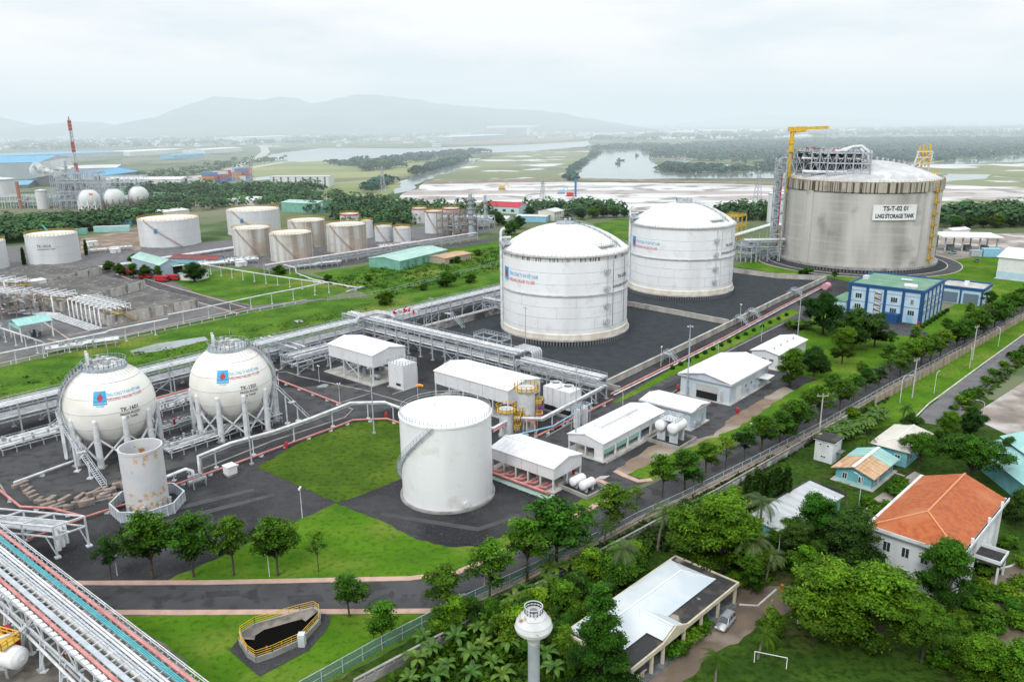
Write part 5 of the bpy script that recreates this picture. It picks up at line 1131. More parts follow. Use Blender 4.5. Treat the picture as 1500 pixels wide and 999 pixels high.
pipeline('overhead_pipe', 'pair of white pipes passing under the pipe bridge loop in the bottom left corner', [G(-60, 838, 4.0), G(40, 930, 4.0), G(120, 1010, 4.0), G(170, 1060, 4.0)], .22, PIPEW, 8, (.5, .4, 0, .2, PIPEG))
for k, (px, py) in enumerate(((13, 940), (25, 952))):
    g = G(px, py); t = thing('hose_cabinet', ['upper', 'lower'][k] + ' red hose cabinet at the left edge beside the looped pipe', 'cabinet', g, angB); mb = MB(); mb.box(-.7, -.5, .5, .7, .5, 2.6); mb.build('body', REDP, t); mb = MB(); mb.box(-.6, -.4, 0, -.45, .4, .5); mb.box(.45, -.4, 0, .6, .4, .5); mb.build('leg', REDP, t)
# concrete pit with yellow railing on the front lawn
pit = [G(352, 944), G(354, 934), G(374, 921), G(440, 902), G(460, 897), G(468, 902), G(469, 914), G(442, 944), G(400, 963), G(376, 971), G(364, 963)]
t = thing('concrete_pit', 'open concrete pit with a yellow handrail sunk into the front lawn', 'pit', pit[0]); P = [p - pit[0] for p in pit]
mb = MB()
for a_, b_ in zip(P, P[1:] + P[:1]): mb.beam(a_ + Vector((0, 0, .5)), b_ + Vector((0, 0, .5)), .35, 1.05)
mb.build('parapet', CONC, t)
cen = sum(P, Vector())/len(P); ins = [p.lerp(cen, .10) for p in P]
mb = MB()
mb.poly([(p.x, p.y, .30) for p in ins]); mb.build('shade_sheet', mat('pit_shade', (.004, .004, .004), rough=.95, spec=.05), t)  # black sheet above the lawn stands in for shade inside the pit
mb = MB(); back = P[0:6]
for a_, b_ in zip(back, back[1:]): mb.quad(a_.lerp(cen, .03) + Vector((0, 0, 1.0)), b_.lerp(cen, .03) + Vector((0, 0, 1.0)), b_.lerp(cen, .36) + Vector((0, 0, .33)), a_.lerp(cen, .36) + Vector((0, 0, .33)))
mb.build('inner_wall', mat('pit_wall', (.24, .22, .19), (.12, .11, .10), .6, .9), t)
MB().rail([p + Vector((0, 0, 1.0)) for p in P + P[:1]], 1.1, 1.8, .032, mids=2).build('handrail', YELL, t)
mb = MB(); g = G(443, 946) - pit[0]; mb.box(g.x - .5, g.y - .5, 0, g.x + .5, g.y + .5, 2.2); mb.build('control_cabinet', STEELW, t)
mb = MB(); g = G(392, 962) - pit[0]; mb.tube([(g.x, g.y, .1), (g.x, g.y, 1.9)], .12, 8); mb.build('red_standpipe', REDP, t)
sheet('pit_gravel', [(336, 952), (352, 933), (372, 918), (466, 893), (485, 903), (478, 922), (452, 952), (380, 990)], .056, GRAV)
# white cabinet by the lawn
g = G(338, 696); t = thing('meter_box', 'small white box on a concrete base beside the pink pipe, right of the rusty cylinder', 'cabinet', g, AZ); MB().box(-1.1, -1.1, .5, 1.1, 1.1, 2.4).build('body', ROOFW, t); MB().box(-1.25, -1.25, 2.4, 1.25, 1.25, 2.52).build('lid', WHITE, t); MB().box(-1.0, -1.0, 0, 1.0, 1.0, .5).build('base', CONC, t)
g = G(290, 712); t = thing('valve_station', 'grey valve frame where the white overhead pipe comes down beside the pink pipe', 'valves', g, AZ); mb = MB(); [mb.beam((x, y, 0), (x, y, 2.2), .2) for x in (-1.4, 1.4) for y in (-1, 1)]; [mb.beam((-1.4, y, 2.2), (1.4, y, 2.2), .2) for y in (-1, 1)]; mb.build('frame', STEEL, t); mb = MB(); mb.tube([(-2, 0, 1.4), (2, 0, 1.4)], .5, 12); mb.cyl((0, 0), .3, 1.8, 2.9, 10); mb.cyl((1, 0), .25, 1.8, 2.7, 10); mb.build('valve', PIPEG, t)
# concrete blocks piles
rr = random.Random(21)
BLK = mat('old_concrete_block', (.30, .25, .21), (.17, .155, .145), .6, .9, rnd=.2)
blk = None; spots = []
for i in range(7): spots.append((30 + i*5 + rr.random()*3, 712 + i*4.5, .0))
for i in range(18): spots.append((68 + i*6.5 + rr.random()*7, 737 - i*1.2 + rr.random()*14, .0))
for i in range(8): spots.append((130 + i*8 + rr.random()*4, 722 - i*2 + rr.random()*6, 0))
for i, (px, py, z) in enumerate(spots):
    g = G(px, py)
    lb = nth(i) + ' concrete block from the left, in the scatter before the left gas sphere'
    if blk is None:
        mb = MB(); mb.box(-1.7, -.5, 0, 1.7, .5, .85); blk = mb.build('concrete_block', BLK, None, g); tag(blk, lb, 'block', 'scattered concrete blocks'); blk.rotation_euler[2] = AZ + .2
    else: dup(blk, g, AZ + rr.uniform(-.6, .6), lb, (rr.uniform(.45, 1.0), rr.uniform(.6, 1.2), rr.uniform(.6, 1.5)))
# lamp masts and street lamps
mast = thing('lamp_mast', '', 'mast', (0, 0, 0)); MB().tube([(0, 0, 0), (0, 0, 21)], .2, 8, r2=.09).build('pole', STEEL, mast); MB().box(-.4, -.4, 0, .4, .4, .4).build('base', CONC, mast); mb = MB(); mb.beam((-.7, 0, 20.6), (.7, 0, 20.6), .12); mb.box(-.8, -.25, 20.3, -.3, .25, 20.6); mb.box(.3, -.25, 20.3, .8, .25, 20.6); mb.build('lamp_head', STEEL, mast)
masts = [(1006, 581, 'beside the workshop corner'), (1167, 508, 'by the round trees at the road bend'), (843, 661, 'at the corner of the generator shed'), (770, 516, 'behind the rack in front of the nearer domed tank'), (633, 484, 'on the bund floor left of the nearer domed tank'), (548, 635, 'on the far edge of the tank lawn'), (369, 680, 'between the right gas sphere and the lawn'), (1008, 555, 'beside the roadside bund wall near the first stair'), (258, 583, 'behind the two spheres')]
for i, (px, py, lb) in enumerate(masts):
    g = G(px, py); lab = 'thin tall lamp mast ' + lb
    if i == 0: mast.location = g; tag(mast, lab, None, 'tall lamp masts')
    else: dup(mast, g, i*.7, lab, (1, 1, (1, 1, 1, .75, .6, .85, .75, .6, .5)[i]))
lamp = thing('yard_lamp', '', 'lamp', (0, 0, 0)); MB().tube([(0, 0, 0), (0, 0, 6.4)], .11, 8, r2=.07).build('pole', STEELW, lamp); mb = MB(); mb.beam((0, -.4, 6.4), (0, .4, 6.4), .1); mb.box(-.18, -.6, 6.35, .18, -.25, 6.7); mb.box(-.18, .25, 6.35, .18, .6, 6.7); mb.build('lamp_head', ROOFW, lamp)
lamps = [(443, 759, 'on the gravel between the lawn patches'), (468, 560, 'in front of the open-legged shed') , (498, 591, 'at the end of the pink pipe before the open-legged shed'), (968, 537, 'beside the first crossover stair'), (1084, 470, 'beside the second crossover stair'), (172, 843, 'behind the first roadside tree'), (395, 845, 'among the lawn trees'), (710, 874, 'at the road bend beside the fence'), (720, 838, 'on the kerb lawn left of the road'), (1100, 650, 'beside the plant road at the verge')]
for i, (px, py, lb) in enumerate(lamps):
    g = G(px, py); lab = 'short white twin-head yard lamp ' + lb
    if i == 0: lamp.location = g; tag(lamp, lab, None, 'yard lamps')
    else: dup(lamp, g, i*.9, lab, (.8, .8, (.8, .8, .9, 1, 1, .6, .7, 1, .35, .8)[i]))
sl = thing('street_lamp', '', 'lamp', (0, 0, 0)); MB().tube([(0, 0, 0), (0, 0, 6.5), (.2, 0, 7.4), (.9, 0, 7.9), (1.9, 0, 8.0)], .1, 8, r2=.06).build('pole', STEELW, sl); MB().box(1.7, -.18, 7.9, 2.7, .18, 8.06).build('lamp_head', BLUEP, sl)
sls = [(1318, 590, 'at the start of the village road'), (1368, 577, 'second along the village road'), (1420, 540, 'third along the village road'), (1462, 508, 'farthest along the village road'), (1258, 740, 'beside the rusty-roofed blue house'), (1140, 815, 'between the mango trees'), (1438, 622, 'at the edge of the concrete lot'), (912, 605, 'beside the generator shed on the plant road'), (1051, 530, 'behind the workshop'), (1115, 500, 'along the green hedge strip')]
for i, (px, py, lb) in enumerate(sls):
    g = G(px, py); lab = 'curved street lamp with a small blue head ' + lb if i < 7 else 'curved grey street lamp ' + lb
    if i == 0: sl.location = g; tag(sl, lab, None, 'street lamps')
    else: dup(sl, g, rad(20) + i*.4, lab, .8)
up = thing('utility_pole', '', 'pole', (0, 0, 0)); MB().tube([(0, 0, 0), (0, 0, 12)], .22, 8, r2=.14).build('pole', CONCL, up); mb = MB(); mb.beam((-1.4, 0, 11.6), (1.4, 0, 11.6), .16); [mb.cyl((x, 0), .1, 11.7, 12.2, 6) for x in (-1.2, 0, 1.2)]; mb.build('cross_arm', CONCL, up)
for i, (px, py, lb) in enumerate(((1199, 646, 'beside the white cube house'), (1336, 583, 'between the brown wall and the village road'), (1424, 528, 'farthest up the village road'))):
    g = G(px, py); lab = 'concrete utility pole with a cross arm ' + lb
    if i == 0: up.location = g; tag(up, lab, None, 'utility poles')
    else: dup(up, g, .6, lab, .95)
# windsock
g = G(613, 600); t = thing('windsock', 'orange windsock on a thin pole behind the plain tank', 'windsock', g); MB().tube([(0, 0, 0), (0, 0, 7)], .08, 8).build('pole', STEELW, t); mb = MB(); mb.tube([(0, 0, 6.9), (.7, -.2, 7.1), (1.6, -.4, 6.9)], .5, 10, r2=.3, caps=False); mb.build('sock', ORANGE, t)
# fire hydrants
hy = thing('fire_hydrant', '', 'hydrant', (0, 0, 0)); mb = MB(); mb.cyl((0, 0), .35, 0, 1.5, 12); mb.ball((0, 0, 1.5), .35, 12, 6); mb.build('body', REDP, hy); mb = MB(); mb.tube([(-.6, 0, 1.0), (.6, 0, 1.0)], .18, 8); mb.build('outlet', REDP, hy)
for i, (px, py, lb) in enumerate(((420, 657, 'on the far lawn edge'), (566, 613, 'behind the plain tank on the left'), (250, 716, 'beside the rusty cylinder'), (941, 605, 'in front of the small closed building'), (1080, 606, 'beside the workshop'), (993, 572, 'at the left corner of the workshop'), (840, 695, 'beside the pump shed end'), (403, 600, 'at the foot of the right gas sphere'), (817, 626, 'under the pink fire pipe'))):
    g = G(px, py); lab = 'red fire hydrant ' + lb
    if i == 0: hy.location = g; tag(hy, lab, None, 'red fire hydrants')
    else: dup(hy, g, i, lab)
g = G(1210, 425); t = thing('foam_tank', 'pink horizontal foam drum near the bund wall corner', 'vessel', g, AZ); mb = MB(); mb.tube([(-2, 0, 1.9), (2, 0, 1.9)], 1.5, 18); mb.build('shell', mat('pink_drum', (.62, .3, .36)), t); mb = MB(); mb.box(-1.5, -1, 0, -1.1, 1, .8); mb.box(1.1, -1, 0, 1.5, 1, .8); mb.build('saddle', CONC, t)
# ---------------------------------------------------------------- village
WALLB = mat('aged_white_wall', (.70, .74, .76), (.45, .47, .47), .35, .8, stretch=(1, 1, .25), lo=.45, hi=.75)
TURQ = mat('turquoise_wall', (.18, .45, .50), (.14, .38, .43), .5, .7)
TURQR = mat('turquoise_roof', (.34, .62, .60), (.28, .54, .53), .3, .5, wave=('X', 5, .4))
RUSTR = mat('rusty_roof', (.56, .36, .22), (.42, .24, .13), .5, .7, stretch=(.15, 2.5, 1), lo=.42, hi=.62, c3=(.62, .46, .32), s3=.6)
TILE = mat('orange_tile', (.60, .165, .05), (.46, .11, .035), 1.2, .75, lo=.4, hi=.65, c3=(.62, .22, .09), s3=.15, wave=('X', 5.5, .8))
DROOF = mat('stained_flat_roof', (.028, .028, .029), (.08, .07, .06), .45, .85, lo=.5, hi=.66, c3=(.3, .26, .22), s3=.25, lo3=.62, hi3=.66)
MROOF = mat('pale_blue_roof', (.64, .69, .72), (.54, .61, .66), .15, .6, wave=('Y', 5, .35), c3=(.42, .58, .66), s3=.05, lo3=.52, hi3=.7)
CREAM = mat('cream_paint', (.62, .56, .42), (.5, .45, .35), .6, .7)
VZ = rad(45.5)
p = G(1391.7, 883)
t = thing('villa', 'two-storey white villa with a large orange tiled roof among garden trees', 'house', p, VZ)
lx, ly, h = 25.5, 13.2, 8.7
walls_mb(lx, ly, 0, h).build('wall', WALLB, t)
mb = MB(); o_ = 1.0; mb.box(-o_, -o_, h, lx + o_, ly + o_, h + .35); mb.build('eave_slab', WALLB, t)
mb = MB(); e = h + .36; x0, x1, y0, y1, zr, hx = -.5, lx + .6, -.5, ly + .5, h + 3.1, 6.2
v = [(x0, y0, e), (x1, y0, e), (x1, y1, e), (x0, y1, e), (x0 + hx, ly/2, zr), (x1, ly/2, zr)]
mb.add(v, [(0, 1, 5, 4), (4, 5, 2, 3), (3, 0, 4), (1, 2, 5), (0, 3, 2, 1)]); rf = mb.build('roof', TILE, t)
mb = MB()
for a, b_ in (((x0, y0, e), v[4]), ((x0, y1, e), v[4]), (v[4], v[5])): mb.beam(Vector(a) + Vector((0, 0, .06)), Vector(b_) + Vector((0, 0, .06)), .28, .16)
mb.build('ridge_tile', mat('ridge_tile', (.6, .26, .13)), rf)
mb = MB(); mb.box(-1.0, -1.0, h + .36, -.85, ly + 1, h + .6); mb.box(-.85, -1.0, h + .36, lx + 1, -.85, h + .6); mb.box(-.8, -.82, h + .36, lx + .9, -.55, h + .4, 1); mb.build('gutter', [WALLB, BLACK], t)
for y in (1.8, 4.6, 7.6, 10.6):
    for z in (1.2, 5.2): win(t, 'front', y, z, 1.4 if z < 3 else 1.1, 1.7, n=2)
for x in (3, 7.5, 18, 22):
    for z in (1.2, 5.2): win(t, 'side', x, z, 1.5, 1.9, n=2)
for x in (1, 5, 9.5, 16, 20, 24.6): MB().box(x - .25, -.45, 0, x + .25, -.003, h - .02).build('pilaster', WALLB, t)
mb = MB(); mb.box(10.2, -4.2, 3.6, 15.2, -.02, 4.0); mb.box(10.2, -4.2, 4.0, 15.2, -4.0, 4.6, 1); mb.box(10.2, -4.0, 4.0, 10.4, -.02, 4.6, 1); mb.box(15, -4.0, 4.0, 15.2, -.02, 4.6, 1); [mb.box(x, -4.0, 0, x + .3, -3.7, 3.6, 1) for x in (10.4, 14.7)]; mb.build('porch', [DROOF, WALLB], t)
panel(t, 'side', 12.7, .1, 2.2, 2.8, BLACK); mb = MB(); [mb.cyl((x, -.8), .25, h + .4, h + 1.4, 10) for x in (4.5, 14, 22)]; mb.build('roof_vent', ROOFW, t)
p = G(1275, 718)
t = shed('cottage', 'small turquoise house whose roof is half rusty brown and half turquoise', 'house', p, 12.5, 7.5, 3.1, 1.2, 'x', 0, wm=TURQ, rm=RUSTR, over=.9, rot=VZ)
mb = MB(); rf = gable_roof(12.5, 7.5, 3.13, 1.2, 'x', .92); mb = MB()
ym = 3.75; sl = 1.2/3.75
for a, b_, x_0, x_1 in ((-.93, ym, 7.8, 13.45), (ym, 8.43, 7.2, 13.45)):
    za, zb = (3.12 - sl*.92, 4.32) if a < 0 else (4.32, 3.12 - sl*.92); mb.add([(x_0, a, za + .21), (x_1, a, za + .21), (x_1, b_, zb + .21), (x_0, b_, zb + .21)], [(0, 1, 2, 3)])
mb.build('roof_sheet', TURQR, t); MB().box(-.95, ym - .35, 4.5, 13.45, ym + .35, 4.58).build('ridge_cap', ROOFW, t)
for y in (2.2, 5.6): win(t, 'front', y, 1.0, .9, 1.3)
for x in (2, 6, 10): win(t, 'side', x, 1.0, 1.2, 1.2)
panel(t, 'side', 4, .1, 1, 2.2, ROOFW); MB().box(-.06, 0, 0, -.003, 7.5, .8).build('wall_base', TURQR, t)
p = G(1218, 680.7)
t = thing('pump_house', 'small white cube-shaped house with a dark stained flat roof beside the wall', 'hut', p, VZ)
walls_mb(4.6, 4.2, 0, 5.2).build('wall', WALLB, t); MB().box(-.3, -.3, 5.2, 4.9, 4.5, 5.5).build('roof', DROOF, t); MB().box(-.32, -.32, 5.1, 4.92, 4.52, 5.19).build('eave', WALLB, t)
for u, z in ((1.2, 4.0), (2.9, 4.0), (1.8, 1.2), (2.4, 1.2)): win(t, 'front', u, z, .45, .4, n=1)
win(t, 'side', 1.4, 3.9, .6, .5, n=1); panel(t, 'side', 2.9, .1, 1.1, 2.1, STEEL); MB().box(1.8, -1.2, 2.4, 4.2, -.02, 2.5).build('canopy', DSTEEL, t)
p = G(1330, 659, 4.4); p.z = 0
t = thing('cottage', 'turquoise house with a pale cream hipped metal roof behind the rusty-roofed one', 'house', p, VZ)
walls_mb(14.2, 7.4, 0, 3.9).build('wall', TURQ, t); mb = MB(); x0, x1, y0, y1, e = -.8, 15, -.8, 8.2, 4.0
mb.add([(x0, y0, e), (x1, y0, e), (x1, y1, e), (x0, y1, e), (3.6, 3.7, 5.1), (x1, 3.7, 5.1)], [(0, 1, 5, 4), (4, 5, 2, 3), (3, 0, 4), (1, 2, 5), (0, 3, 2, 1)]); mb.build('roof', mat('cream_roof', (.68, .65, .57), (.6, .57, .5), .3, .6, wave=('X', 5, .4)), t)
mb = MB(); [mb.beam(a, b_, .25, .08) for a, b_ in (((3.6, 3.7, 5.14), (x1, 3.7, 5.14)), ((x0, y0, e + .04), (3.6, 3.7, 5.14)), ((x0, y1, e + .04), (3.6, 3.7, 5.14)))]; mb.build('ridge_cap', ROOFW, t)
for y in (2, 5): win(t, 'front', y, 1.4, 1.1, 1.2)
for x in (2.5, 7, 11.5): win(t, 'side', x, 1.4, 1.3, 1.2)
p = G(1146.7, 778, 3.6); p.z = 0
t = thing('long_shed', 'narrow shed with a white corrugated roof and turquoise walls, half hidden by trees', 'shed', p, rad(41))
walls_mb(21.5, 6.5, 0, 3.2).build('wall', TURQ, t); mb = MB(); v = [(-.5, -.5, 3.3), (22, -.5, 3.3), (22, 7, 4.0), (-.5, 7, 4.0)]; v += [(a, b_, c_ + .15) for a, b_, c_ in v]; mb.add(v, [(0,3,2,1),(4,5,6,7),(0,1,5,4),(1,2,6,5),(2,3,7,6),(3,0,4,7)]); mb.build('roof', mat('ribbed_white_roof', (.70, .73, .75), (.55, .6, .62), .3, .5, stretch=(3, .2, 1), wave=('X', 3.2, .9)), t)
MB().box(-.6, 7.0, 3.2, 22.1, 7.25, 4.4).build('parapet', DROOF, t); MB().box(22.0, -.5, 3.2, 22.2, 7, 4.3).build('end_parapet', DROOF, t)
for x in (3, 8, 13, 18): win(t, 'side', x, 1.2, 1.2, 1.1)
p0, p1 = G(1540, 735, 5), G(1433, 652, 5); d = p1 - p0; p0.z = 0
t = thing('turquoise_hall', 'turquoise hall with a stepped metal roof at the right edge above the villa', 'building', p0, math.atan2(d.y, d.x) - PI/2)
L_ = d.length; walls_mb(16, L_, 0, 4.6).build('wall', TURQ, t); mb = MB(); mb.quad((-.8, -.5, 4.7), (5, -.5, 6.3), (5, L_ + .6, 6.3), (-.8, L_ + .6, 4.7)); mb.build('lower_roof', TURQR, t)
mb = MB(); mb.quad((4.6, -.5, 7.0), (10, -.5, 8.4), (10, L_ + .6, 8.4), (4.6, L_ + .6, 7.0)); mb.quad((10, -.5, 8.4), (16.5, -.5, 6.8), (16.5, L_ + .6, 6.8), (10, L_ + .6, 8.4)); mb.build('upper_roof', TURQR, t); MB().box(5, 0, 4.6, 15, L_, 6.9).build('clerestory', DSTEEL, t)
p = G(925, 977.7, 4.0); p.z = 0
t = thing('long_house', 'long single-storey house with a pale blue metal roof and cream verandah columns', 'house', p, VZ)
lx, ly = 28.6, 11.6
walls_mb(lx - .6, ly - 3, 0, 3.5).build('wall', WALLB, t); t.children[0].location = (.3, 2.6, 0)
MB().box(0, 0, 3.5, lx, ly, 3.8).build('flat_roof', DROOF, t)
mb = MB(); mb.box(-.25, -.25, 3.3, lx + .25, 0, 4.0); mb.box(-.25, 0, 3.3, 0, ly + .25, 4.0); mb.box(lx, 0, 3.3, lx + .25, ly + .25, 4.0); mb.box(0, ly, 3.3, lx, ly + .25, 4.0); mb.build('cornice', CREAM, t)
mb = MB(); x0, x1, y0, y1, e, zr = .4, lx - 1.6, 3.0, ly + .1, 3.95, 5.3; ym = (y0 + y1)/2
mb.add([(x0, y0, e), (x1, y0, e), (x1, y1, e), (x0, y1, e), (x0, ym, zr), (x1 - 3.4, ym, zr)], [(0, 1, 5, 4), (4, 5, 2, 3), (3, 0, 4), (1, 2, 5), (0, 3, 2, 1)])
gx = 10.5; mb.add([(gx - 2.7, .2, e + .05), (gx + 2.7, .2, e + .05), (gx, .2, 5.1), (gx, 6.2, 5.1), (gx - 2.7, 4, e + .05), (gx + 2.7, 4, e + .05)], [(0, 2, 3, 4), (1, 5, 3, 2), (0, 1, 2)]); mb.build('roof', MROOF, t)
mb = MB(); [mb.beam(a, b_, .22, .08) for a, b_ in (((x0, ym, zr + .04), (x1 - 3.4, ym, zr + .04)), ((x1, y0, e + .04), (x1 - 3.4, ym, zr + .04)), ((x1, y1, e + .04), (x1 - 3.4, ym, zr + .04)), ((gx, .2, 5.14), (gx, 6, 5.14)))]; mb.build('ridge_cap', ROOFW, t)
mb = MB(); mb.add([(gx - 3.4, -.3, 4.0), (gx + 3.4, -.3, 4.0), (gx, -.3, 5.3), (gx - 3.4, -.05, 4.0), (gx + 3.4, -.05, 4.0), (gx, -.05, 5.3)], [(0, 1, 2), (5, 4, 3), (0, 2, 5, 3), (1, 4, 5, 2)]); mb.build('gable_front', CREAM, t)
o = None
for x in (.3, 5, 7.8, 13.2, 18, 23, 28.2):
    if o is None: o = MB().box(-.2, -.2, 0, .2, .2, 3.3).build('column', CREAM, t, (x, .1, 0))
    else: part(o, t, (x, .1, 0))
MB().box(0, -.6, 0, lx, 2.6, .3).build('verandah_floor', DSTEEL, t)
for x in (2.4, 6.3, 16, 20.5, 25.5): 
    f = win(t, 'side', x, 1.0, 1.6, 1.5); f.location.y = 2.6
panel(t, 'side', 10.5, .3, 1.8, 2.4, STEEL).location.y = 2.6
mb = MB(); [mb.rail([(0, y, .0), (0, y + .01, .0)], 1, 1, .1) for y in (0,)]; [mb.box(x, .35, .3, x + .18, .5, 1.1) for x in [i*.5 for i in range(8)]]; mb.box(0, .3, 1.1, 4.2, .55, 1.2); mb.build('balustrade', CREAM, t)
# silver car
g = G(1062, 916)
t = thing('parked_car', 'silver sport utility car parked on the dirt drive beside the long house', 'car', g, rad(232))
SIL = mat('silver_car_paint', (.52, .54, .56), rough=.3, metal=.55); TYR = mat('tyre_rubber', (.02, .02, .02), rough=.9); RIM = mat('wheel_rim', (.4, .4, .42), rough=.3, metal=.8)
secs = [(-2.3, .72, .45, .8), (-2.22, .86, .36, 1.0), (-1.6, .92, .3, 1.06), (0, .93, .28, 1.05), (.9, .92, .28, 1.02), (1.6, .9, .3, .95), (2.1, .82, .36, .84), (2.32, .66, .45, .7)]
mb = MB(); rings = []
for x, hw, z0, z1 in secs: rings += [(x, -hw, z0 + .1), (x, -hw*1.0, (z0 + z1)/2), (x, -hw*.9, z1), (x, hw*.9, z1), (x, hw, (z0 + z1)/2), (x, hw, z0 + .1), (x, hw*.85, z0), (x, -hw*.85, z0)]
f = [(i*8 + j, i*8 + (j+1) % 8, (i+1)*8 + (j+1) % 8, (i+1)*8 + j) for i in range(len(secs)-1) for j in range(8)]; f += [tuple(reversed(range(8))), tuple(range((len(secs)-1)*8, len(secs)*8))]
CARB = (rings, f); mb.add(rings, f, 0, True); mb.build('body', SIL, t)
mb = MB(); a = [(-2.15, .78, 1.02), (1.0, .8, 1.02)]; b_ = [(-1.95, .64, 1.68), (.25, .64, 1.68)]
v = [(a[0][0], -a[0][1], 1.02), (a[1][0], -a[1][1], 1.02), (a[1][0], a[1][1], 1.02), (a[0][0], a[0][1], 1.02), (b_[0][0], -.64, 1.62), (b_[1][0], -.64, 1.62), (b_[1][0], .64, 1.62), (b_[0][0], .64, 1.62)]
CARW = v; mb.add(v, [(0,1,5,4),(1,2,6,5),(2,3,7,6),(3,0,4,7)]); mb.build('window_band', GLASS, t)
mb = MB(); mb.box(-1.98, -.66, 1.62, .28, .66, 1.72); [mb.beam((x, s*.76, 1.04), (x*.9 - .1, s*.655, 1.64), .09) for x in (-1.1, -.1) for s in (-1, 1)]; [mb.beam((.98, s*.79, 1.03), (.26, s*.64, 1.66), .09) for s in (-1, 1)]; mb.build('roof', SIL, t)
o = None
for x in (-1.4, 1.4):
    for s in (-.8, .8):
        if o is None: o = MB().tube([(0, -.13, 0), (0, .13, 0)], .36, 20).build('wheel', TYR, t, (x, s, .36)); MB().tube([(0, -.15, 0), (0, .15, 0)], .22, 14).build('rim', RIM, o); pr = o
        else: w2 = part(o, t, (x, s, .36)); r2 = pr.children[0].copy(); col.objects.link(r2); r2.parent = w2
for s in (-.55, .55): MB().box(2.1, s - .2, .62, 2.3, s + .2, .82).build('headlight', ROOFW, t)
mb = MB(); [mb.beam((-1.8, s, 1.76), (.1, s, 1.76), .05) for s in (-.55, .55)]; mb.build('roof_rack', DSTEEL, t)
# white car behind the villa
g = G(1478, 752)
t = thing('parked_car', 'white car half hidden behind the right end of the villa', 'car', g, rad(40)); mb = MB(); mb.add(rings, f, 0, True); mb.build('body', ROOFW, t); mb = MB(); mb.add(v, [(0,1,5,4),(1,2,6,5),(2,3,7,6),(3,0,4,7)]); mb.build('window_band', GLASS, t); MB().box(-1.98, -.66, 1.62, .28, .66, 1.72).build('roof', ROOFW, t)
for x in (-1.4, 1.4):
    for s in (-.8, .8): MB().tube([(x, s - .13, .36), (x, s + .13, .36)], .36, 16).build('wheel', TYR, t)
# water tower
p = G(781.7, 911, 20.5); p.z = 0; zb = 20.5
t = thing('water_tower', 'slim grey water tower with a rust marked white mushroom bowl', 'water tower', p)
RST = mat('rusty_bowl', (.66, .67, .68), (.55, .56, .57), .5, .5, c3=(.30, .15, .07), s3=.7, lo3=.60, hi3=.66)
MB().tube([(0, 0, 0), (0, 0, zb - 2.6)], .72, 24, r2=.68).build('stem', mat('tower_grey', (.36, .40, .43), (.3, .34, .36), .5, .6), t)
MB().lathe([(.68, zb - 2.7), (.8, zb - 2.2), (1.25, zb - 1.2), (2.05, zb - .9), (2.2, zb - .45), (2.0, zb + .15), (1.5, zb + .9), (1.15, zb + 1.35), (.01, zb + 1.4)], 40).build('bowl', RST, t)
mb = MB(); mb.lathe([(1.0, zb + 1.4), (1.0, zb + 1.5)], 24); mb.rail([(1.05*math.cos(a*PI/8), 1.05*math.sin(a*PI/8), zb + 1.35) for a in range(17)], .75, .4, .04); mb.cyl((0, 0), .45, zb + 1.4, zb + 1.6, 14, 1); mb.build('top_railing', [STEELW, DSTEEL], t)
MB().cyl((0, 0), 1.6, 0, .4, 20).build('base', CONC, t)
mb = MB(); [mb.tube([(r*math.cos(a*PI/12), r*math.sin(a*PI/12), z) for a in range(24)], .03, 4, closed=True) for r, z in ((2.02, zb + .16), (1.52, zb + .92))]; mb.build('seam', RINGG, t)
# goal frame, posts, hydrants in the village
g = G(1128, 975); t = thing('goal_frame', 'white goal frame on the grass pitch at the bottom edge', 'goal', g, rad(-20)); mb = MB(); [mb.tube(q_, .07, 8) for q_ in ([(2.2, 0, 0), (2.2, 0, 1.9), (-2.2, 0, 1.9), (-2.2, 0, 0)], [(2.2, 0, 1.9), (2.2, 1.2, 0)], [(-2.2, 0, 1.9), (-2.2, 1.2, 0)])]; mb.build('frame', ROOFW, t)
for k, (px, py) in enumerate(((1168, 913), (1173, 907))): g = G(px, py); tag(MB().tube([(0, 0, 0), (0, 0, 1.9)], .07, 8).box(-.2, -.2, 0, .2, .2, .1).build('white_post', ROOFW, None, g), ['nearer', 'farther'][k] + ' of two thin white posts at the edge of the pitch', 'post', 'white posts')
for k, (px, py, lb) in enumerate(((1145, 866, 'beside the drive at the garden kerb'), (1000, 950, 'in front of the verandah hedge'))):
    g = G(px, py); t = thing('fire_extinguisher', 'orange-red extinguisher stand ' + lb, 'extinguisher', g); mb = MB(); mb.cyl((0, 0), .32, 0, 1.1, 12); mb.ball((0, 0, 1.1), .32, 12, 6); mb.build('body', mat('orange_red', (.7, .1, .03)), t); MB().cyl((0, 0), .1, 1.35, 1.6, 8).build('valve', DSTEEL, t)
# ---------------------------------------------------------------- fences
def post_fence(name, label, P, h, step, m, net=None, rails=(1.0,), pw=.1, plinth=None):
    t = thing(name, label, 'fence', (P[0].x, P[0].y, 0)); O = Vector((P[0].x, P[0].y, 0)); Q = [Vector((p.x, p.y, 0)) - O for p in P]
    mb = MB(); cnt = 0; o = None
    for a, b_ in zip(Q, Q[1:]):
        d = b_ - a; k = max(1, int(d.length/step))
        for i in range(k):
            q_ = a.lerp(b_, i/k)
            if o is None: o = MB().box(-pw/2, -pw/2, 0, pw/2, pw/2, h).build('post', m, t, q_)
            elif cnt < 95: part(o, t, q_)
            else: mb.box(q_.x - pw/2, q_.y - pw/2, 0, q_.x + pw/2, q_.y + pw/2, h)
            cnt += 1
        for rr_ in rails: mb.beam(a + Vector((0, 0, h*rr_)), b_ + Vector((0, 0, h*rr_)), pw*.8)
    mb.build('rail', m, t)
    if plinth: strip_mb(Q, .25, 0, plinth).build('plinth', CONC, t)
    if net: strip_mb(Q, .03, .1 if not plinth else plinth + .01, h*.96).build('net', net, t)
    return t
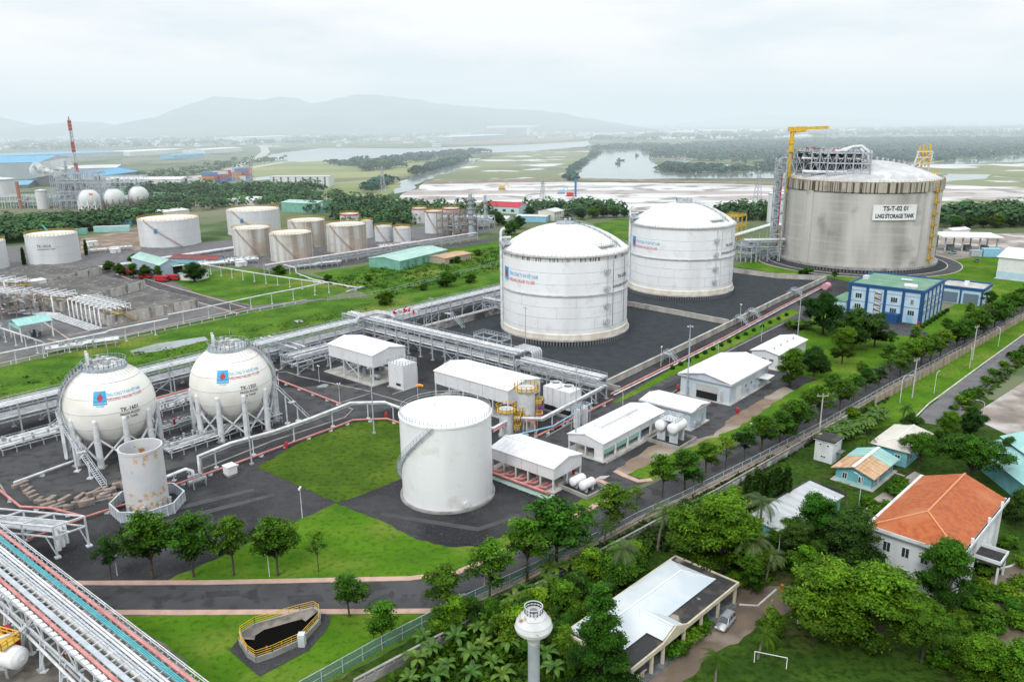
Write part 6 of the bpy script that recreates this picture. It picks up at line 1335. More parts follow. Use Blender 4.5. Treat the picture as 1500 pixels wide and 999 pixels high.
net = bpy.data.materials.new('green_net'); net.use_nodes = True; n_ = net.node_tree; b0_ = n_.nodes['Principled BSDF']; b0_.inputs['Base Color'].default_value = (.16, .30, .26, 1); b0_.inputs['Alpha'].default_value = .45
net2 = bpy.data.materials.new('wire_net'); net2.use_nodes = True; b0_ = net2.node_tree.nodes['Principled BSDF']; b0_.inputs['Base Color'].default_value = (.35, .37, .36, 1); b0_.inputs['Alpha'].default_value = .18
FEN = mat('fence_grey', (.45, .50, .52), (.35, .38, .4), 1, .6)
Pf = [G(*q_) for q_ in [(440, 1020), (560, 952), (673, 894), (720, 872), (773, 847), (877, 795)]]
post_fence('mesh_fence', 'green mesh fence on grey posts along the near side of the road bend', Pf, 2.4, 3.2, FEN, net, (1.0, .5), .12)
Pf = [G(*q_) for q_ in [(877, 795), (933, 764), (1000, 733), (1100, 682), (1200, 630), (1300, 572), (1400, 519), (1500, 464), (1580, 420)]]
post_fence('mesh_fence', 'wire fence with a pale plinth along the straight part of the road', Pf, 2.0, 3.6, FEN, net2, (1.0, .45), .12, .5)
Pw = [G(*q_) for q_ in [(520, 1012), (592, 973), (693, 919), (731, 898), (850, 835), (960, 775), (1052, 727), (1140, 676), (1194, 645), (1240, 618)]]
t = thing('boundary_wall', 'dark stained concrete boundary wall with a slotted top along the village side of the road', 'wall', Pw[0]); Q = [p - Pw[0] for p in Pw]; strip_mb(Q, .3, 0, 1.3).build('wall', CONCD, t); strip_mb(Q, .36, 1.75, 1.95).build('coping', CONC, t); mb = MB()
for a, b_ in zip(Q, Q[1:]):
    k = int((b_ - a).length/1.6)
    for i in range(k): q_ = a.lerp(b_, i/k); mb.box(q_.x - .15, q_.y - .15, 1.3, q_.x + .15, q_.y + .15, 1.75)
mb.build('pillar', CONC, t)
Pw = [G(*q_) for q_ in [(1282, 593), (1400, 526), (1500, 468), (1580, 424)]]
t = thing('boundary_wall', 'brown stained wall between the fenced road and the village road', 'wall', Pw[0]); Q = [p - Pw[0] for p in Pw]; strip_mb(Q, .3, 0, 2.3).build('wall', mat('brown_wall', (.36, .27, .18), (.24, .19, .14), .4, .9, stretch=(1, 1, .3)), t); mb = MB()
for a, b_ in zip(Q, Q[1:]):
    k = int((b_ - a).length/3.2)
    for i in range(k): q_ = a.lerp(b_, i/k); mb.box(q_.x - .24, q_.y - .24, 0, q_.x + .24, q_.y + .24, 2.5)
mb.build('pillar', CONC, t)
# ---------------------------------------------------------------- trees and plants
BARK = mat('bark', (.09, .07, .055), (.05, .04, .03), 3, .95)
LEAFG = mat('leaf_green', (.056, .150, .008), (.032, .098, .006), .8, .6, tint=True, rnd=.22, transl=.2, spec=.12)
LEAFY = mat('leaf_yellow_green', (.082, .190, .008), (.044, .122, .006), .8, .6, tint=True, rnd=.18, transl=.22, spec=.12)
LEAFD = mat('leaf_dark', (.034, .092, .012), (.022, .062, .008), .8, .55, tint=True, rnd=.2, transl=.2, spec=.12)
LEAFB = mat('banana_leaf', (.10, .22, .02), (.06, .15, .015), .8, .45, tint=True, rnd=.2, transl=.22, spec=.4)
LEAFP = mat('palm_leaf', (.055, .12, .02), (.10, .15, .04), .5, .5, tint=True, rnd=.2, transl=.2, spec=.4)
def leaf_quad(mb, p, n, s, rr, t, asp=1.7):
    n = Vector(n).normalized(); u = Vector((rr.uniform(-1,1), rr.uniform(-1,1), rr.uniform(-1,1))); u = (u - n*u.dot(n)).normalized(); v = n.cross(u)
    a, b_ = u*s*asp*.5, v*s*.5
    mb.add([p - a, p - a*.1 + b_, p + a, p + a*.1 - b_], [(0, 1, 2, 3)], 0, False, t)
def crown(seed, blobs, nclump, per, leaf, spread, m, low=-.45, name='crown'):
    rr = random.Random(seed); mb = MB(); wts = [b[3]*b[4] for b in blobs]; zmin = min(b[2] - b[5] for b in blobs); zmax = max(b[2] + b[5] for b in blobs)
    for _ in range(nclump):
        b = rr.choices(blobs, wts)[0]; 
        while True:
            d = Vector((rr.gauss(0, 1), rr.gauss(0, 1), rr.gauss(0, 1))).normalized()
            if d.z > low or rr.random() < .15: break
        rad_ = rr.uniform(.62, 1.06); c = Vector((b[0] + d.x*b[3]*rad_, b[1] + d.y*b[4]*rad_, b[2] + d.z*b[5]*rad_))
        ins = sum(1 for q in blobs if ((c.x-q[0])/q[3])**2 + ((c.y-q[1])/q[4])**2 + ((c.z-q[2])/q[5])**2 < .45)
        if ins and rr.random() < .75: continue
        hz = (c.z - zmin)/(zmax - zmin); tnt = (.36 + 1.0*hz)*rr.uniform(.62, 1.45)  # shade painted into the tint: crown dark at the bottom, lit on top
        for k in range(per):
            o = Vector((rr.gauss(0, 1), rr.gauss(0, 1), rr.gauss(0, .55)))*spread
            nn_ = Vector((rr.gauss(0, .55), rr.gauss(0, .55), 1.0)) + d*.7
            leaf_quad(mb, c + o, nn_, leaf*rr.uniform(.7, 1.35), rr, tnt*rr.uniform(.85, 1.15))
    return mb
def limbs(mb, h0, r0, tips, seed):
    rr = random.Random(seed); top = Vector((rr.uniform(-.15, .15), rr.uniform(-.15, .15), h0))
    mb.tube([(0, 0, 0), (top.x*.5, top.y*.4, h0*.5), top], r0, 8, r2=r0*.72)
    for tp in tips:
        tp = Vector(tp); mid = top.lerp(tp, .5) + Vector((rr.uniform(-.3, .3), rr.uniform(-.3, .3), .25)); mb.tube([top - Vector((0, 0, .3)), mid, tp], r0*.5, 6, r2=r0*.14)
    return mb
PROTO = {}
def proto(key, name, cat, blobs, trunk_h, trunk_r, nclump, per, leaf, spread, m, seed, low=-.45):
    t = thing(name, 'x', cat); limbs(MB(), trunk_h, trunk_r, [(b[0], b[1], b[2]) for b in blobs], seed).build('trunk', BARK, t)
    crown(seed, blobs, nclump, per, leaf, spread, m, low).build('crown', m, t); PROTO[key] = [t, max(b[2] + b[5] for b in blobs), False]; return t
def rb(seed, n, R, zc, rz, s0=.45, s1=.65):
    rr = random.Random(seed); out = [(0, 0, zc, R*.7, R*.7, rz*.8)]
    for i in range(n):
        a = 6.283*i/n + rr.uniform(-.4, .4); r = R*rr.uniform(.45, .68); s = rr.uniform(s0, s1); out.append((r*math.cos(a), r*math.sin(a), zc + rr.uniform(-.5, .55)*rz, R*s, R*s, rz*s))
    return out
# street trees, about 8 m high
def pads(seed, n, R, z0, z1, pr, flat=.42):
    rr = random.Random(seed); out = [(0, 0, (z0 + z1)*.5, R*.42, R*.42, (z1 - z0)*.36)]
    for i in range(n):
        f = (i + .5)/n; a = i*2.4 + rr.uniform(-.5, .5); prof = math.sin(PI*min(1, .22 + .70*f))**.8; r = R*prof*rr.uniform(.45, 1.0) - pr*.35; q = pr*rr.uniform(.65, 1.3); z = z0 + (z1 - z0)*f + rr.uniform(-.3, .3)
        out.append((r*math.cos(a), r*math.sin(a), z, q*rr.uniform(.8, 1.25), q*rr.uniform(.8, 1.25), q*flat*rr.uniform(.8, 1.4)))
    return out
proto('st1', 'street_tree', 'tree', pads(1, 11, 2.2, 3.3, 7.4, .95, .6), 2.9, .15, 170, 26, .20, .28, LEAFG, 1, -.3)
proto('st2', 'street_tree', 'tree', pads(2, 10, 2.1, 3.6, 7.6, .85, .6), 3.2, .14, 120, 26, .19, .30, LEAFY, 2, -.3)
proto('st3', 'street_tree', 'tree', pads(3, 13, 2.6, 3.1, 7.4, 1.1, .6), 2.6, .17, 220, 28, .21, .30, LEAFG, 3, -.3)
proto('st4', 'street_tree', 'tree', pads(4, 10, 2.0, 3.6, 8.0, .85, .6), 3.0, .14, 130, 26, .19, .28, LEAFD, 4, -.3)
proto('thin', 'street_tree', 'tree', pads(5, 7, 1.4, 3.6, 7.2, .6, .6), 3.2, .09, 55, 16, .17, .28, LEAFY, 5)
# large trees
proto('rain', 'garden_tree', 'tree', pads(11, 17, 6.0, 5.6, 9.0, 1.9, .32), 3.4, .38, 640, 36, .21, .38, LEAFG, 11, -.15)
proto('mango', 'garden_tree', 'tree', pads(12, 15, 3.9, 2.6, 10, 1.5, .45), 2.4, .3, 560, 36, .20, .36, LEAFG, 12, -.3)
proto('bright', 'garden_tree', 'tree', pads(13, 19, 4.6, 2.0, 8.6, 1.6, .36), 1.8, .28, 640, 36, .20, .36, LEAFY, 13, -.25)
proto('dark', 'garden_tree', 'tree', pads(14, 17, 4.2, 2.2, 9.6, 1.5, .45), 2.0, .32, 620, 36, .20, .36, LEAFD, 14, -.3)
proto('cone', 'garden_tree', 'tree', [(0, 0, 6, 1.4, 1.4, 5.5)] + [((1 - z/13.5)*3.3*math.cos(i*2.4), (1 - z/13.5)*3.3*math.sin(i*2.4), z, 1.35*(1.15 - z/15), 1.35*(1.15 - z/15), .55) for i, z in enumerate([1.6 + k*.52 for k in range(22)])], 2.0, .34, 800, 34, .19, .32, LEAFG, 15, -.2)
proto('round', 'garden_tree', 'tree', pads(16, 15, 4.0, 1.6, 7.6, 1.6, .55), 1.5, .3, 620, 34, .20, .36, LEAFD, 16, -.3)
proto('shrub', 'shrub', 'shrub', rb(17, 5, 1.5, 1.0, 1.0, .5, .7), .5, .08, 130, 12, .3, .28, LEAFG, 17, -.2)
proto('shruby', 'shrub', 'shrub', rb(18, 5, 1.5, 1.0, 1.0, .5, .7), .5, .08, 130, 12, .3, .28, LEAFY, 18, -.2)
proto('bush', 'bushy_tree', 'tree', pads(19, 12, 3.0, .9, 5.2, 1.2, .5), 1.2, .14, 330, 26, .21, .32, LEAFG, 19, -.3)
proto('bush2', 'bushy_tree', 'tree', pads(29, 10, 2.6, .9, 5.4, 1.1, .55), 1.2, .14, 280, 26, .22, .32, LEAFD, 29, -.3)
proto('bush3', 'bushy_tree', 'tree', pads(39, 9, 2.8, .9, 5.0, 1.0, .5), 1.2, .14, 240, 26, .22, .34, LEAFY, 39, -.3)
proto('ball', 'clipped_shrub', 'shrub', [(0, 0, .95, 1.0, 1.0, .95)], .3, .1, 190, 10, .2, .12, LEAFD, 20, -.6)
def columnar():
    t = thing('columnar_tree', 'x', 'tree'); MB().tube([(0, 0, 0), (0, 0, 6)], .14, 8, r2=.05).build('trunk', BARK, t); rr = random.Random(5); mb = MB()
    for k in range(170):
        z = .6 + 8.4*rr.random(); r = .85*(1 - ((z - 3)/6.6)**2 if z > 3 else .9); a = rr.random()*6.28; c = Vector((r*math.cos(a), r*math.sin(a), z)); tn = rr.uniform(.55, 1.15)
        for j in range(12): leaf_quad(mb, c + Vector((rr.gauss(0, .2), rr.gauss(0, .2), rr.gauss(0, .4))), (math.cos(a), math.sin(a), -.2 + rr.gauss(0, .4)), .34*rr.uniform(.7, 1.3), rr, tn, 2.2)
    mb.build('crown', LEAFD, t); PROTO['column'] = [t, 9.2, False]
columnar()
def palm(key, H_, n, Lf, seed, m):
    t = thing('coconut_palm', 'x', 'palm'); rr = random.Random(seed); P = [(.0, 0, 0), (.15, .05, H_*.3), (.45, .1, H_*.65), (.8, .1, H_)]
    MB().tube(P, .24, 9, r2=.14).build('trunk', mat('palm_bark', (.22, .19, .15), (.14, .12, .1), 2, .9), t); top = Vector(P[-1]); mb = MB()
    for i in range(n):
        a = 6.283*i/n*2.4 + rr.uniform(-.2, .2); e0 = rr.uniform(-.15, 1.1); L_ = Lf*rr.uniform(.8, 1.1); d = Vector((math.cos(a), math.sin(a), 0)); sd = Vector((-d.y, d.x, 0)); prev = top.copy(); tn = rr.uniform(.6, 1.25)
        for k in range(16):
            s = (k + 1)/16; el = e0 - s*1.7; q = prev + (d*math.cos(el) + Vector((0, 0, math.sin(el))))*L_/16
            up = (q - prev).cross(sd).normalized()
            wl = Lf*.20*math.sin(PI*min(1, .12 + s*.86))
            for sg in (-1, 1):
                for h_ in (0, .5):
                    b0_ = prev.lerp(q, h_); tip = b0_ + sd*sg*wl + (q - prev).normalized()*wl*.5 - Vector((0, 0, wl*.45)); w_ = (q - prev)*.36
                    mb.add([b0_, b0_ + w_, tip], [(0, 1, 2)], 0, False, tn*rr.uniform(.85, 1.15))
            mb.add([prev + sd*.04, prev - sd*.04, q - sd*.04, q + sd*.04], [(0, 1, 2, 3)], 0, False, tn*.9); prev = q
    mb.build('frond_crown', m, t); PROTO[key] = [t, H_ + 1.6, False]
palm('palm', 6.5, 20, 3.6, 3, LEAFP); palm('palm2', 5.0, 18, 3.2, 4, LEAFG)
def banana():
    t = thing('banana_plant', 'x', 'banana'); rr = random.Random(9); MB().tube([(0, 0, 0), (.05, .05, 2.2)], .16, 8, r2=.1).build('stem', mat('banana_stem', (.14, .18, .06), (.1, .12, .04), 2), t); mb = MB()
    for i in range(9):
        a = i*2.4 + rr.uniform(-.2, .2); e0 = rr.uniform(.5, 1.35); L_ = rr.uniform(1.9, 2.7); d = Vector((math.cos(a), math.sin(a), 0)); sd = Vector((-d.y, d.x, 0)); prev = Vector((0, 0, 2.1)); tn = rr.uniform(.7, 1.3); pw = .05
        for k in range(9):
            s = (k + 1)/9; el = e0 - s*s*1.9; q = prev + (d*math.cos(el) + Vector((0, 0, math.sin(el))))*L_/9; w_ = .34*math.sin(PI*min(.97, .1 + s*.85)) + .03; dr = Vector((0, 0, -.10))
            for sg in (-1, 1): mb.add([prev, q, q + sd*sg*w_ + dr, prev + sd*sg*pw + dr*(pw/.3)], [(0, 1, 2, 3)], 0, False, tn*rr.uniform(.9, 1.1))
            pw = w_; prev = q
    mb.build('leaf_crown', LEAFB, t); PROTO['banana'] = [t, 3.9, False]
banana()
def plant(key, px, py, h=None, label='', group=None, pytop=None, rot=None, wide=1.0):
    t, H_, used = PROTO[key]; g = G(px, py)
    if pytop is not None: h = HT(g.x, g.y, pytop)
    s = h/H_; rot = RND.random()*6.28 if rot is None else rot; sc = (s*wide, s*wide, s)
    if not used: PROTO[key][2] = True; t.location = g; t.rotation_euler[2] = rot; t.scale = sc; o = t; o['label'] = label
    else: o = dup(t, g, rot, label, sc)
    if group: o['group'] = group
    elif 'group' in o: del o['group']
    return o
# --- trees of the front lawn and the road (base pixel, top pixel)
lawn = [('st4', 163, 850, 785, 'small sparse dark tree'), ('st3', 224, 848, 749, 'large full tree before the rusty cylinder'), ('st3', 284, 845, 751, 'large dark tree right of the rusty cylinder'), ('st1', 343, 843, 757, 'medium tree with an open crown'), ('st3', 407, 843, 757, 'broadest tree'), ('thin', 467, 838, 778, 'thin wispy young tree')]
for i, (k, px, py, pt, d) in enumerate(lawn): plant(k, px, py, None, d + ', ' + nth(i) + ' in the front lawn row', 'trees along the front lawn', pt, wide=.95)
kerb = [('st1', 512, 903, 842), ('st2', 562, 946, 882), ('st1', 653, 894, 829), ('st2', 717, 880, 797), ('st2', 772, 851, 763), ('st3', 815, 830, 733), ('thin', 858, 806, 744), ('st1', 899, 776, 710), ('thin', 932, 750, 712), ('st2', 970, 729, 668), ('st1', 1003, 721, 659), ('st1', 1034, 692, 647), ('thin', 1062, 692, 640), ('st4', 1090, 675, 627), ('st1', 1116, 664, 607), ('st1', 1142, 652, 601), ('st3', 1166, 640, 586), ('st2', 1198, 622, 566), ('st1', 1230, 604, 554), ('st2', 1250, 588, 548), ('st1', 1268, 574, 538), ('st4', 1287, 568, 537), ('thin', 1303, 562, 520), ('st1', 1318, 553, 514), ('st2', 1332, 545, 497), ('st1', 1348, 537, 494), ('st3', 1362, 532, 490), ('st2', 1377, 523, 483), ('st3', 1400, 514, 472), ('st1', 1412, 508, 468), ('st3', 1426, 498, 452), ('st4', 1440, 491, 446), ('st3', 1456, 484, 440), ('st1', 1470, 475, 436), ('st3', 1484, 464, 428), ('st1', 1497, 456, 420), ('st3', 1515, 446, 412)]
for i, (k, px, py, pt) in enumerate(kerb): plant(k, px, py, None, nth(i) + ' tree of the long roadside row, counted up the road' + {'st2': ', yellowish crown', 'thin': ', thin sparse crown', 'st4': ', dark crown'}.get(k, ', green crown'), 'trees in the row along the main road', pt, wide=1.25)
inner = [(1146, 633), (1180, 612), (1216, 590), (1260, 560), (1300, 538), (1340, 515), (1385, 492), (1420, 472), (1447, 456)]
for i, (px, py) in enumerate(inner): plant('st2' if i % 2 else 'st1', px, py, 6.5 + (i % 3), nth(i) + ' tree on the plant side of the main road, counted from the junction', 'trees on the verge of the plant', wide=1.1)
adm = [('round', 1205, 489, 430, 1.0, 'dense dark round tree left of the blue office'), ('round', 1250, 512, 452, 1.0, 'broad dark tree in front of the blue office'), ('dark', 1281, 507, 459, .9, 'dark tree right of the broad one before the blue office'), ('mango', 1233, 534, 479, .85, 'tall loose green tree on the lawn below the blue office'), ('round', 1192, 553, 508, .9, 'dark green tree between the white store house and the lawn'), ('mango', 1157, 566, 512, .95, 'lighter round tree hiding the white store house'), ('st1', 1304, 509, 484, 1.1, 'small lone tree at the office driveway'), ('shrub', 1170, 480, 470, 2.2, 'low dark hedge bush by the road corner'), ('st4', 1222, 412, 395, 1.1, 'small tree beside the ring road'), ('shrub', 1180, 403, 392, 1.0, 'small bush at the ring road kerb')]
for k, px, py, pt, wd, d in adm: plant(k, px, py, None, d, None, pt, wide=wd)
for i in range(15):
    f = i/14; plant('ball', 985 + (1152 - 985)*f, 541 + (463 - 541)*f, 1.3, nth(i) + ' clipped shrub of the row beside the bund wall road, counted from the near end', 'clipped shrubs on the green strip')
for i in range(8): f = i/7; plant('ball', 1351 + 36*f, 481 - 24*f, 1.5, nth(i) + ' dark shrub in the hedge row beside the office block', 'hedge shrubs beside the office block')
# --- village trees
vil = [('rain', 1420, 712, 641, 1.0, 'widest flat-crowned tree behind the orange roof'), ('rain', 1345, 690, 636, .8, 'flat-crowned tree left of the widest one, behind the villa'), ('bright', 1057, 838, 727, 1.05, 'tall bright green tree above the long house'), ('dark', 1243, 850, 748, .9, 'dark spreading tree left of the villa wall'), ('mango', 1196, 812, 727, .95, 'blue-green leafy tree over the narrow white-roofed shed'), ('dark', 1165, 830, 762, .9, 'dark tree below the narrow shed'), ('mango', 1378, 895, 790, .85, 'slender layered tree standing before the villa front'), ('bright', 1212, 930, 826, 1.1, 'bright layered tree at the left of the pitch'), ('bright', 1280, 945, 835, 1.1, 'bright yellow-green tree in the middle of the pitch edge'), ('rain', 1350, 970, 885, .75, 'low spreading tree right of the pitch'), ('bright', 1432, 1010, 934, 1.0, 'bright tree at the lower right beside the garden drive'), ('bright', 1490, 1040, 945, 1.0, 'bright tree in the bottom right corner'), ('cone', 878, 1012, 856, .95, 'tall conical tree left of the long house'), ('dark', 1005, 800, 735, .9, 'dark bushy tree behind the palms'), ('round', 1330, 645, 605, .8, 'round tree beyond the cream roof'), ('mango', 1385, 655, 602, .8, 'loose tree at the end of the village road'), ('round', 1420, 640, 596, .7, 'dark tree beside the concrete lot'), ('dark', 1470, 690, 640, .6, 'dark tree beside the turquoise hall'), ('round', 1488, 770, 716, .7, 'dark tree behind the white car'), ('dark', 1105, 830, 770, .7, 'dark tree between the palms and the garden'), ('mango', 1100, 870, 812, .7, 'green tree at the bend of the drive'), ('bush', 1128, 935, 890, .7, 'small bright tree on the dirt drive'), ('bush', 905, 860, 800, 1, 'bush tree right of the road fence')]
for k, px, py, pt, wd, d in vil: plant(k, px, py, None, d, None, pt, wide=wd)
pal = [('palm', 963, 806, 732, 'coconut palm by the road fence'), ('palm', 905, 858, 785, 'coconut palm with drooping fronds above the long house'), ('palm', 1000, 800, 738, 'coconut palm half hidden behind the bright tree'), ('palm', 1112, 800, 722, 'tall coconut palm left of the narrow shed'), ('palm', 1093, 850, 770, 'low coconut palm under the tall bright tree'), ('palm', 1120, 860, 800, 'coconut palm at the garden corner'), ('palm2', 1048, 1005, 955, 'coconut palm at the bottom edge by the drive'), ('palm2', 1110, 965, 915, 'coconut palm beside the pitch'), ('palm2', 1320, 620, 590, 'small palm at the start of the village road'), ('palm2', 1268, 668, 632, 'palm behind the cream roof house'), ('palm2', 1240, 740, 705, 'palm in front of the rusty-roofed house'), ('palm2', 885, 800, 762, 'short palm at the fence')]
for k, px, py, pt, d in pal: plant(k, px, py, None, d, 'palms', pt)
rr = random.Random(31)
for i in range(12): plant('column', 1096 + (i % 6)*10 + rr.uniform(-3, 3), 752 - (i % 6)*2 + (i//6)*7 + rr.uniform(-3, 3), rr.uniform(6.5, 10), nth(i) + ' dark columnar tree in the tight clump beside the narrow shed', 'columnar trees')
ban = [(612, 985), (632, 968), (655, 990), (668, 952), (690, 975), (707, 960), (640, 1008), (600, 1012), (722, 985), (736, 1005), (690, 1003), (620, 950), (770, 880), (788, 888), (806, 872), (755, 895), (815, 850), (835, 846), (848, 832), (868, 822), (800, 850), (860, 812), (880, 830), (720, 935), (700, 935), (745, 960), (800, 975), (812, 998)]
for i, (px, py) in enumerate(ban): plant('banana', px, py, rr.uniform(3.4, 4.6), nth(i) + ' banana plant of the thicket around the water tower, listed from the left', 'banana plants near the water tower')
for i in range(46):
    f, q_ = rr.random(), rr.random(); plant('banana', 1205 + 95*f, 660 - 42*f + 18*(q_ - .3) - 8, rr.uniform(3.6, 5.0), nth(i) + ' banana plant in the dense grove above the cream roof, counted from the wall', 'banana plants in the grove')
bsh = [(745, 918), (770, 925), (720, 910), (790, 910), (810, 915), (825, 900), (845, 880), (850, 865), (868, 855), (885, 850), (830, 930), (812, 945), (770, 955), (755, 945), (735, 935), (865, 880), (890, 885), (842, 905), (930, 830), (1030, 760), (1040, 775), (1050, 750), (640, 935), (665, 925), (690, 912), (830, 960), (795, 945), (1075, 748), (1180, 850), (1195, 835), (1160, 800), (1220, 850), (1135, 800), (1255, 870), (1290, 800), (1175, 760)]
for i, (px, py) in enumerate(bsh): plant(('bush', 'bush2', 'bush', 'bush3', 'bush2')[i % 5], px, py, rr.uniform(3.2, 6.2), nth(i) + ' bushy tree of the thicket below the main road, numbered from the water tower', 'bushy trees in the thicket')
shr = [(1310, 725), (1325, 735), (1300, 745), (1283, 752), (1270, 740), (1320, 718), (1262, 762), (985, 958), (1000, 948), (1012, 938), (1028, 925), (1440, 862), (1452, 905), (1448, 880), (1447, 925), (1444, 842), (1480, 880), (1492, 860), (1485, 900), (1495, 920), (1487, 885), (1075, 850), (1085, 858), (1105, 855), (1120, 840), (1400, 905), (1420, 890), (1410, 925), (1395, 955), (1375, 975), (1450, 965), (1470, 755), (1500, 830), (1476, 800), (1250, 610), (1445, 560), (1430, 575), (1455, 548), (1470, 536), (1485, 524), (1500, 512), (1410, 592), (1398, 600), (1418, 583)]
for i, (px, py) in enumerate(shr): plant('shruby' if i % 3 else 'shrub', px, py, rr.uniform(1.4, 2.6), nth(i) + ' garden shrub among the village houses and drives', 'garden shrubs of the village')
# undergrowth
def inpoly(x, y, P):
    c = False; j = len(P) - 1
    for i in range(len(P)):
        if ((P[i][1] > y) != (P[j][1] > y)) and x < (P[j][0] - P[i][0])*(y - P[i][1])/(P[j][1] - P[i][1]) + P[i][0]: c = not c
        j = i
    return c
def understory(name, label, pix, n, hmax, leaf, m, seed, per=14, spread=.4, cat='plants'):
    rr = random.Random(seed); W_ = [G(*p) for p in pix]; xs = [p.x for p in W_]; ys = [p.y for p in W_]; mb = MB(); c = 0
    while c < n:
        x, y = rr.uniform(min(xs), max(xs)), rr.uniform(min(ys), max(ys))
        if not inpoly(x, y, [(p.x, p.y) for p in W_]): continue
        c += 1; hh = hmax*(.25 + .75*max(0, noise.noise(Vector((x*.12, y*.12, seed))) + .5)); z = rr.uniform(.1, 1)*hh; tn = rr.uniform(.5, 1.2)*(.6 + .5*z/hmax)  # low leaves tinted darker, shade near the ground put into the colour
        for k in range(per): leaf_quad(mb, Vector((x + rr.gauss(0, spread), y + rr.gauss(0, spread), max(.05, z + rr.gauss(0, spread*.5)))), (rr.gauss(0, .5), rr.gauss(0, .5), 1), leaf*rr.uniform(.7, 1.4), rr, tn*rr.uniform(.85, 1.15))
    o = mb.build(name, m); tag(o, label, cat, None, 'stuff'); return o
understory('undergrowth', 'tangled green undergrowth around the foot of the water tower', [(560, 1010), (700, 925), (850, 840), (905, 800), (960, 800), (900, 880), (930, 990), (900, 1060), (600, 1060)], 1500, 2.2, .5, LEAFG, 5)
understory('undergrowth', 'dark undergrowth between the wall and the garden trees', [(905, 800), (1050, 728), (1110, 740), (1060, 830), (1130, 830), (1180, 850), (1260, 850), (1240, 800), (1150, 790), (1000, 810)], 900, 1.8, .5, LEAFD, 6)
understory('undergrowth', 'low weeds on the strip between the fence and the boundary wall', [(720, 885), (880, 800), (1000, 738), (1190, 640), (1300, 580), (1300, 586), (1194, 648), (1052, 730), (850, 835), (740, 895)], 500, .7, .35, LEAFD, 7)
understory('undergrowth', 'low green bushes along the village road edge', [(1398, 605), (1500, 508), (1560, 470), (1560, 480), (1425, 600)], 260, 1.6, .5, LEAFG, 8)
understory('undergrowth', 'tall weeds and bushes on the rough field by the green shed', [(470, 415), (560, 392), (660, 385), (735, 360), (735, 395), (560, 438), (530, 425)], 420, .8, .6, LEAFY, 9, 12, .9)
understory('undergrowth', 'tufts of tall grass on the belt beside the ditch', [(0, 560), (200, 518), (540, 445), (540, 462), (330, 515), (0, 590)], 260, .35, .45, LEAFY, 10, 10, .8)
rr = random.Random(77)
fieldb = [(566, 446, 425), (285, 412, 385), (655, 420, 398), (690, 414, 400), (735, 330, 318), (700, 375, 365), (410, 402, 388), (480, 412, 402), (620, 425, 415), (640, 370, 360), (670, 385, 375), (540, 412, 402)]
for i, (px, py, pt) in enumerate(fieldb): plant('bush' if i != 1 else 'round', px, py, None, nth(i) + ' round bush of the open field between the pipe rack and the tank farm', 'field bushes', pt, wide=1.2)
# ---------------------------------------------------------------- tank farm and west plant
TF = mat('farm_tank_white', (.68, .70, .72), (.58, .60, .61), .12, .5, stretch=(1, 1, .3))
TFR = mat('farm_tank_rusty', (.62, .62, .60), (.30, .27, .23), .25, .65, stretch=(1, 1, .07), lo=.42, hi=.66, c3=(.42, .33, .24), s3=.08, lo3=.52, hi3=.7)
TOPW = mat('farm_tank_roof', (.74, .72, .66), (.55, .48, .38), .2, .7, lo=.48, hi=.75)
def ftank(label, xl, xr, yb, yt, m, rim=None, stair_=True, txt=None, emb=False, cone=.5):
    g = G((xl + xr)/2, yb); r = (xr - xl)/2*MPP(g); d = Vector((g.x, g.y, 0)).normalized(); c = g + d*r; r *= (c.length/g.length); h = HT(c.x, c.y, yt)
    t = thing('storage_tank', label, 'tank', c); ac = azc(c)
    MB().lathe([(r, .3), (r, h)], 64).build('shell', m, t); MB().lathe([(r + .15, h - .05), (r*.5, h + cone*.7), (.01, h + cone)], 64).build('roof', TOPW, t)
    MB().lathe([(r + .1, 0), (r + .5, 0), (r + .4, .5), (r + .02, .5)], 48).build('base_ring', CONC, t)
    MB().lathe([(r + .01, h - .9), (r + .12, h - .9), (r + .12, h + .02), (r, h + .03)], 64).build('rim', rim or m, t)
    mb = MB(); mb.rail([(r*math.cos(a*PI/20), r*math.sin(a*PI/20), h) for a in range(41)], 1.1, 2.2, .06); mb.build('roof_railing', YELL, t)
    for z in (h*.33, h*.62): MB().lathe([(r + .005, z - .06), (r + .06, z), (r + .005, z + .06)], 64).build('weld_seam', RINGG, t)
    if stair_:
        mb = MB(); n = 24; a0 = ac - rad(50); a1 = ac + rad(20)
        for i in range(n):
            p = [Vector(((r + .6)*math.cos(a0 + (a1 - a0)*(i + k)/n), (r + .6)*math.sin(a0 + (a1 - a0)*(i + k)/n), h*(1 - (i + k)/n) + .2)) for k in (0, 1)]; mb.beam(p[0], p[1], .5, .3); mb.beam(p[0] + Vector((0, 0, 1)), p[1] + Vector((0, 0, 1)), .1)
        mb.build('spiral_stair', mat('rust_stair', (.34, .25, .2), rough=.8), t)
    if txt: add_letter(t, txt, 2.0, r + .05, ac - rad(20), h*.66, LETK, .02); add_letter(t, 'CONDENSATE TANK', 1.0, r + .05, ac - rad(16), h*.55, LETK, .01)
    if emb: emblem_cyl(t, r + .06, ac - rad(26), h*.62, 3.2)
    return t
ftank('white tank cut by the left edge of the picture', -40, 11, 397, 353, TF)
ftank('white tank with a black tank number, right of the one cut by the left edge', 48, 116, 388, 342, TF, None, False, 'TK-101A')
ftank('wide low grey-white tank with orange roof vents and a blue emblem', 210, 293, 363, 319, TF, None, True, None, True)
ftank('largest white tank of the farm with a blue emblem, behind the rust stained pair', 337, 411, 346, 306, TF, None, True, None, True)
ftank('left of the two front rust stained tanks', 345, 399, 377, 333, TFR)
ftank('right of the two front rust stained tanks, a rusty stair across it', 399, 459, 385, 340, TFR)
ftank('stained tank just behind the right one of the front rusty pair', 425, 478, 364, 322, TFR)
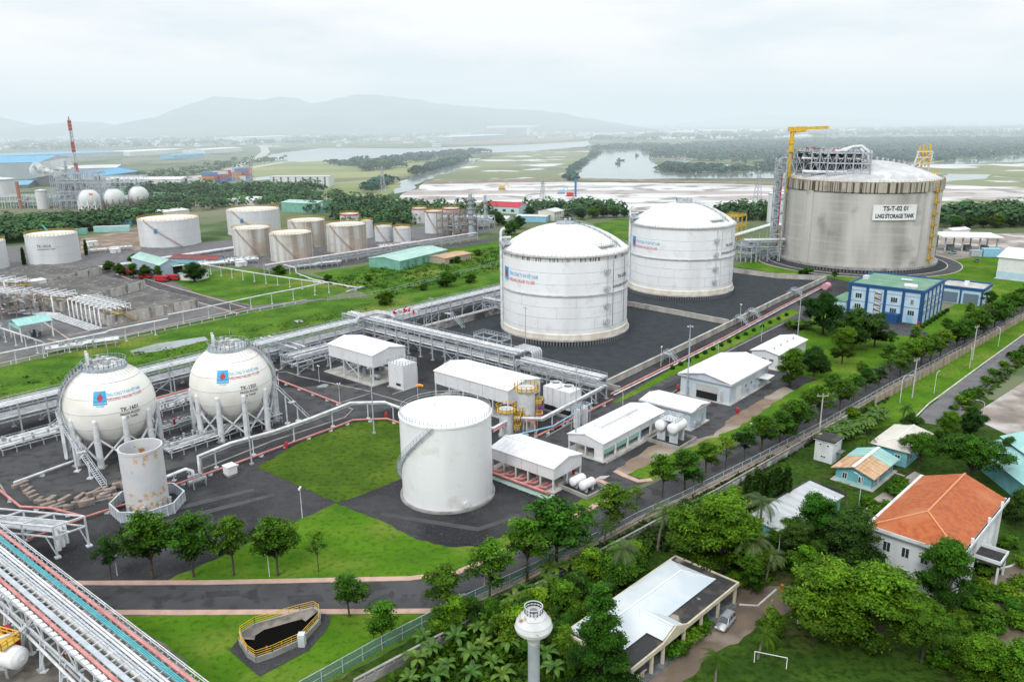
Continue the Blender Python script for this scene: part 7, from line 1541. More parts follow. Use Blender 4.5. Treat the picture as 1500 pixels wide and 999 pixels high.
ftank('grey streaked tank with a red pipe up its front, right of the rusty group', 481, 538, 371, 328, TFR)
ftank('white tank with a red rim half hidden behind the grey streaked tank', 499, 527, 332, 313, TF, REDP, False)
ftank('slim white tank peeping out right behind the grey streaked tank', 530, 547, 350, 323, TF, None, False)
ftank('left of two small tanks with dirty tops', 550, 575, 355, 331, TF)
ftank('right of two small tanks with dirty tops', 577, 602, 356, 333, TF)
ftank('red-rimmed tank at the back of the farthest trio', 604, 626, 328, 305, TF, REDP, False)
ftank('front white tank of the farthest trio, next to the refinery column', 623, 650, 343, 309, TF, mat('rust_rim', (.35, .12, .1)), True)
ftank('right red-rimmed tank of the farthest trio', 649, 674, 338, 305, TF, REDP, False)
# small process unit beside the trio
def unit(name, label, px, py, w_, d_, levels, seed, rot=AZ, m=None, n=14):
    g = G(px, py); t = thing(name, label, 'plant', g, rot); rr = random.Random(seed); mb = MB(); nx, ny = max(2, int(w_/5)), max(2, int(d_/5))
    for i in range(nx + 1):
        for j in range(ny + 1): mb.beam((w_*i/nx, d_*j/ny, 0), (w_*i/nx, d_*j/ny, levels[-1]), .4)
    for z in levels:
        for i in range(nx + 1): mb.beam((w_*i/nx, 0, z), (w_*i/nx, d_, z), .35)
        for j in range(ny + 1): mb.beam((0, d_*j/ny, z), (w_, d_*j/ny, z), .35)
        mb.rail([(0, 0, z), (w_, 0, z), (w_, d_, z), (0, d_, z), (0, 0, z)], 1.1, 3, .08)
    mb.build('frame', m or STEEL, t); mb = MB()
    for k in range(n):
        x, y, z = rr.uniform(1, w_ - 1), rr.uniform(1, d_ - 1), rr.choice([0] + list(levels[:-1])); mb.cyl((x, y), rr.uniform(.5, 1.2), z, z + rr.uniform(2, 5), 10, rr.choice((0, 1)))
        if rr.random() < .6: mb.tube([(x, y, z + 2), (rr.uniform(0, w_), y, z + 2), (rr.uniform(0, w_), rr.uniform(0, d_), z + 2)], .3, 6, 2)
    mb.build('equipment', [STEEL, DSTEEL, PIPEG], t); return t
RUSTM = mat('rusty_structure', (.32, .27, .24), (.2, .16, .14), .8, .8)
unit('process_unit', 'rusty steel process frame right of the farthest tank trio', 665, 349, 22, 16, (5, 10, 15), 4, AZ, RUSTM)
def column(label, px, yb, yt, r, m, n=4):
    g = G(px, yb); h = HT(g.x, g.y, yt); t = thing('distillation_column', label, 'column', g)
    MB().cyl((0, 0), r, 0, h*.62, 16).cyl((0, 0), r*.75, h*.62, h, 16).build('shell', m, t); mb = MB()
    for k in range(n): z = h*(.3 + .68*k/n); mb.cyl((0, 0), r + 1, z, z + .15, 14); mb.rail([((r + 1)*math.cos(a*PI/6), (r + 1)*math.sin(a*PI/6), z) for a in range(13)], 1.1, 2, .07)
    mb.beam((r + .4, 0, 0), (r + .4, 0, h), .3); mb.build('platform', STEEL, t); return t
column('tall grey column of the small refinery, left one', 690, 346, 284, 1.7, STEEL, 6)
column('thin grey chimney column right of the tall one', 711, 328, 286, 1.0, STEEL, 3)
unit('process_unit', 'low process frame at the foot of the thin chimney column', 700, 338, 18, 14, (4, 8), 14, AZ, STEEL)
unit('process_unit', 'yellow pipe tower between the farther domed tank and the concrete tank', 1078, 362, 12, 10, (6, 12, 18), 7, AZ, YELL, 10)
unit('process_unit', 'low steel pipe structure left of the concrete tank foot', 1100, 386, 22, 12, (5, 9), 8, AZ, STEEL, 12)
pipeline('overhead_pipe', 'pair of white elevated pipes reaching the left side of the concrete tank', [G(1070, 348, 9), G(1130, 330, 9.5), G(1150, 330, 10)], .9, PIPEW, 12, (0, 2.4, .2, .8, PIPEW))
rack('pipe_rack', 'pipe bridge from the yellow tower to the foot of the concrete tank', G(1092, 384), rad(5), 36, 6, (7, 11), 6, [(1, 11, .5, PIPEW), (3, 11, .5, PIPEW), (2, 7, .4, PIPEG)], xbrace=1, tray=False)
g = G(1137, 326); t = thing('water_tank', 'tall grey cylindrical tank half hidden behind the left side of the concrete tank', 'tank', g); h = HT(g.x, g.y, 283); MB().lathe([(7, 0), (7, h), (.01, h + 1.4)], 40).build('shell', TF, t); MB().lathe([(7.02, h - .6), (7.2, h - .6), (7.2, h), (7, h)], 40).build('rim', STEEL, t)
# concrete vessel bunkers with white pipe hoops
BUN = mat('bunker_wall', (.46, .44, .41), (.16, .15, .14), .5, .9, stretch=(1, 1, .2), lo=.46, hi=.68, c3=(.58, .57, .55), s3=.6, lo3=.56, hi3=.66)
BUNT = mat('bunker_top', (.085, .082, .078), (.15, .145, .14), .12, .95, lo=.4, hi=.62, fine=((.30, .31, .33), .5, .6, .7))
for k, (near, left, right, lab, nh) in enumerate((((160, 478), (104, 462), (291, 452), 'nearest stained concrete bunker with white pipe hoops over its front end', 8), ((92, 457), (40, 437), (214, 423), 'middle stained concrete bunker with white pipe hoops', 9), ((24, 434), (-25, 420), (150, 402), 'farthest concrete bunker with white pipe hoops at the left edge', 6))):
    N_, L_, R_ = G(*near), G(*left), G(*right); ly = (L_ - N_).length; lx = (R_ - N_).length; ang = math.atan2((R_ - N_).y, (R_ - N_).x)
    t = thing('vessel_bunker', lab, 'bunker', N_, ang); hb = 4.2
    MB().box(0, 0, 0, lx, ly, hb).build('wall', BUN, t); MB().box(.5, .5, hb + .002, lx - .5, ly - .5, hb + .12).build('top', BUNT, t)
    mb = MB(); [mb.box(0, ly*i/6 - .15, hb, 9, ly*i/6 + .15, hb + .5) for i in range(1, 6)]; mb.build('rib', BUN, t)
    o = None
    for i in range(nh):
        y = ly*(i + .5)/nh
        if o is None: o = MB().tube([(-2.2, 0, 0), (-2.2, 0, hb + 3.0), (10, 0, hb + 3.0), (10, 0, hb + .3)], .4, 8).build('pipe_hoop', PIPEW, t, (0, y, 0))
        else: part(o, t, (0, y, 0))
    mb = MB(); [mb.tube([(x, -1, hb + 2.0 + .3*(i % 2)), (x, ly + 6, hb + 2.0 + .3*(i % 2))], .28, 8) for i, x in enumerate((1.5, 3.2, 5, 6.6, 8))]; [mb.tube([(x, y, hb), (x, y, hb + 2.6)], .15, 6) for x in (2, 5, 8) for y in [ly*(i + .2)/5 for i in range(5)]]; mb.build('header_pipe', PIPEW, t)
    mb = MB(); mb.stair((11, -.9, 0), (5, -.9, hb + .2), 1.1); mb.box(3, -1.4, hb + .1, 5, ly, hb + .2); mb.rail([(3, -1.4, hb + .2), (5, -1.4, hb + .2)], 1.1, 1, .07); mb.rail([(9.2, 0, hb + .1), (9.2, ly, hb + .1)], 1.1, 2, .07); mb.build('access_stair', mat('dull_yellow', (.58, .42, .14), (.5, .36, .12), 1, .6), t)
    mb = MB(); [mb.tube([(-4 - i*1.1, -3, .5), (-4 - i*1.1, ly + 4, .5)], .25, 6) for i in range(5)]; mb.build('ground_pipe', PIPEW, t)
for (px, py, L_, lab) in ((6, 496, 34, 'low white pipe rack at the left edge in front of the turquoise shelter'), (30, 446, 40, 'low white pipe rack between the middle and the nearest bunker'), (-30, 480, 30, 'white pipe rack cut by the left edge beside the rust-coloured frame')): rack('pipe_rack', lab, G(px, py), AZ + PI/2 + rad(6) if px < 20 else AZ + PI/2 + rad(10), L_, 5, (2.2, 4.6), 5, [(.6, 4.6, .3, PIPEW), (1.6, 4.6, .25, PIPEW), (2.6, 4.6, .35, PIPEW), (3.8, 4.6, .25, PIPEW), (1.2, 2.2, .3, PIPEG), (3, 2.2, .3, PIPEW)], tray=False)
for (px, py, L_, W_, sd_, lab) in ((296, 393, 30, 12, 51, 'silver pump manifold in front of the rusty tank pair'), (130, 372, 24, 8, 52, 'small white valve manifold right of the numbered tank'), (560, 366, 26, 8, 53, 'valve manifold in front of the two small dirty-topped tanks'), (430, 396, 26, 6, 54, 'low valve manifold beside the zigzag pipe'), (70, 520, 22, 6, 55, 'low valve manifold inside the white post fence at the left')): manifold(lab, G(px, py), AZ - rad(20), L_, W_, sd_)
for k, (px, py, w_, lab) in enumerate(((40, 428, 9, 'white flat-roofed switch hut between the bunkers at the left'), (350, 392, 5, 'white cabinet beside the silver pump manifold'), (130, 362, 6, 'small white hut behind the white pickup'), (165, 372, 5, 'grey-white pump box on the earth lot side'))):
    g = G(px, py); t = thing('switch_hut', lab, 'hut', g, AZ); MB().box(0, 0, .2, w_, w_*.7, w_*.5).build('wall', WALLW, t); MB().box(-.2, -.2, w_*.5, w_ + .2, w_*.7 + .2, w_*.5 + .2).build('roof', ROOFW, t); panel(t, 'side', w_*.5, .2, 1, w_*.35, RINGG)
for q_ in ([(363, 452), (250, 420), (160, 393)], [(350, 460), (250, 432), (170, 402)], [(120, 503), (180, 492), (300, 465), (370, 450)], [(100, 492), (160, 480), (300, 452)], [(70, 497), (120, 508)], [(60, 470), (105, 500)]): strip('kerb', [G(*p) for p in q_], .5, 0, .25, mat('pink_kerb', (.5, .3, .26), (.5, .46, .42), 1.2))
p = G(32, 502); 
t = thing('shelter', 'open shelter with a pale turquoise gable roof at the left edge', 'shelter', p, AZ); gable_roof(11, 11, 6.2, 1.4, 'x', .4).build('roof', TURQR, t); mb = MB(); mb.box(0, 0, 4.8, .15, 11, 6.2); mb.box(10.85, 0, 4.8, 11, 11, 6.2); mb.build('gable_panel', TURQR, t); o = None
for x in (.2, 10.8):
    for y in (.2, 10.8):
        if o is None: o = MB().box(-.2, -.2, 0, .2, .2, 6.1).build('column', ROOFW, t, (x, y, 0))
        else: part(o, t, (x, y, 0))
machinery(t, 2, 2, 9, 9, 10, 44)
unit('process_unit', 'rust-coloured pump frame at the left edge beside the turquoise shelter', 4, 470, 16, 14, (4, 7), 18, AZ, RUSTM, 14)
pipeline('overhead_pipe', 'white pipeline on tall posts along the grass belt, left part', [G(-40, 528, 4.5), G(0, 518, 4.5), G(154, 487, 4.5), G(160, 484, 5.2), G(246, 467, 5.2)], .3, PIPEW, 8)
pipeline('overhead_pipe', 'white pipeline on tall posts along the grass belt, right part', [G(246, 461, 4.8), G(288, 453, 4.8), G(381, 433, 4.8), G(444, 421, 4.8), G(476, 414, 4.8), G(486, 414, 4.8), G(486, 418, 1)], .26, PIPEW, 8)
pipeline('overhead_pipe', 'white pipeline on posts between the grass lawn and the tank farm', [G(300, 388, 4.5), G(380, 401, 4.5), G(470, 414, 4.5)], .26, PIPEW, 8)
pipeline('overhead_pipe', 'white pipeline on posts in front of the bunkers, sloping up at its right end', [G(-30, 470, 5), G(60, 500, 5), G(66, 504, 3)], .28, PIPEW, 8)
pipeline('ground_pipe', 'long white pipe pair between the left tanks and the rusty tank group', [G(20, 404, 1.4), G(120, 396, 1.4), G(190, 386, 1.4), G(270, 374, 1.4), G(345, 363, 1.4)], .8, PIPEW, 12, (0, 2.6, 0, .7, PIPEW))
pipeline('ground_pipe', 'white zigzag pipe across the rough field', [G(416, 388, 4), G(432, 392, 4), G(434, 400, .8), G(460, 410, .8), G(520, 421, .8), G(533, 420, .8), G(508, 427, .8)], .32, PIPEW, 9)
rack('pipe_rack', 'low dark pipe rack running along the road side of the tank farm', G(395, 402), math.atan2((G(700, 352) - G(395, 402)).y, (G(700, 352) - G(395, 402)).x), (G(700, 352) - G(395, 402)).length, 5, (2.2, 4.2), 8, [(1, 4.2, .3, PIPEG), (2.5, 4.2, .3, PIPEW), (4, 4.2, .25, PINK), (2, 2.2, .3, PIPEG)], tray=False, rail=False)
Pf = [G(*q_) for q_ in [(-40, 548), (120, 512), (363, 460), (450, 444)]]
post_fence('belt_fence', 'white post fence along the far edge of the grass belt', Pf, 1.6, 5, ROOFW, None, (1.0,), .16, .35)
Pf = [G(*q_) for q_ in [(480, 442), (560, 432), (735, 387)]]
post_fence('belt_fence', 'grey wire fence on the far side of the long pipe rack', Pf, 2.0, 5, FEN, None, (1.0, .5), .12)
def pshed(name, label, cat, near, left, right, eave, rh, ridge, wm, rm, over=.4, open_h=0):
    N_, L_, R_ = G(*near), G(*left), G(*right); h = HT(N_.x, N_.y, eave); ly, lx = (L_ - N_).length, (R_ - N_).length; ang = math.atan2((R_ - N_).y, (R_ - N_).x)
    t = thing(name, label, cat, N_, ang); walls_mb(lx, ly, open_h, h, rh, ridge).build('wall', wm, t); gable_roof(lx, ly, h + .02, rh, ridge, over).build('roof', rm, t); t['dim'] = (lx, ly, h); return t
GREENW = mat('green_sheet_wall', (.20, .44, .36), (.16, .38, .31), .3, .6, wave=('X', 4, .3)); GREENR = mat('green_sheet_roof', (.42, .62, .56), (.36, .55, .5), .2, .5, wave=('X', 4, .3))
BLUER = mat('blue_sheet_roof', (.10, .38, .62), (.14, .44, .66), .05, .5); GREYW = mat('grey_sheet_wall', (.36, .42, .46), (.32, .38, .42), .05, .6, wave=('X', 1.5, .4)); OFFW = mat('off_white_wall', (.66, .68, .68), (.58, .6, .6), .05, .6)
t = pshed('warehouse', 'long green metal shed on the rough field left of the nearer domed tank', 'shed', (586, 396), (552, 389), (655, 378), 383, 1.4, 'x', GREENW, GREENR)
lx, ly, h = t['dim']
for k in range(1, 6): panel(t, 'side', lx*k/6.2, .2, 2.4, h*.75, mat('dark_green', (.10, .26, .2)), 'door')
t = pshed('hut', 'small rusty scrap hut beside the right end of the green metal shed', 'hut', (652, 388), (643, 383), (690, 380), 379, .6, 'x', mat('plank_wall', (.42, .36, .3)), RUSTR); panel(t, 'side', 5, 0, 3, 2.4, BLACK)
t = pshed('warehouse', 'grey-blue workshop hall with a dark door among round trees', 'building', (236, 407), (196, 394), (264, 403), 389, 2.2, 'y', mat('workshop_wall', (.36, .46, .54)), GREENR); panel(t, 'side', 9, .1, 5, 5, BLACK); MB().box(6, -2.5, 5.2, 12, -.1, 5.4).build('canopy', STEELW, t)
t = pshed('shelter', 'blue-walled shed with a dark red roof in front of the rusty tanks', 'shed', (318, 388), (270, 381), (332, 384), 381, 1.4, 'y', BLUEP, mat('dark_red_roof', (.26, .06, .06), (.2, .05, .05), .4)); panel(t, 'front', 6, 1.2, 3, 1.4, GLASS, 'window')
t = pshed('hut', 'small white flat hut beside the round tree at the workshop', 'hut', (290, 412), (276, 408), (306, 407), 402, .6, 'x', ROOFW, TURQR)
for x in (3, 8): win(t, 'side', x, 1, 1.2, 1.2)
t = pshed('office_building', 'green-walled open-sided hall with a pale roof in the woodland', 'building', (462, 313), (434, 308), (487, 309), 299, 1.4, 'y', GREENW, GREENR); panel(t, 'side', 9, 5, 2.4, 3, ROOFW, 'sign')
t = pshed('house', 'pale turquoise house with a bright red roof behind the small refinery', 'building', (760, 314), (715, 309), (774, 311), 304, 3, 'y', mat('pale_turquoise', (.5, .68, .68)), mat('red_roof', (.5, .04, .06), (.42, .03, .05), .3)); [panel(t, 'front', y, 1.5, 3, 2, GLASS, 'window') for y in (6, 14, 22, 30)]
t = pshed('warehouse', 'low white roofed store in front of the red-roofed house', 'building', (742, 326), (690, 322), (752, 322), 321, 1, 'y', OFFW, ROOFW)
t = pshed('office_building', 'cream two-storey gatehouse with a tower roof, right of the red-roofed house', 'building', (812, 324), (800, 321), (826, 321), 311, 1.5, 'x', mat('cream_wall', (.6, .58, .5)), OFFW); [win(t, 'side', x, z, 1.6, 1.6) for x in (2, 5.5, 9) for z in (1.2, 4.6)]
t = pshed('canopy', 'dark blue flat canopy left of the cream gatehouse', 'canopy', (800, 326), (770, 322), (806, 323), 318, .5, 'y', BLUEP, STEELW)
t = pshed('warehouse', 'white warehouse with a dark blue square logo on its gable, by the woods', 'building', (265, 273), (196, 267), (283, 270), 263, 2, 'y', OFFW, ROOFW); lx, ly, h = t['dim']
o = MB().box(lx*.35, -.3, h*.25, lx*.75, -.05, h*1.0).build('logo_sign', mat('navy', (.02, .05, .2)), t); mb = MB(); mb.box(lx*.5, -.4, h*.3, lx*.68, -.305, h*.55); mb.build('logo_mark', ROOFW, o)
t = pshed('warehouse', 'large flat green-roofed factory behind the three small spheres', 'building', (222, 301), (150, 287), (290, 291), 294, 1.5, 'x', mat('green_grey_wall', (.2, .3, .28)), mat('dull_green_roof', (.24, .36, .28), (.3, .42, .34), .05))
t = pshed('office_building', 'white box-shaped building with dark vertical strips on the plain', 'building', (482, 274), (420, 271), (490, 272), 259, .3, 'y', OFFW, STEELW); lx, ly, h = t['dim']; [panel(t, 'front', ly*(k + .5)/8, 1, ly/40, h - 1.5, DSTEEL, 'strip_window', .3) for k in range(8)]; panel(t, 'front', ly/2, .1, ly*.96, h*.1, DSTEEL, 'base_strip', .2)
t = pshed('factory_hall', 'huge grey factory hall with a blue roof and white gable, at the left edge', 'building', (62, 262), (-40, 262), (108, 252), 238, 6, 'y', GREYW, BLUER); lx, ly, h = t['dim']; MB().box(.0, -.3, 0, lx, -.02, h).build('gable_wall', OFFW, t)
t = pshed('factory_hall', 'low blue-roofed hall in front of the huge factory hall', 'building', (42, 276), (-40, 276), (60, 270), 271, 3, 'y', DSTEEL, BLUER)
t = pshed('factory_hall', 'wide flat hall with a bright blue roof behind the refinery columns', 'building', (108, 272), (44, 272), (205, 259), 263, 5, 'x', DSTEEL, BLUER)
t = pshed('factory_hall', 'long grey hall with a pale arched end right of the blue halls', 'building', (172, 256), (112, 250), (186, 252), 246, 3, 'y', GREYW, OFFW)
t = pshed('factory_hall', 'bright blue long shed farther out on the plain', 'building', (255, 233), (232, 233), (299, 230), 228, 2, 'x', BLUER, BLUER)
for k, (a, b_, c_, ev, lab, wm, rm) in enumerate(((( 0, 236), (-60, 234), (180, 229), 229, 'very long low blue-roofed shed across the left background', GREYW, BLUER), ((190, 229), (160, 228), (270, 224), 223, 'white long warehouse left of the far highway', OFFW, ROOFW), ((300, 226), (290, 225), (355, 222), 220, 'white flat warehouse beside the far highway curve', OFFW, ROOFW), ((355, 208), (345, 207), (430, 205), 202, 'pale terminal building far out on the plain', OFFW, ROOFW), ((662, 208), (650, 207), (740, 204), 201, 'far white-roofed warehouse at the foot of the mountain', GREYW, ROOFW), ((742, 202), (740, 201), (772, 199), 189, 'grey far-off block building on the plain', GREYW, GREYW), ((775, 196), (770, 195), (790, 194), 185, 'bright white tall building on the horizon plain', OFFW, ROOFW), ((190, 288), (160, 284), (232, 284), 281, 'low green-roofed shed between the spheres and the woods', GREYW, GREENR), ((235, 322), (216, 318), (278, 317), 312, 'white-roofed low building at the edge of the earth lot', OFFW, ROOFW), ((372, 302), (340, 299), (398, 298), 294, 'white flat-roofed building in the woodland above the tank farm', OFFW, ROOFW), ((1395, 345), (1380, 343), (1420, 343), 338, 'small white shed on the loading yard', OFFW, ROOFW), ((1260, 196), (1245, 196), (1290, 195), 193, 'tiny pale shed in the far marsh', OFFW, ROOFW))): pshed('warehouse', lab, 'building', a, b_, c_, ev, 1.0, 'x', wm, rm)
# shipping containers
cc = None; rr = random.Random(12); cols = [mat('container_red', (.38, .08, .08)), mat('container_blue', (.08, .2, .42)), mat('container_white', (.6, .6, .58)), mat('container_orange', (.5, .2, .08))]
protos = []
for m in cols:
    t = thing('shipping_container', 'x', 'container', group='stacked shipping containers'); MB().box(-6, -1.25, .1, 6, 1.25, 2.7).build('body', m, t); mb = MB(); [mb.box(x, -1.3, 0, x + .3, 1.3, 2.75) for x in (-6.1, 5.8)]; mb.build('corner_post', m, t); protos.append([t, False])
n = 0
for i in range(15):
    for lv in range(1 + rr.choice((0, 1, 2))):
        k = rr.randrange(4); px = 288 + i*5.1; g = G(px, 272 - i*.75 - (i % 3)); g.z = lv*2.8*1.6
        lab = ['red', 'blue', 'white', 'orange'][k] + ' shipping container, ' + nth(i) + ' stack from the left, level ' + ['one', 'two', 'three'][lv]
        if not protos[k][1]: protos[k][1] = True; o = protos[k][0]; o.location = g; o['label'] = lab; o.scale = (1.6,)*3; o.rotation_euler[2] = .15
        else: dup(protos[k][0], g, .15, lab, 1.6)
for q_ in protos:
    if not q_[1]: [bpy.data.objects.remove(c_) for c_ in list(q_[0].children)]; bpy.data.objects.remove(q_[0])
for k, (px, py, m, lab) in enumerate(((165, 340, TURQR, 'grey and blue site shed on the earth lot'), (115, 344, GREENW, 'small green container right of the numbered tank'), (181, 330, BLUEP, 'blue container at the wood edge'), (192, 328, GREENW, 'green container next to the blue one at the wood edge'))):
    g = G(px, py); t = thing('shipping_container', lab, 'container', g, .2); s = 2.0 if k == 0 else 1; MB().box(-6*s, -2, .2, 6*s, 2, 4.2).build('body', m, t); mb = MB(); mb.box(-6.1*s, -2.1, 4.2, 6.1*s, 2.1, 4.4); mb.build('roof', STEELW if k == 0 else m, t)
for k, (px, py) in enumerate(((190, 403), (212, 408), (236, 413), (252, 411))):
    g = G(px, py); t = thing('fire_engine', ['first', 'second', 'third', 'fourth'][k] + ' red truck from the left, parked under the trees at the workshop', 'truck', g, rad(-10), 'red trucks'); MB().box(-2.6, -1.3, .7, 2.2, 1.3, 3.1).build('body', REDP, t); MB().box(2.25, -1.25, .7, 3.9, 1.25, 2.9).build('cab', REDP, t); MB().box(2.6, -1.28, 1.8, 3.95, 1.28, 2.6).build('window_band', GLASS, t); [MB().tube([(x, -1.3, .55), (x, 1.3, .55)], .55, 12).build('wheel', TYR, t) for x in (-1.6, 2.6)]
for k, (px, py, lab) in enumerate(((138, 366, 'white pickup beside the numbered white tank'), (1430, 384, 'dark car on the loading yard'), (1395, 372, 'teal van under the loading canopy'))):
    g = G(px, py); t = thing('parked_car', lab, 'car', g, .3 + k); mb = MB(); mb.add(*CARB, 0, True); mb.build('body', [ROOFW, DSTEEL, TURQ][k], t); MB().box(-1.98, -.7, 1.05, .4, .7, 1.7).build('cabin', GLASS, t); [MB().tube([(x, -.95, .36), (x, .95, .36)], .36, 12).build('wheel', TYR, t) for x in (-1.4, 1.4)]
# refinery with three spheres and the red and white mast
for k, (cx_, cy_, r_, lab) in enumerate(((133, 293, 15.5, 'left of the three far spheres, standing on white crossed legs'), (169, 291, 14.5, 'middle of the three far spheres'), (205, 287, 14, 'right of the three far spheres'))):
    g = G(cx_, cy_ + 15); mp_ = MPP(g); R_ = r_*mp_; hc = HT(g.x, g.y, cy_); t = thing('gas_sphere', lab, 'sphere tank', g)
    MB().ball((0, 0, hc), R_, 40, 20).build('shell', TF, t); o = None; mb = MB()
    for i in range(10):
        a, b_ = 2*PI*i/10, 2*PI*(i + 1)/10; p = (R_*.98*math.cos(a), R_*.98*math.sin(a), 0)
        if o is None: o = MB().cyl((0, 0), .55, 0, hc, 8).build('leg', ROOFW if k == 0 else RUSTM, t, p)
        else: part(o, t, p)
        P_ = lambda q_, z: (R_*.98*math.cos(q_), R_*.98*math.sin(q_), z); mb.beam(P_(a, .5), P_(b_, hc*.7), .5); mb.beam(P_(b_, .5), P_(a, hc*.7), .5)
    mb.build('brace', ROOFW if k == 0 else RUSTM, t); mb = MB(); mb.cyl((0, 0), R_*.3, hc + R_*.96, hc + R_*1.02, 16); mb.rail([(R_*.3*math.cos(a*PI/6), R_*.3*math.sin(a*PI/6), hc + R_) for a in range(13)], 1.4, 2, .12)
    for i in range(8): la, lb2 = rad(80 - i*10), rad(70 - i*10); mb.beam((-R_*1.02*math.cos(la)*.7, -R_*1.02*math.cos(la)*.7, hc + R_*1.02*math.sin(la)), (-R_*1.02*math.cos(lb2)*.7, -R_*1.02*math.cos(lb2)*.7, hc + R_*1.02*math.sin(lb2)), 1.2, .6)
    mb.build('platform_stair', STEEL, t)
    if k == 0: mb = MB(); v_, f_ = grid_rect(3.4, 2, 3, 2); wrap_sph(mb, v_, f_, R_ + .08, azc(g) + rad(14), rad(34), hc); mb.build('emblem', mat('orange_emblem', (.6, .16, .05)), t)
g = G(120, 300); t = thing('flare_mast', 'tall red and white lattice flare mast above the far refinery', 'mast', g); H_ = HT(g.x, g.y, 176); sc_ = MPP(g)
RW = [REDP, ROOFW]; mb = MB(); mb2 = MB(); nseg = 12
def mw(z): return (6*(1 - z/(H_*.45)) + 1.3 if z < H_*.45 else 1.3)
for i in range(nseg*2):
    z0, z1 = H_*i/(nseg*2), H_*(i + 1)/(nseg*2); w0, w1 = mw(z0)/2 + .3, mw(z1)/2 + .3; tgt = mb if (i//3) % 2 and i > 7 else mb2
    for a, b_ in ((-1, -1), (1, -1), (1, 1), (-1, 1)): tgt.beam((a*w0, b_*w0, z0), (a*w1, b_*w1, z1), .5); tgt.beam((a*w0, b_*w0, z0), (-b_*w1, a*w1, z1), .25)
mb.build('red_section', mat('mast_red', (.45, .06, .07)), t); mb2.build('white_section', STEELW, t); MB().cyl((0, 0), .5, 0, H_ + 3, 8).build('flare_pipe', RUSTM, t)
for (px, yb, yt, r, lab) in ((100, 300, 248, 4.2, 'thick grey reactor column left of the flare mast'), (92, 302, 262, 2.6, 'slim grey column beside the thick reactor column'), (104, 298, 236, 1.2, 'thin chimney on the far refinery'), (117, 300, 245, 3.4, 'grey tower under the flare mast')): column(lab, px, yb, yt, r, STEEL, 5)
unit('process_unit', 'grey refinery structure below the steam plume', 80, 308, 40, 26, (8, 16, 24, 32), 21, rad(12), STEEL, 24)
unit('process_unit', 'grey refinery frame left of the three far spheres', 108, 300, 30, 22, (8, 16, 24), 22, rad(12), STEELW, 20)
unit('process_unit', 'grey pipe structure behind the three far spheres', 128, 288, 60, 18, (7, 14, 20), 23, rad(8), STEELW, 26)
unit('process_unit', 'long low pipe structure at the left edge of the far refinery', 0, 306, 80, 16, (6, 11), 24, rad(6), STEELW, 24)
g = G(64, 306); t = thing('storage_tank', 'slim white upright tank in the far refinery', 'tank', g); MB().lathe([(5, 0), (5, 17), (.01, 18)], 24).build('shell', TF, t); MB().lathe([(5.05, 16), (5.3, 16), (5.3, 17), (5, 17)], 24).build('rim', STEEL, t)
g = G(4, 288); t = thing('storage_tank', 'white far tank at the left edge behind the refinery', 'tank', g); MB().lathe([(14, 0), (14, 19), (.01, 21)], 32).build('shell', TF, t); MB().lathe([(14.05, 17.5), (14.4, 17.5), (14.4, 19), (14, 19)], 32).build('rim', STEEL, t)
g = G(31, 306); t = thing('striped_chimney', 'rust-red chimney at the left edge of the far refinery', 'chimney', g); MB().cyl((0, 0), 1.5, 0, HT(g.x, g.y, 266), 10).build('stack', mat('chimney_red', (.36, .16, .12)), t); MB().cyl((0, 0), 2.2, 8, 9, 10).build('collar', STEEL, t)
g = G(95, 272); hz0 = HT(g.x, g.y, 254); sm = bpy.data.materials.new('steam'); sm.use_nodes = True; q_ = sm.node_tree; q_.nodes['Principled BSDF'].inputs['Base Color'].default_value = (.9, .9, .9, 1); q_.nodes['Principled BSDF'].inputs['Roughness'].default_value = 1
lw = q_.nodes.new('ShaderNodeTexNoise'); lw.inputs['Scale'].default_value = .12; mr_ = q_.nodes.new('ShaderNodeMapRange'); mr_.inputs[1].default_value = .35; mr_.inputs[2].default_value = .65; mr_.inputs[4].default_value = .55; tcc = q_.nodes.new('ShaderNodeTexCoord'); q_.links.new(tcc.outputs['Object'], lw.inputs['Vector']); q_.links.new(lw.outputs['Fac'], mr_.inputs[0]); q_.links.new(mr_.outputs[0], q_.nodes['Principled BSDF'].inputs['Alpha'])
mb = MB(); rr = random.Random(6)
for k in range(22): f_ = k/21; mb.ball((-f_*34 + rr.gauss(0, 1.5), rr.gauss(0, 2), hz0 - 4 + f_*11 + rr.gauss(0, 1.2)), 2.2 + f_*3.4*rr.uniform(.6, 1.2), 12, 8)
o = mb.build('steam_plume', sm, None, g); tag(o, 'white steam plume drifting left from the far refinery', 'steam')
# cranes, pylons
def pylon(label, px, yb, yt, m, jib=None):
    g = G(px, yb); H_ = HT(g.x, g.y, yt); t = thing('lattice_pylon', label, 'pylon', g, .5); mb = MB(); n = 9
    for i in range(n):
        z0, z1 = H_*i/n, H_*(i + 1)/n; w0, w1 = (H_*.08*(1 - i/n) + .5), (H_*.08*(1 - (i + 1)/n) + .5)
        for a, b_ in ((-1, -1), (1, -1), (1, 1), (-1, 1)): mb.beam((a*w0, b_*w0, z0), (a*w1, b_*w1, z1), .3); mb.beam((a*w0, b_*w0, z0), (-b_*w1, a*w1, z1), .18)
    mb.build('lattice', m, t); mb = MB()
    for z in (H_*.82, H_*.92): mb.beam((-H_*.13, 0, z), (H_*.13, 0, z), .35)
    mb.build('cross_arm', m, t); return t
pylon('lattice power pylon between the farther domed tank and the concrete tank', 1108, 312, 250, STEEL); pylon('lattice power pylon behind the nearer domed tank', 795, 305, 262, STEEL); pylon('lattice power pylon far out beside the salt pans', 370, 262, 232, STEEL); pylon('faint lattice pylon in the left background', 344, 270, 238, STEEL); pylon('faint lattice pylon left of the creek', 561, 282, 244, STEEL)
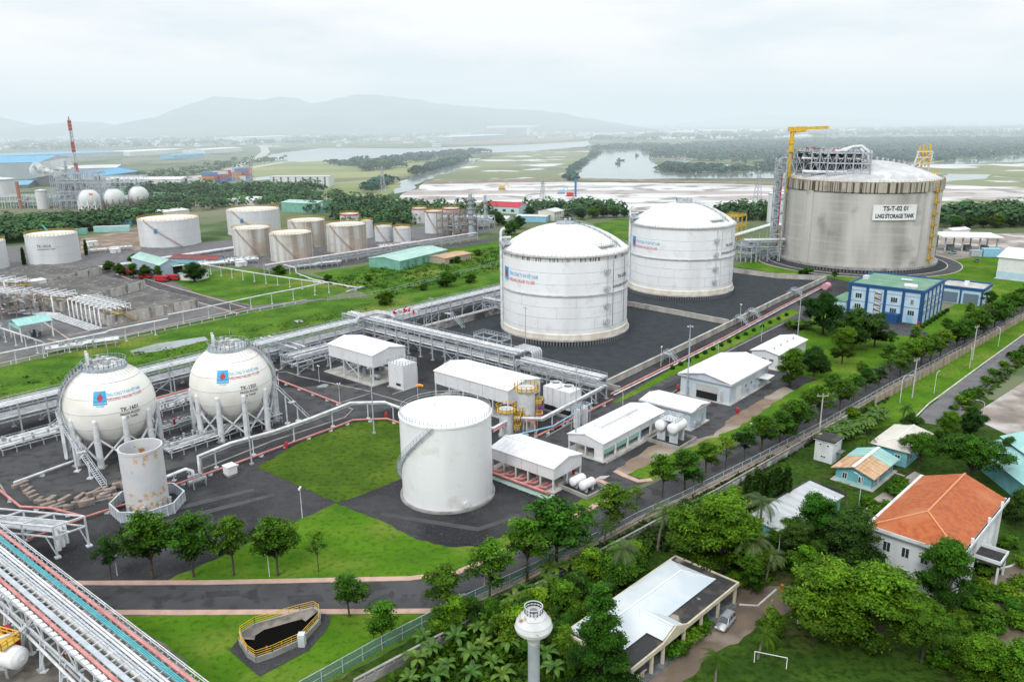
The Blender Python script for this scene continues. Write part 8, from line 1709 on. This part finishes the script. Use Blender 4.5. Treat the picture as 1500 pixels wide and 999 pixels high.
g = G(843, 288); t = thing('piling_rig', 'blue piling rig standing on the salt flat behind the domed tanks', 'rig', g); MB().beam((0, 0, 0), (0, 0, HT(g.x, g.y, 262)), 2).build('mast', mat('rig_blue', (.03, .14, .4)), t); MB().box(-9, -2, .6, -2, 2, 4).build('body', REDP, t); MB().box(-10, -2.4, 0, -1, 2.4, .6).build('track', DSTEEL, t)
for k, (px, py, lab) in enumerate(((735, 278, 'yellow excavator on the salt flat'), (822, 284, 'blue truck on the salt flat left of the piling rig'), (98, 378, 'teal mobile crane in front of the woods at the left'))):
    g = G(px, py); t = thing('excavator', lab, 'machine', g, .4); m = [YELL, BLUEP, TEAL][k]; MB().box(-3, -1.6, 1, 3, 1.6, 4).build('body', m, t); MB().box(-3.6, -1.8, 0, 3.6, 1.8, 1).build('track', DSTEEL, t); mb = MB(); mb.beam((2, 0, 3), (6 if k < 2 else -10, 0, 8 if k < 2 else 20), .7); mb.beam((6, 0, 8), (9, 0, 2), .5) if k < 2 else 0; mb.build('boom', m, t)
for k, (px, py) in enumerate(((909, 236), (933, 229), (905, 241))):
    g = G(px, py); t = thing('fishing_boat', ['larger', 'farther', 'smaller'][k] + ' dark boat lying on the river among the mangroves', 'boat', g, k); mb = MB(); mb.add([(-9, 0, 2.6), (-6, -2.4, 2), (6, -2.4, 2), (9, 0, 3), (6, 2.4, 2), (-6, 2.4, 2), (-6, 0, -.3), (6, 0, -.3)], [(0,1,2,3,4,5), (0,6,1), (1,6,7,2), (2,7,3), (3,7,4), (4,7,6,5), (5,6,0)]); mb.build('hull', mat('boat_dark', (.08, .09, .1)), t); MB().box(-5, -1.6, 2, -.5, 1.6, 5.4).build('cabin', mat('boat_cabin', (.2, .16, .14)), t)
# ---------------------------------------------------------------- far plain
sheet('marsh_land', [(624, 270), (642, 252), (700, 235), (760, 222), (872, 221), (850, 262), (840, 267)], .05, MARSH)
sheet('marsh_land', [(1150, 262), (1380, 234), (1700, 228), (1700, 320), (1380, 300), (1150, 300)], .05, MARSH)
sheet('dry_field', [(310, 262), (330, 240), (480, 232), (640, 236), (610, 258), (480, 262)], .05, PADDY)
sheet('dry_field', [(380, 300), (390, 275), (560, 262), (600, 268), (560, 290)], .04, PADDY)
sheet('salt_flat', [(560, 300), (600, 280), (620, 269), (830, 267), (1000, 269), (1165, 272), (1165, 316), (900, 310), (760, 304), (690, 300)], .1, MUD)
sheet('salt_flat', [(1370, 290), (1380, 270), (1500, 276), (1640, 280), (1640, 300)], .1, MUD)
sheet('levee', [(620, 266), (840, 261), (1160, 267), (1160, 271), (840, 265), (620, 270)], .16, DIRT)
sheet('river', [(843, 262), (848, 240), (885, 222), (940, 217), (955, 230), (962, 250), (1000, 254), (1165, 250), (1165, 262), (985, 262), (900, 263)], .15, WATER)
sheet('river', [(985, 246), (992, 232), (1010, 234), (1012, 244), (1070, 241), (1070, 246), (1010, 250)], .2, WATER)
sheet('river', [(385, 235), (400, 226), (470, 217), (600, 218), (780, 212), (862, 207), (866, 214), (790, 221), (700, 225), (560, 231), (440, 238)], .15, WATER)
sheet('creek', [(578, 284), (586, 270), (600, 260), (640, 249), (684, 233), (704, 232), (668, 250), (622, 264), (600, 280)], .15, WATER)
sheet('flood_water', [(350, 262), (400, 258), (405, 262), (360, 266)], .15, WATER)
sheet('flood_water', [(1370, 262), (1390, 255), (1450, 256), (1445, 262), (1380, 266)], .15, WATER)
sheet('river', [(1360, 239), (1420, 233), (1500, 228), (1700, 222), (1700, 234), (1500, 237), (1400, 241)], .16, WATER)
sheet('flood_water', [(1470, 219), (1500, 214), (1600, 212), (1600, 220)], .16, WATER)
sheet('far_water', [(440, 206), (560, 203), (560, 206), (450, 209)], .3, WATER)
sheet('far_water', [(850, 193), (1000, 190), (1500, 188), (1700, 187), (1700, 191), (1300, 194), (1100, 193), (860, 197)], .3, MUD)
sheet('far_water', [(900, 203), (1020, 199), (1200, 197), (1200, 200), (1000, 204)], .3, MUD)
sheet('bare_land', [(640, 210), (760, 203), (840, 199), (840, 205), (760, 210), (680, 213)], .2, DIRT)
strip('highway', [G(*p) for p in [(330, 252), (360, 240), (380, 231), (389, 223), (387, 217), (380, 212), (360, 208)]], 22, .1, .5, CONCL)
sheet('plain_road', [(150, 275), (300, 256), (420, 236), (424, 237), (310, 258), (160, 280)], .1, CONCL)
sheet('pond_edge_road', [(620, 320), (720, 306), (860, 312), (1080, 322), (1080, 326), (860, 317), (720, 311), (625, 325)], .1, ASPHL)
def far_leaves(name, label, pix, n, hgt, rad_, leaf, m, seed, per=30, kind='stuff'):
    rr = random.Random(seed); W_ = [G(*p) for p in pix]; Q = [(p.x, p.y) for p in W_]; xs = [p[0] for p in Q]; ys = [p[1] for p in Q]; mb = MB(); c = 0
    while c < n:
        x, y = rr.uniform(min(xs), max(xs)), rr.uniform(min(ys), max(ys))
        if not inpoly(x, y, Q): continue
        c += 1; h = hgt*rr.uniform(.6, 1.25); r = rad_*rr.uniform(.7, 1.3); tt = rr.uniform(.65, 1.25)
        for k in range(per):
            d = Vector((rr.gauss(0, 1), rr.gauss(0, 1), abs(rr.gauss(0, 1)) - .25)).normalized(); p = Vector((x + d.x*r, y + d.y*r, h*.5 + d.z*h*.5)); leaf_quad(mb, p, d + Vector((0, 0, .5)), leaf*rr.uniform(.7, 1.4), rr, tt*(.55 + .55*max(0, d.z))*rr.uniform(.8, 1.2), 1.3)  # top light painted into the tint: leaves facing up are brighter
    o = mb.build(name, m); tag(o, label, 'woodland', None, kind); return o
WOODG = mat('wood_green', (.050, .145, .036), (.030, .095, .026), .05, .8, tint=True, transl=.15); MANG = mat('mangrove_green', (.022, .095, .065), (.018, .075, .05), .01, .9, tint=True)
far_leaves('woodland', 'thick belt of trees in front of the far refinery', [(-60, 364), (-60, 332), (60, 330), (110, 325), (230, 315), (262, 316), (215, 327), (120, 342), (40, 354)], 420, 10, 6, 2.2, WOODG, 1, 34)
far_leaves('woodland', 'woodland band between the factories and the tank farm', [(205, 300), (160, 283), (300, 284), (420, 280), (470, 286), (560, 300), (640, 306), (720, 308), (720, 318), (600, 322), (540, 320), (480, 320), (420, 302), (330, 306), (290, 312), (225, 312)], 400, 9.5, 6, 2.2, WOODG, 2, 32)
far_leaves('woodland', 'belt of trees behind the white warehouse with the square logo', [(150, 285), (170, 277), (290, 280), (460, 279), (480, 284), (420, 290), (250, 290)], 220, 12, 7, 2.8, WOODG, 3, 26)
far_leaves('woodland', 'grove of trees left of the farthest tank trio', [(485, 325), (510, 312), (600, 316), (605, 330), (560, 336), (520, 334)], 90, 9, 5, 2.0, WOODG, 12, 30)
far_leaves('woodland', 'belt of trees right of the red-roofed house', [(770, 306), (860, 308), (920, 308), (930, 314), (860, 316), (780, 312)], 70, 10, 5.5, 2.2, WOODG, 4, 30)
far_leaves('woodland', 'belt of trees behind the farther domed tank', [(1040, 318), (1075, 308), (1145, 314), (1145, 322), (1060, 326)], 60, 10, 5.5, 2.2, WOODG, 5, 30)
far_leaves('woodland', 'belt of trees right of the concrete tank behind the loading canopy', [(1370, 334), (1385, 318), (1500, 316), (1660, 318), (1660, 336), (1500, 334)], 180, 12, 6.5, 2.3, WOODG, 6, 34)
far_leaves('mangrove', 'wide mangrove forest beyond the river', [(862, 219), (900, 214), (1000, 214), (1060, 209), (1200, 205), (1400, 203), (1500, 204), (1700, 203), (1700, 222), (1500, 229), (1380, 236), (1165, 246), (1080, 240), (990, 232), (960, 236), (940, 218), (890, 221)], 1900, 9, 13, 6, MANG, 7, 20)
far_leaves('mangrove', 'strip of mangrove at the river edge in front of the main forest', [(965, 250), (980, 242), (1060, 247), (1165, 246), (1165, 252), (1000, 255)], 110, 7, 8, 4, MANG, 8, 22)
far_leaves('mangrove', 'mangrove bank left of the river', [(836, 250), (845, 240), (880, 225), (870, 222), (860, 236), (830, 262), (842, 266)], 80, 6, 7, 3.6, MANG, 9, 22)
far_leaves('mangrove', 'mangrove islands along the creek', [(535, 286), (570, 270), (600, 258), (660, 243), (690, 232), (640, 243), (590, 262), (540, 276)], 110, 10, 9, 4.5, MANG, 10, 22)
far_leaves('mangrove', 'low mangrove band on the far plain', [(470, 240), (540, 236), (690, 222), (720, 222), (620, 238), (530, 246)], 140, 9, 11, 5.5, MANG, 11, 20)
far_leaves('woodland', 'line of trees on the dry field', [(530, 249), (590, 244), (592, 246), (532, 252)], 36, 12, 8, 4, WOODG, 13, 22)
far_leaves('woodland', 'scattered trees on the far left plain', [(20, 222), (240, 215), (420, 212), (640, 200), (700, 196), (640, 193), (400, 200), (0, 210)], 420, 11, 15, 9, MANG, 14, 14)
far_leaves('woodland', 'scattered trees along the plain road', [(180, 262), (270, 250), (330, 238), (420, 232), (410, 236), (300, 256), (200, 268)], 80, 8, 6, 3, WOODG, 15, 20)
far_leaves('woodland', 'faint tree belts across the right background', [(850, 205), (1000, 196), (1250, 190), (1500, 186), (1700, 184), (1700, 200), (1300, 200), (1000, 207)], 380, 12, 34, 12, MANG, 16, 14)
# rows of separate trees on the plantation in front of the far belt
tr = [(500, 330), (512, 327), (524, 325), (560, 327), (572, 325), (584, 324), (594, 327), (775, 318), (850, 322), (868, 320), (884, 319), (900, 319), (915, 318), (830, 330), (760, 336), (750, 344), (730, 330), (722, 322), (1048, 322), (1062, 324), (1090, 322), (1120, 323), (1500, 330), (1480, 333), (1460, 334), (1440, 334), (1420, 335), (1400, 336)]
for i, (px, py) in enumerate(tr): plant('round' if i % 3 else 'bush', px, py, RND.uniform(7, 10), nth(i) + ' separate tree, listed from the left, on the park belt behind the tank farm', 'separate trees of the far park belt')
for i, (px, py, pt) in enumerate(((176, 404, 386), (196, 407, 386), (214, 408, 388), (232, 410, 390), (160, 398, 382))): plant('mango' if i % 2 else 'round', px, py, None, nth(i) + ' tree in the row shading the red trucks, from the right', 'trees shading the red trucks', pt)
plant('column', 127, 374, None, 'single dark cypress right of the numbered white tank', None, 352); plant('column', 36, 388, None, 'dark cypress between the two white tanks at the left', None, 364)
plant('bush', 197, 388, None, 'bushy tree beside the white pipe pair', None, 372)
# distant town
rr = random.Random(50); bt = None
for i in range(95):
    px = rr.uniform(0, 960); py = rr.uniform(190, 216) if px < 640 else rr.uniform(186, 203); g = G(px, py); s = MPP(g)
    lab = nth(i) + ' pale building of the far town on the plain below the mountains'
    w_ = rr.uniform(5, 20)*s; d_ = rr.uniform(20, 60); h_ = rr.uniform(1.5, 4)*s
    if bt is None:
        bt = thing('distant_building', lab, 'building', g, 0, 'pale buildings of the far town'); MB().box(-.5, -.5, 0, .5, .5, .9).build('wall', OFFW, bt); MB().box(-.52, -.52, .901, .52, .52, 1).build('roof', mat('far_roof', (.6, .58, .56), (.35, .3, .3), .01, rnd=.3), bt); bt.scale = (w_, d_, h_)
    else: dup(bt, g, rr.uniform(-.2, .2), lab, (w_, d_, h_))
far_leaves('distant_town', 'haze-softened sprawl of tiny houses and trees on the plain', [(-60, 222), (-60, 196), (300, 193), (700, 186), (1100, 184), (1000, 194), (700, 206), (380, 214)], 1700, 7, 11, 9, mat('town_mix', (.75, .75, .74), (.08, .17, .12), .03, .8, coord='World', lo=.45, hi=.55, tint=True), 60, 8)
# ---------------------------------------------------------------- hills
HILL = mat('forest_hill', (.035, .075, .04), (.06, .095, .06), .0016, .95, coord='World', detail=10, lo=.42, hi=.62)
def ridge(name, prof, dist, depth, seed, base=184):
    mb = MB(); n = 160; rows = 10; xs = [p[0] for p in prof]; vs = []
    def yy(px):
        for (a, ya), (b_, yb) in zip(prof, prof[1:]):
            if a <= px <= b_: f_ = (px - a)/(b_ - a); f_ = f_*f_*(3 - 2*f_); return ya + (yb - ya)*f_
        return prof[-1][1]
    for j in range(rows + 1):
        f_ = j/rows
        for i in range(n + 1):
            px = xs[0] + (xs[-1] - xs[0])*i/n; x = (px - CX)/FPX*dist*.967; y = dist - depth*(1 - f_)
            ztop = max(0, HT(x, dist, yy(px)) if yy(px) > 60 else 0); nz_ = noise.noise(Vector((x*.0018, y*.0018, seed)))*.5 + noise.noise(Vector((x*.006, y*.006, seed)))*.22 + noise.noise(Vector((x*.016, y*.016, seed)))*.10
            z = ztop*(f_**.85)*(1 + nz_*(1.6*(1 - f_) + .07)) if j else -5; vs.append((x, y, z))
    fs = [(j*(n+1)+i, j*(n+1)+i+1, (j+1)*(n+1)+i+1, (j+1)*(n+1)+i) for j in range(rows) for i in range(n)]
    back = [(x, y + 900, -5) for x, y, z in vs[-(n+1):]]; b0 = len(vs); vs += back; fs += [(rows*(n+1)+i, rows*(n+1)+i+1, b0+i+1, b0+i) for i in range(n)]
    mb.add(vs, fs, 0, True); o = mb.build(name, HILL); tag(o, kind='structure')
HTo = HT
def HT(x, y, py):
    lo, hi = -5.0, 1500.0
    for _ in range(40):
        m = (lo + hi)/2
        if proj((x, y, m))[1] > py: lo = m
        else: hi = m
    return lo
ridge('mountain', [(170, 194), (205, 188), (235, 181), (270, 166), (300, 152), (322, 142), (345, 143), (365, 145), (390, 147), (415, 142), (440, 143), (462, 151), (480, 149), (505, 143), (530, 139), (550, 139), (580, 142), (610, 145), (650, 152), (690, 156), (740, 160), (790, 161), (820, 165), (860, 173), (900, 179), (935, 186)], 6000, 1500, 1)
ridge('mountain', [(-160, 182), (-80, 172), (0, 170), (20, 176), (50, 185), (85, 181), (115, 178), (150, 179), (180, 187), (215, 194)], 5200, 1000, 2)
ridge('hills', [(200, 196), (240, 186), (300, 182), (350, 179), (400, 186), (470, 183), (560, 188), (640, 192)], 5000, 900, 3)
ridge('mountain', [(960, 186), (1030, 178), (1070, 172), (1112, 166), (1150, 170), (1190, 169), (1240, 171), (1300, 175), (1360, 182)], 9500, 1500, 4)
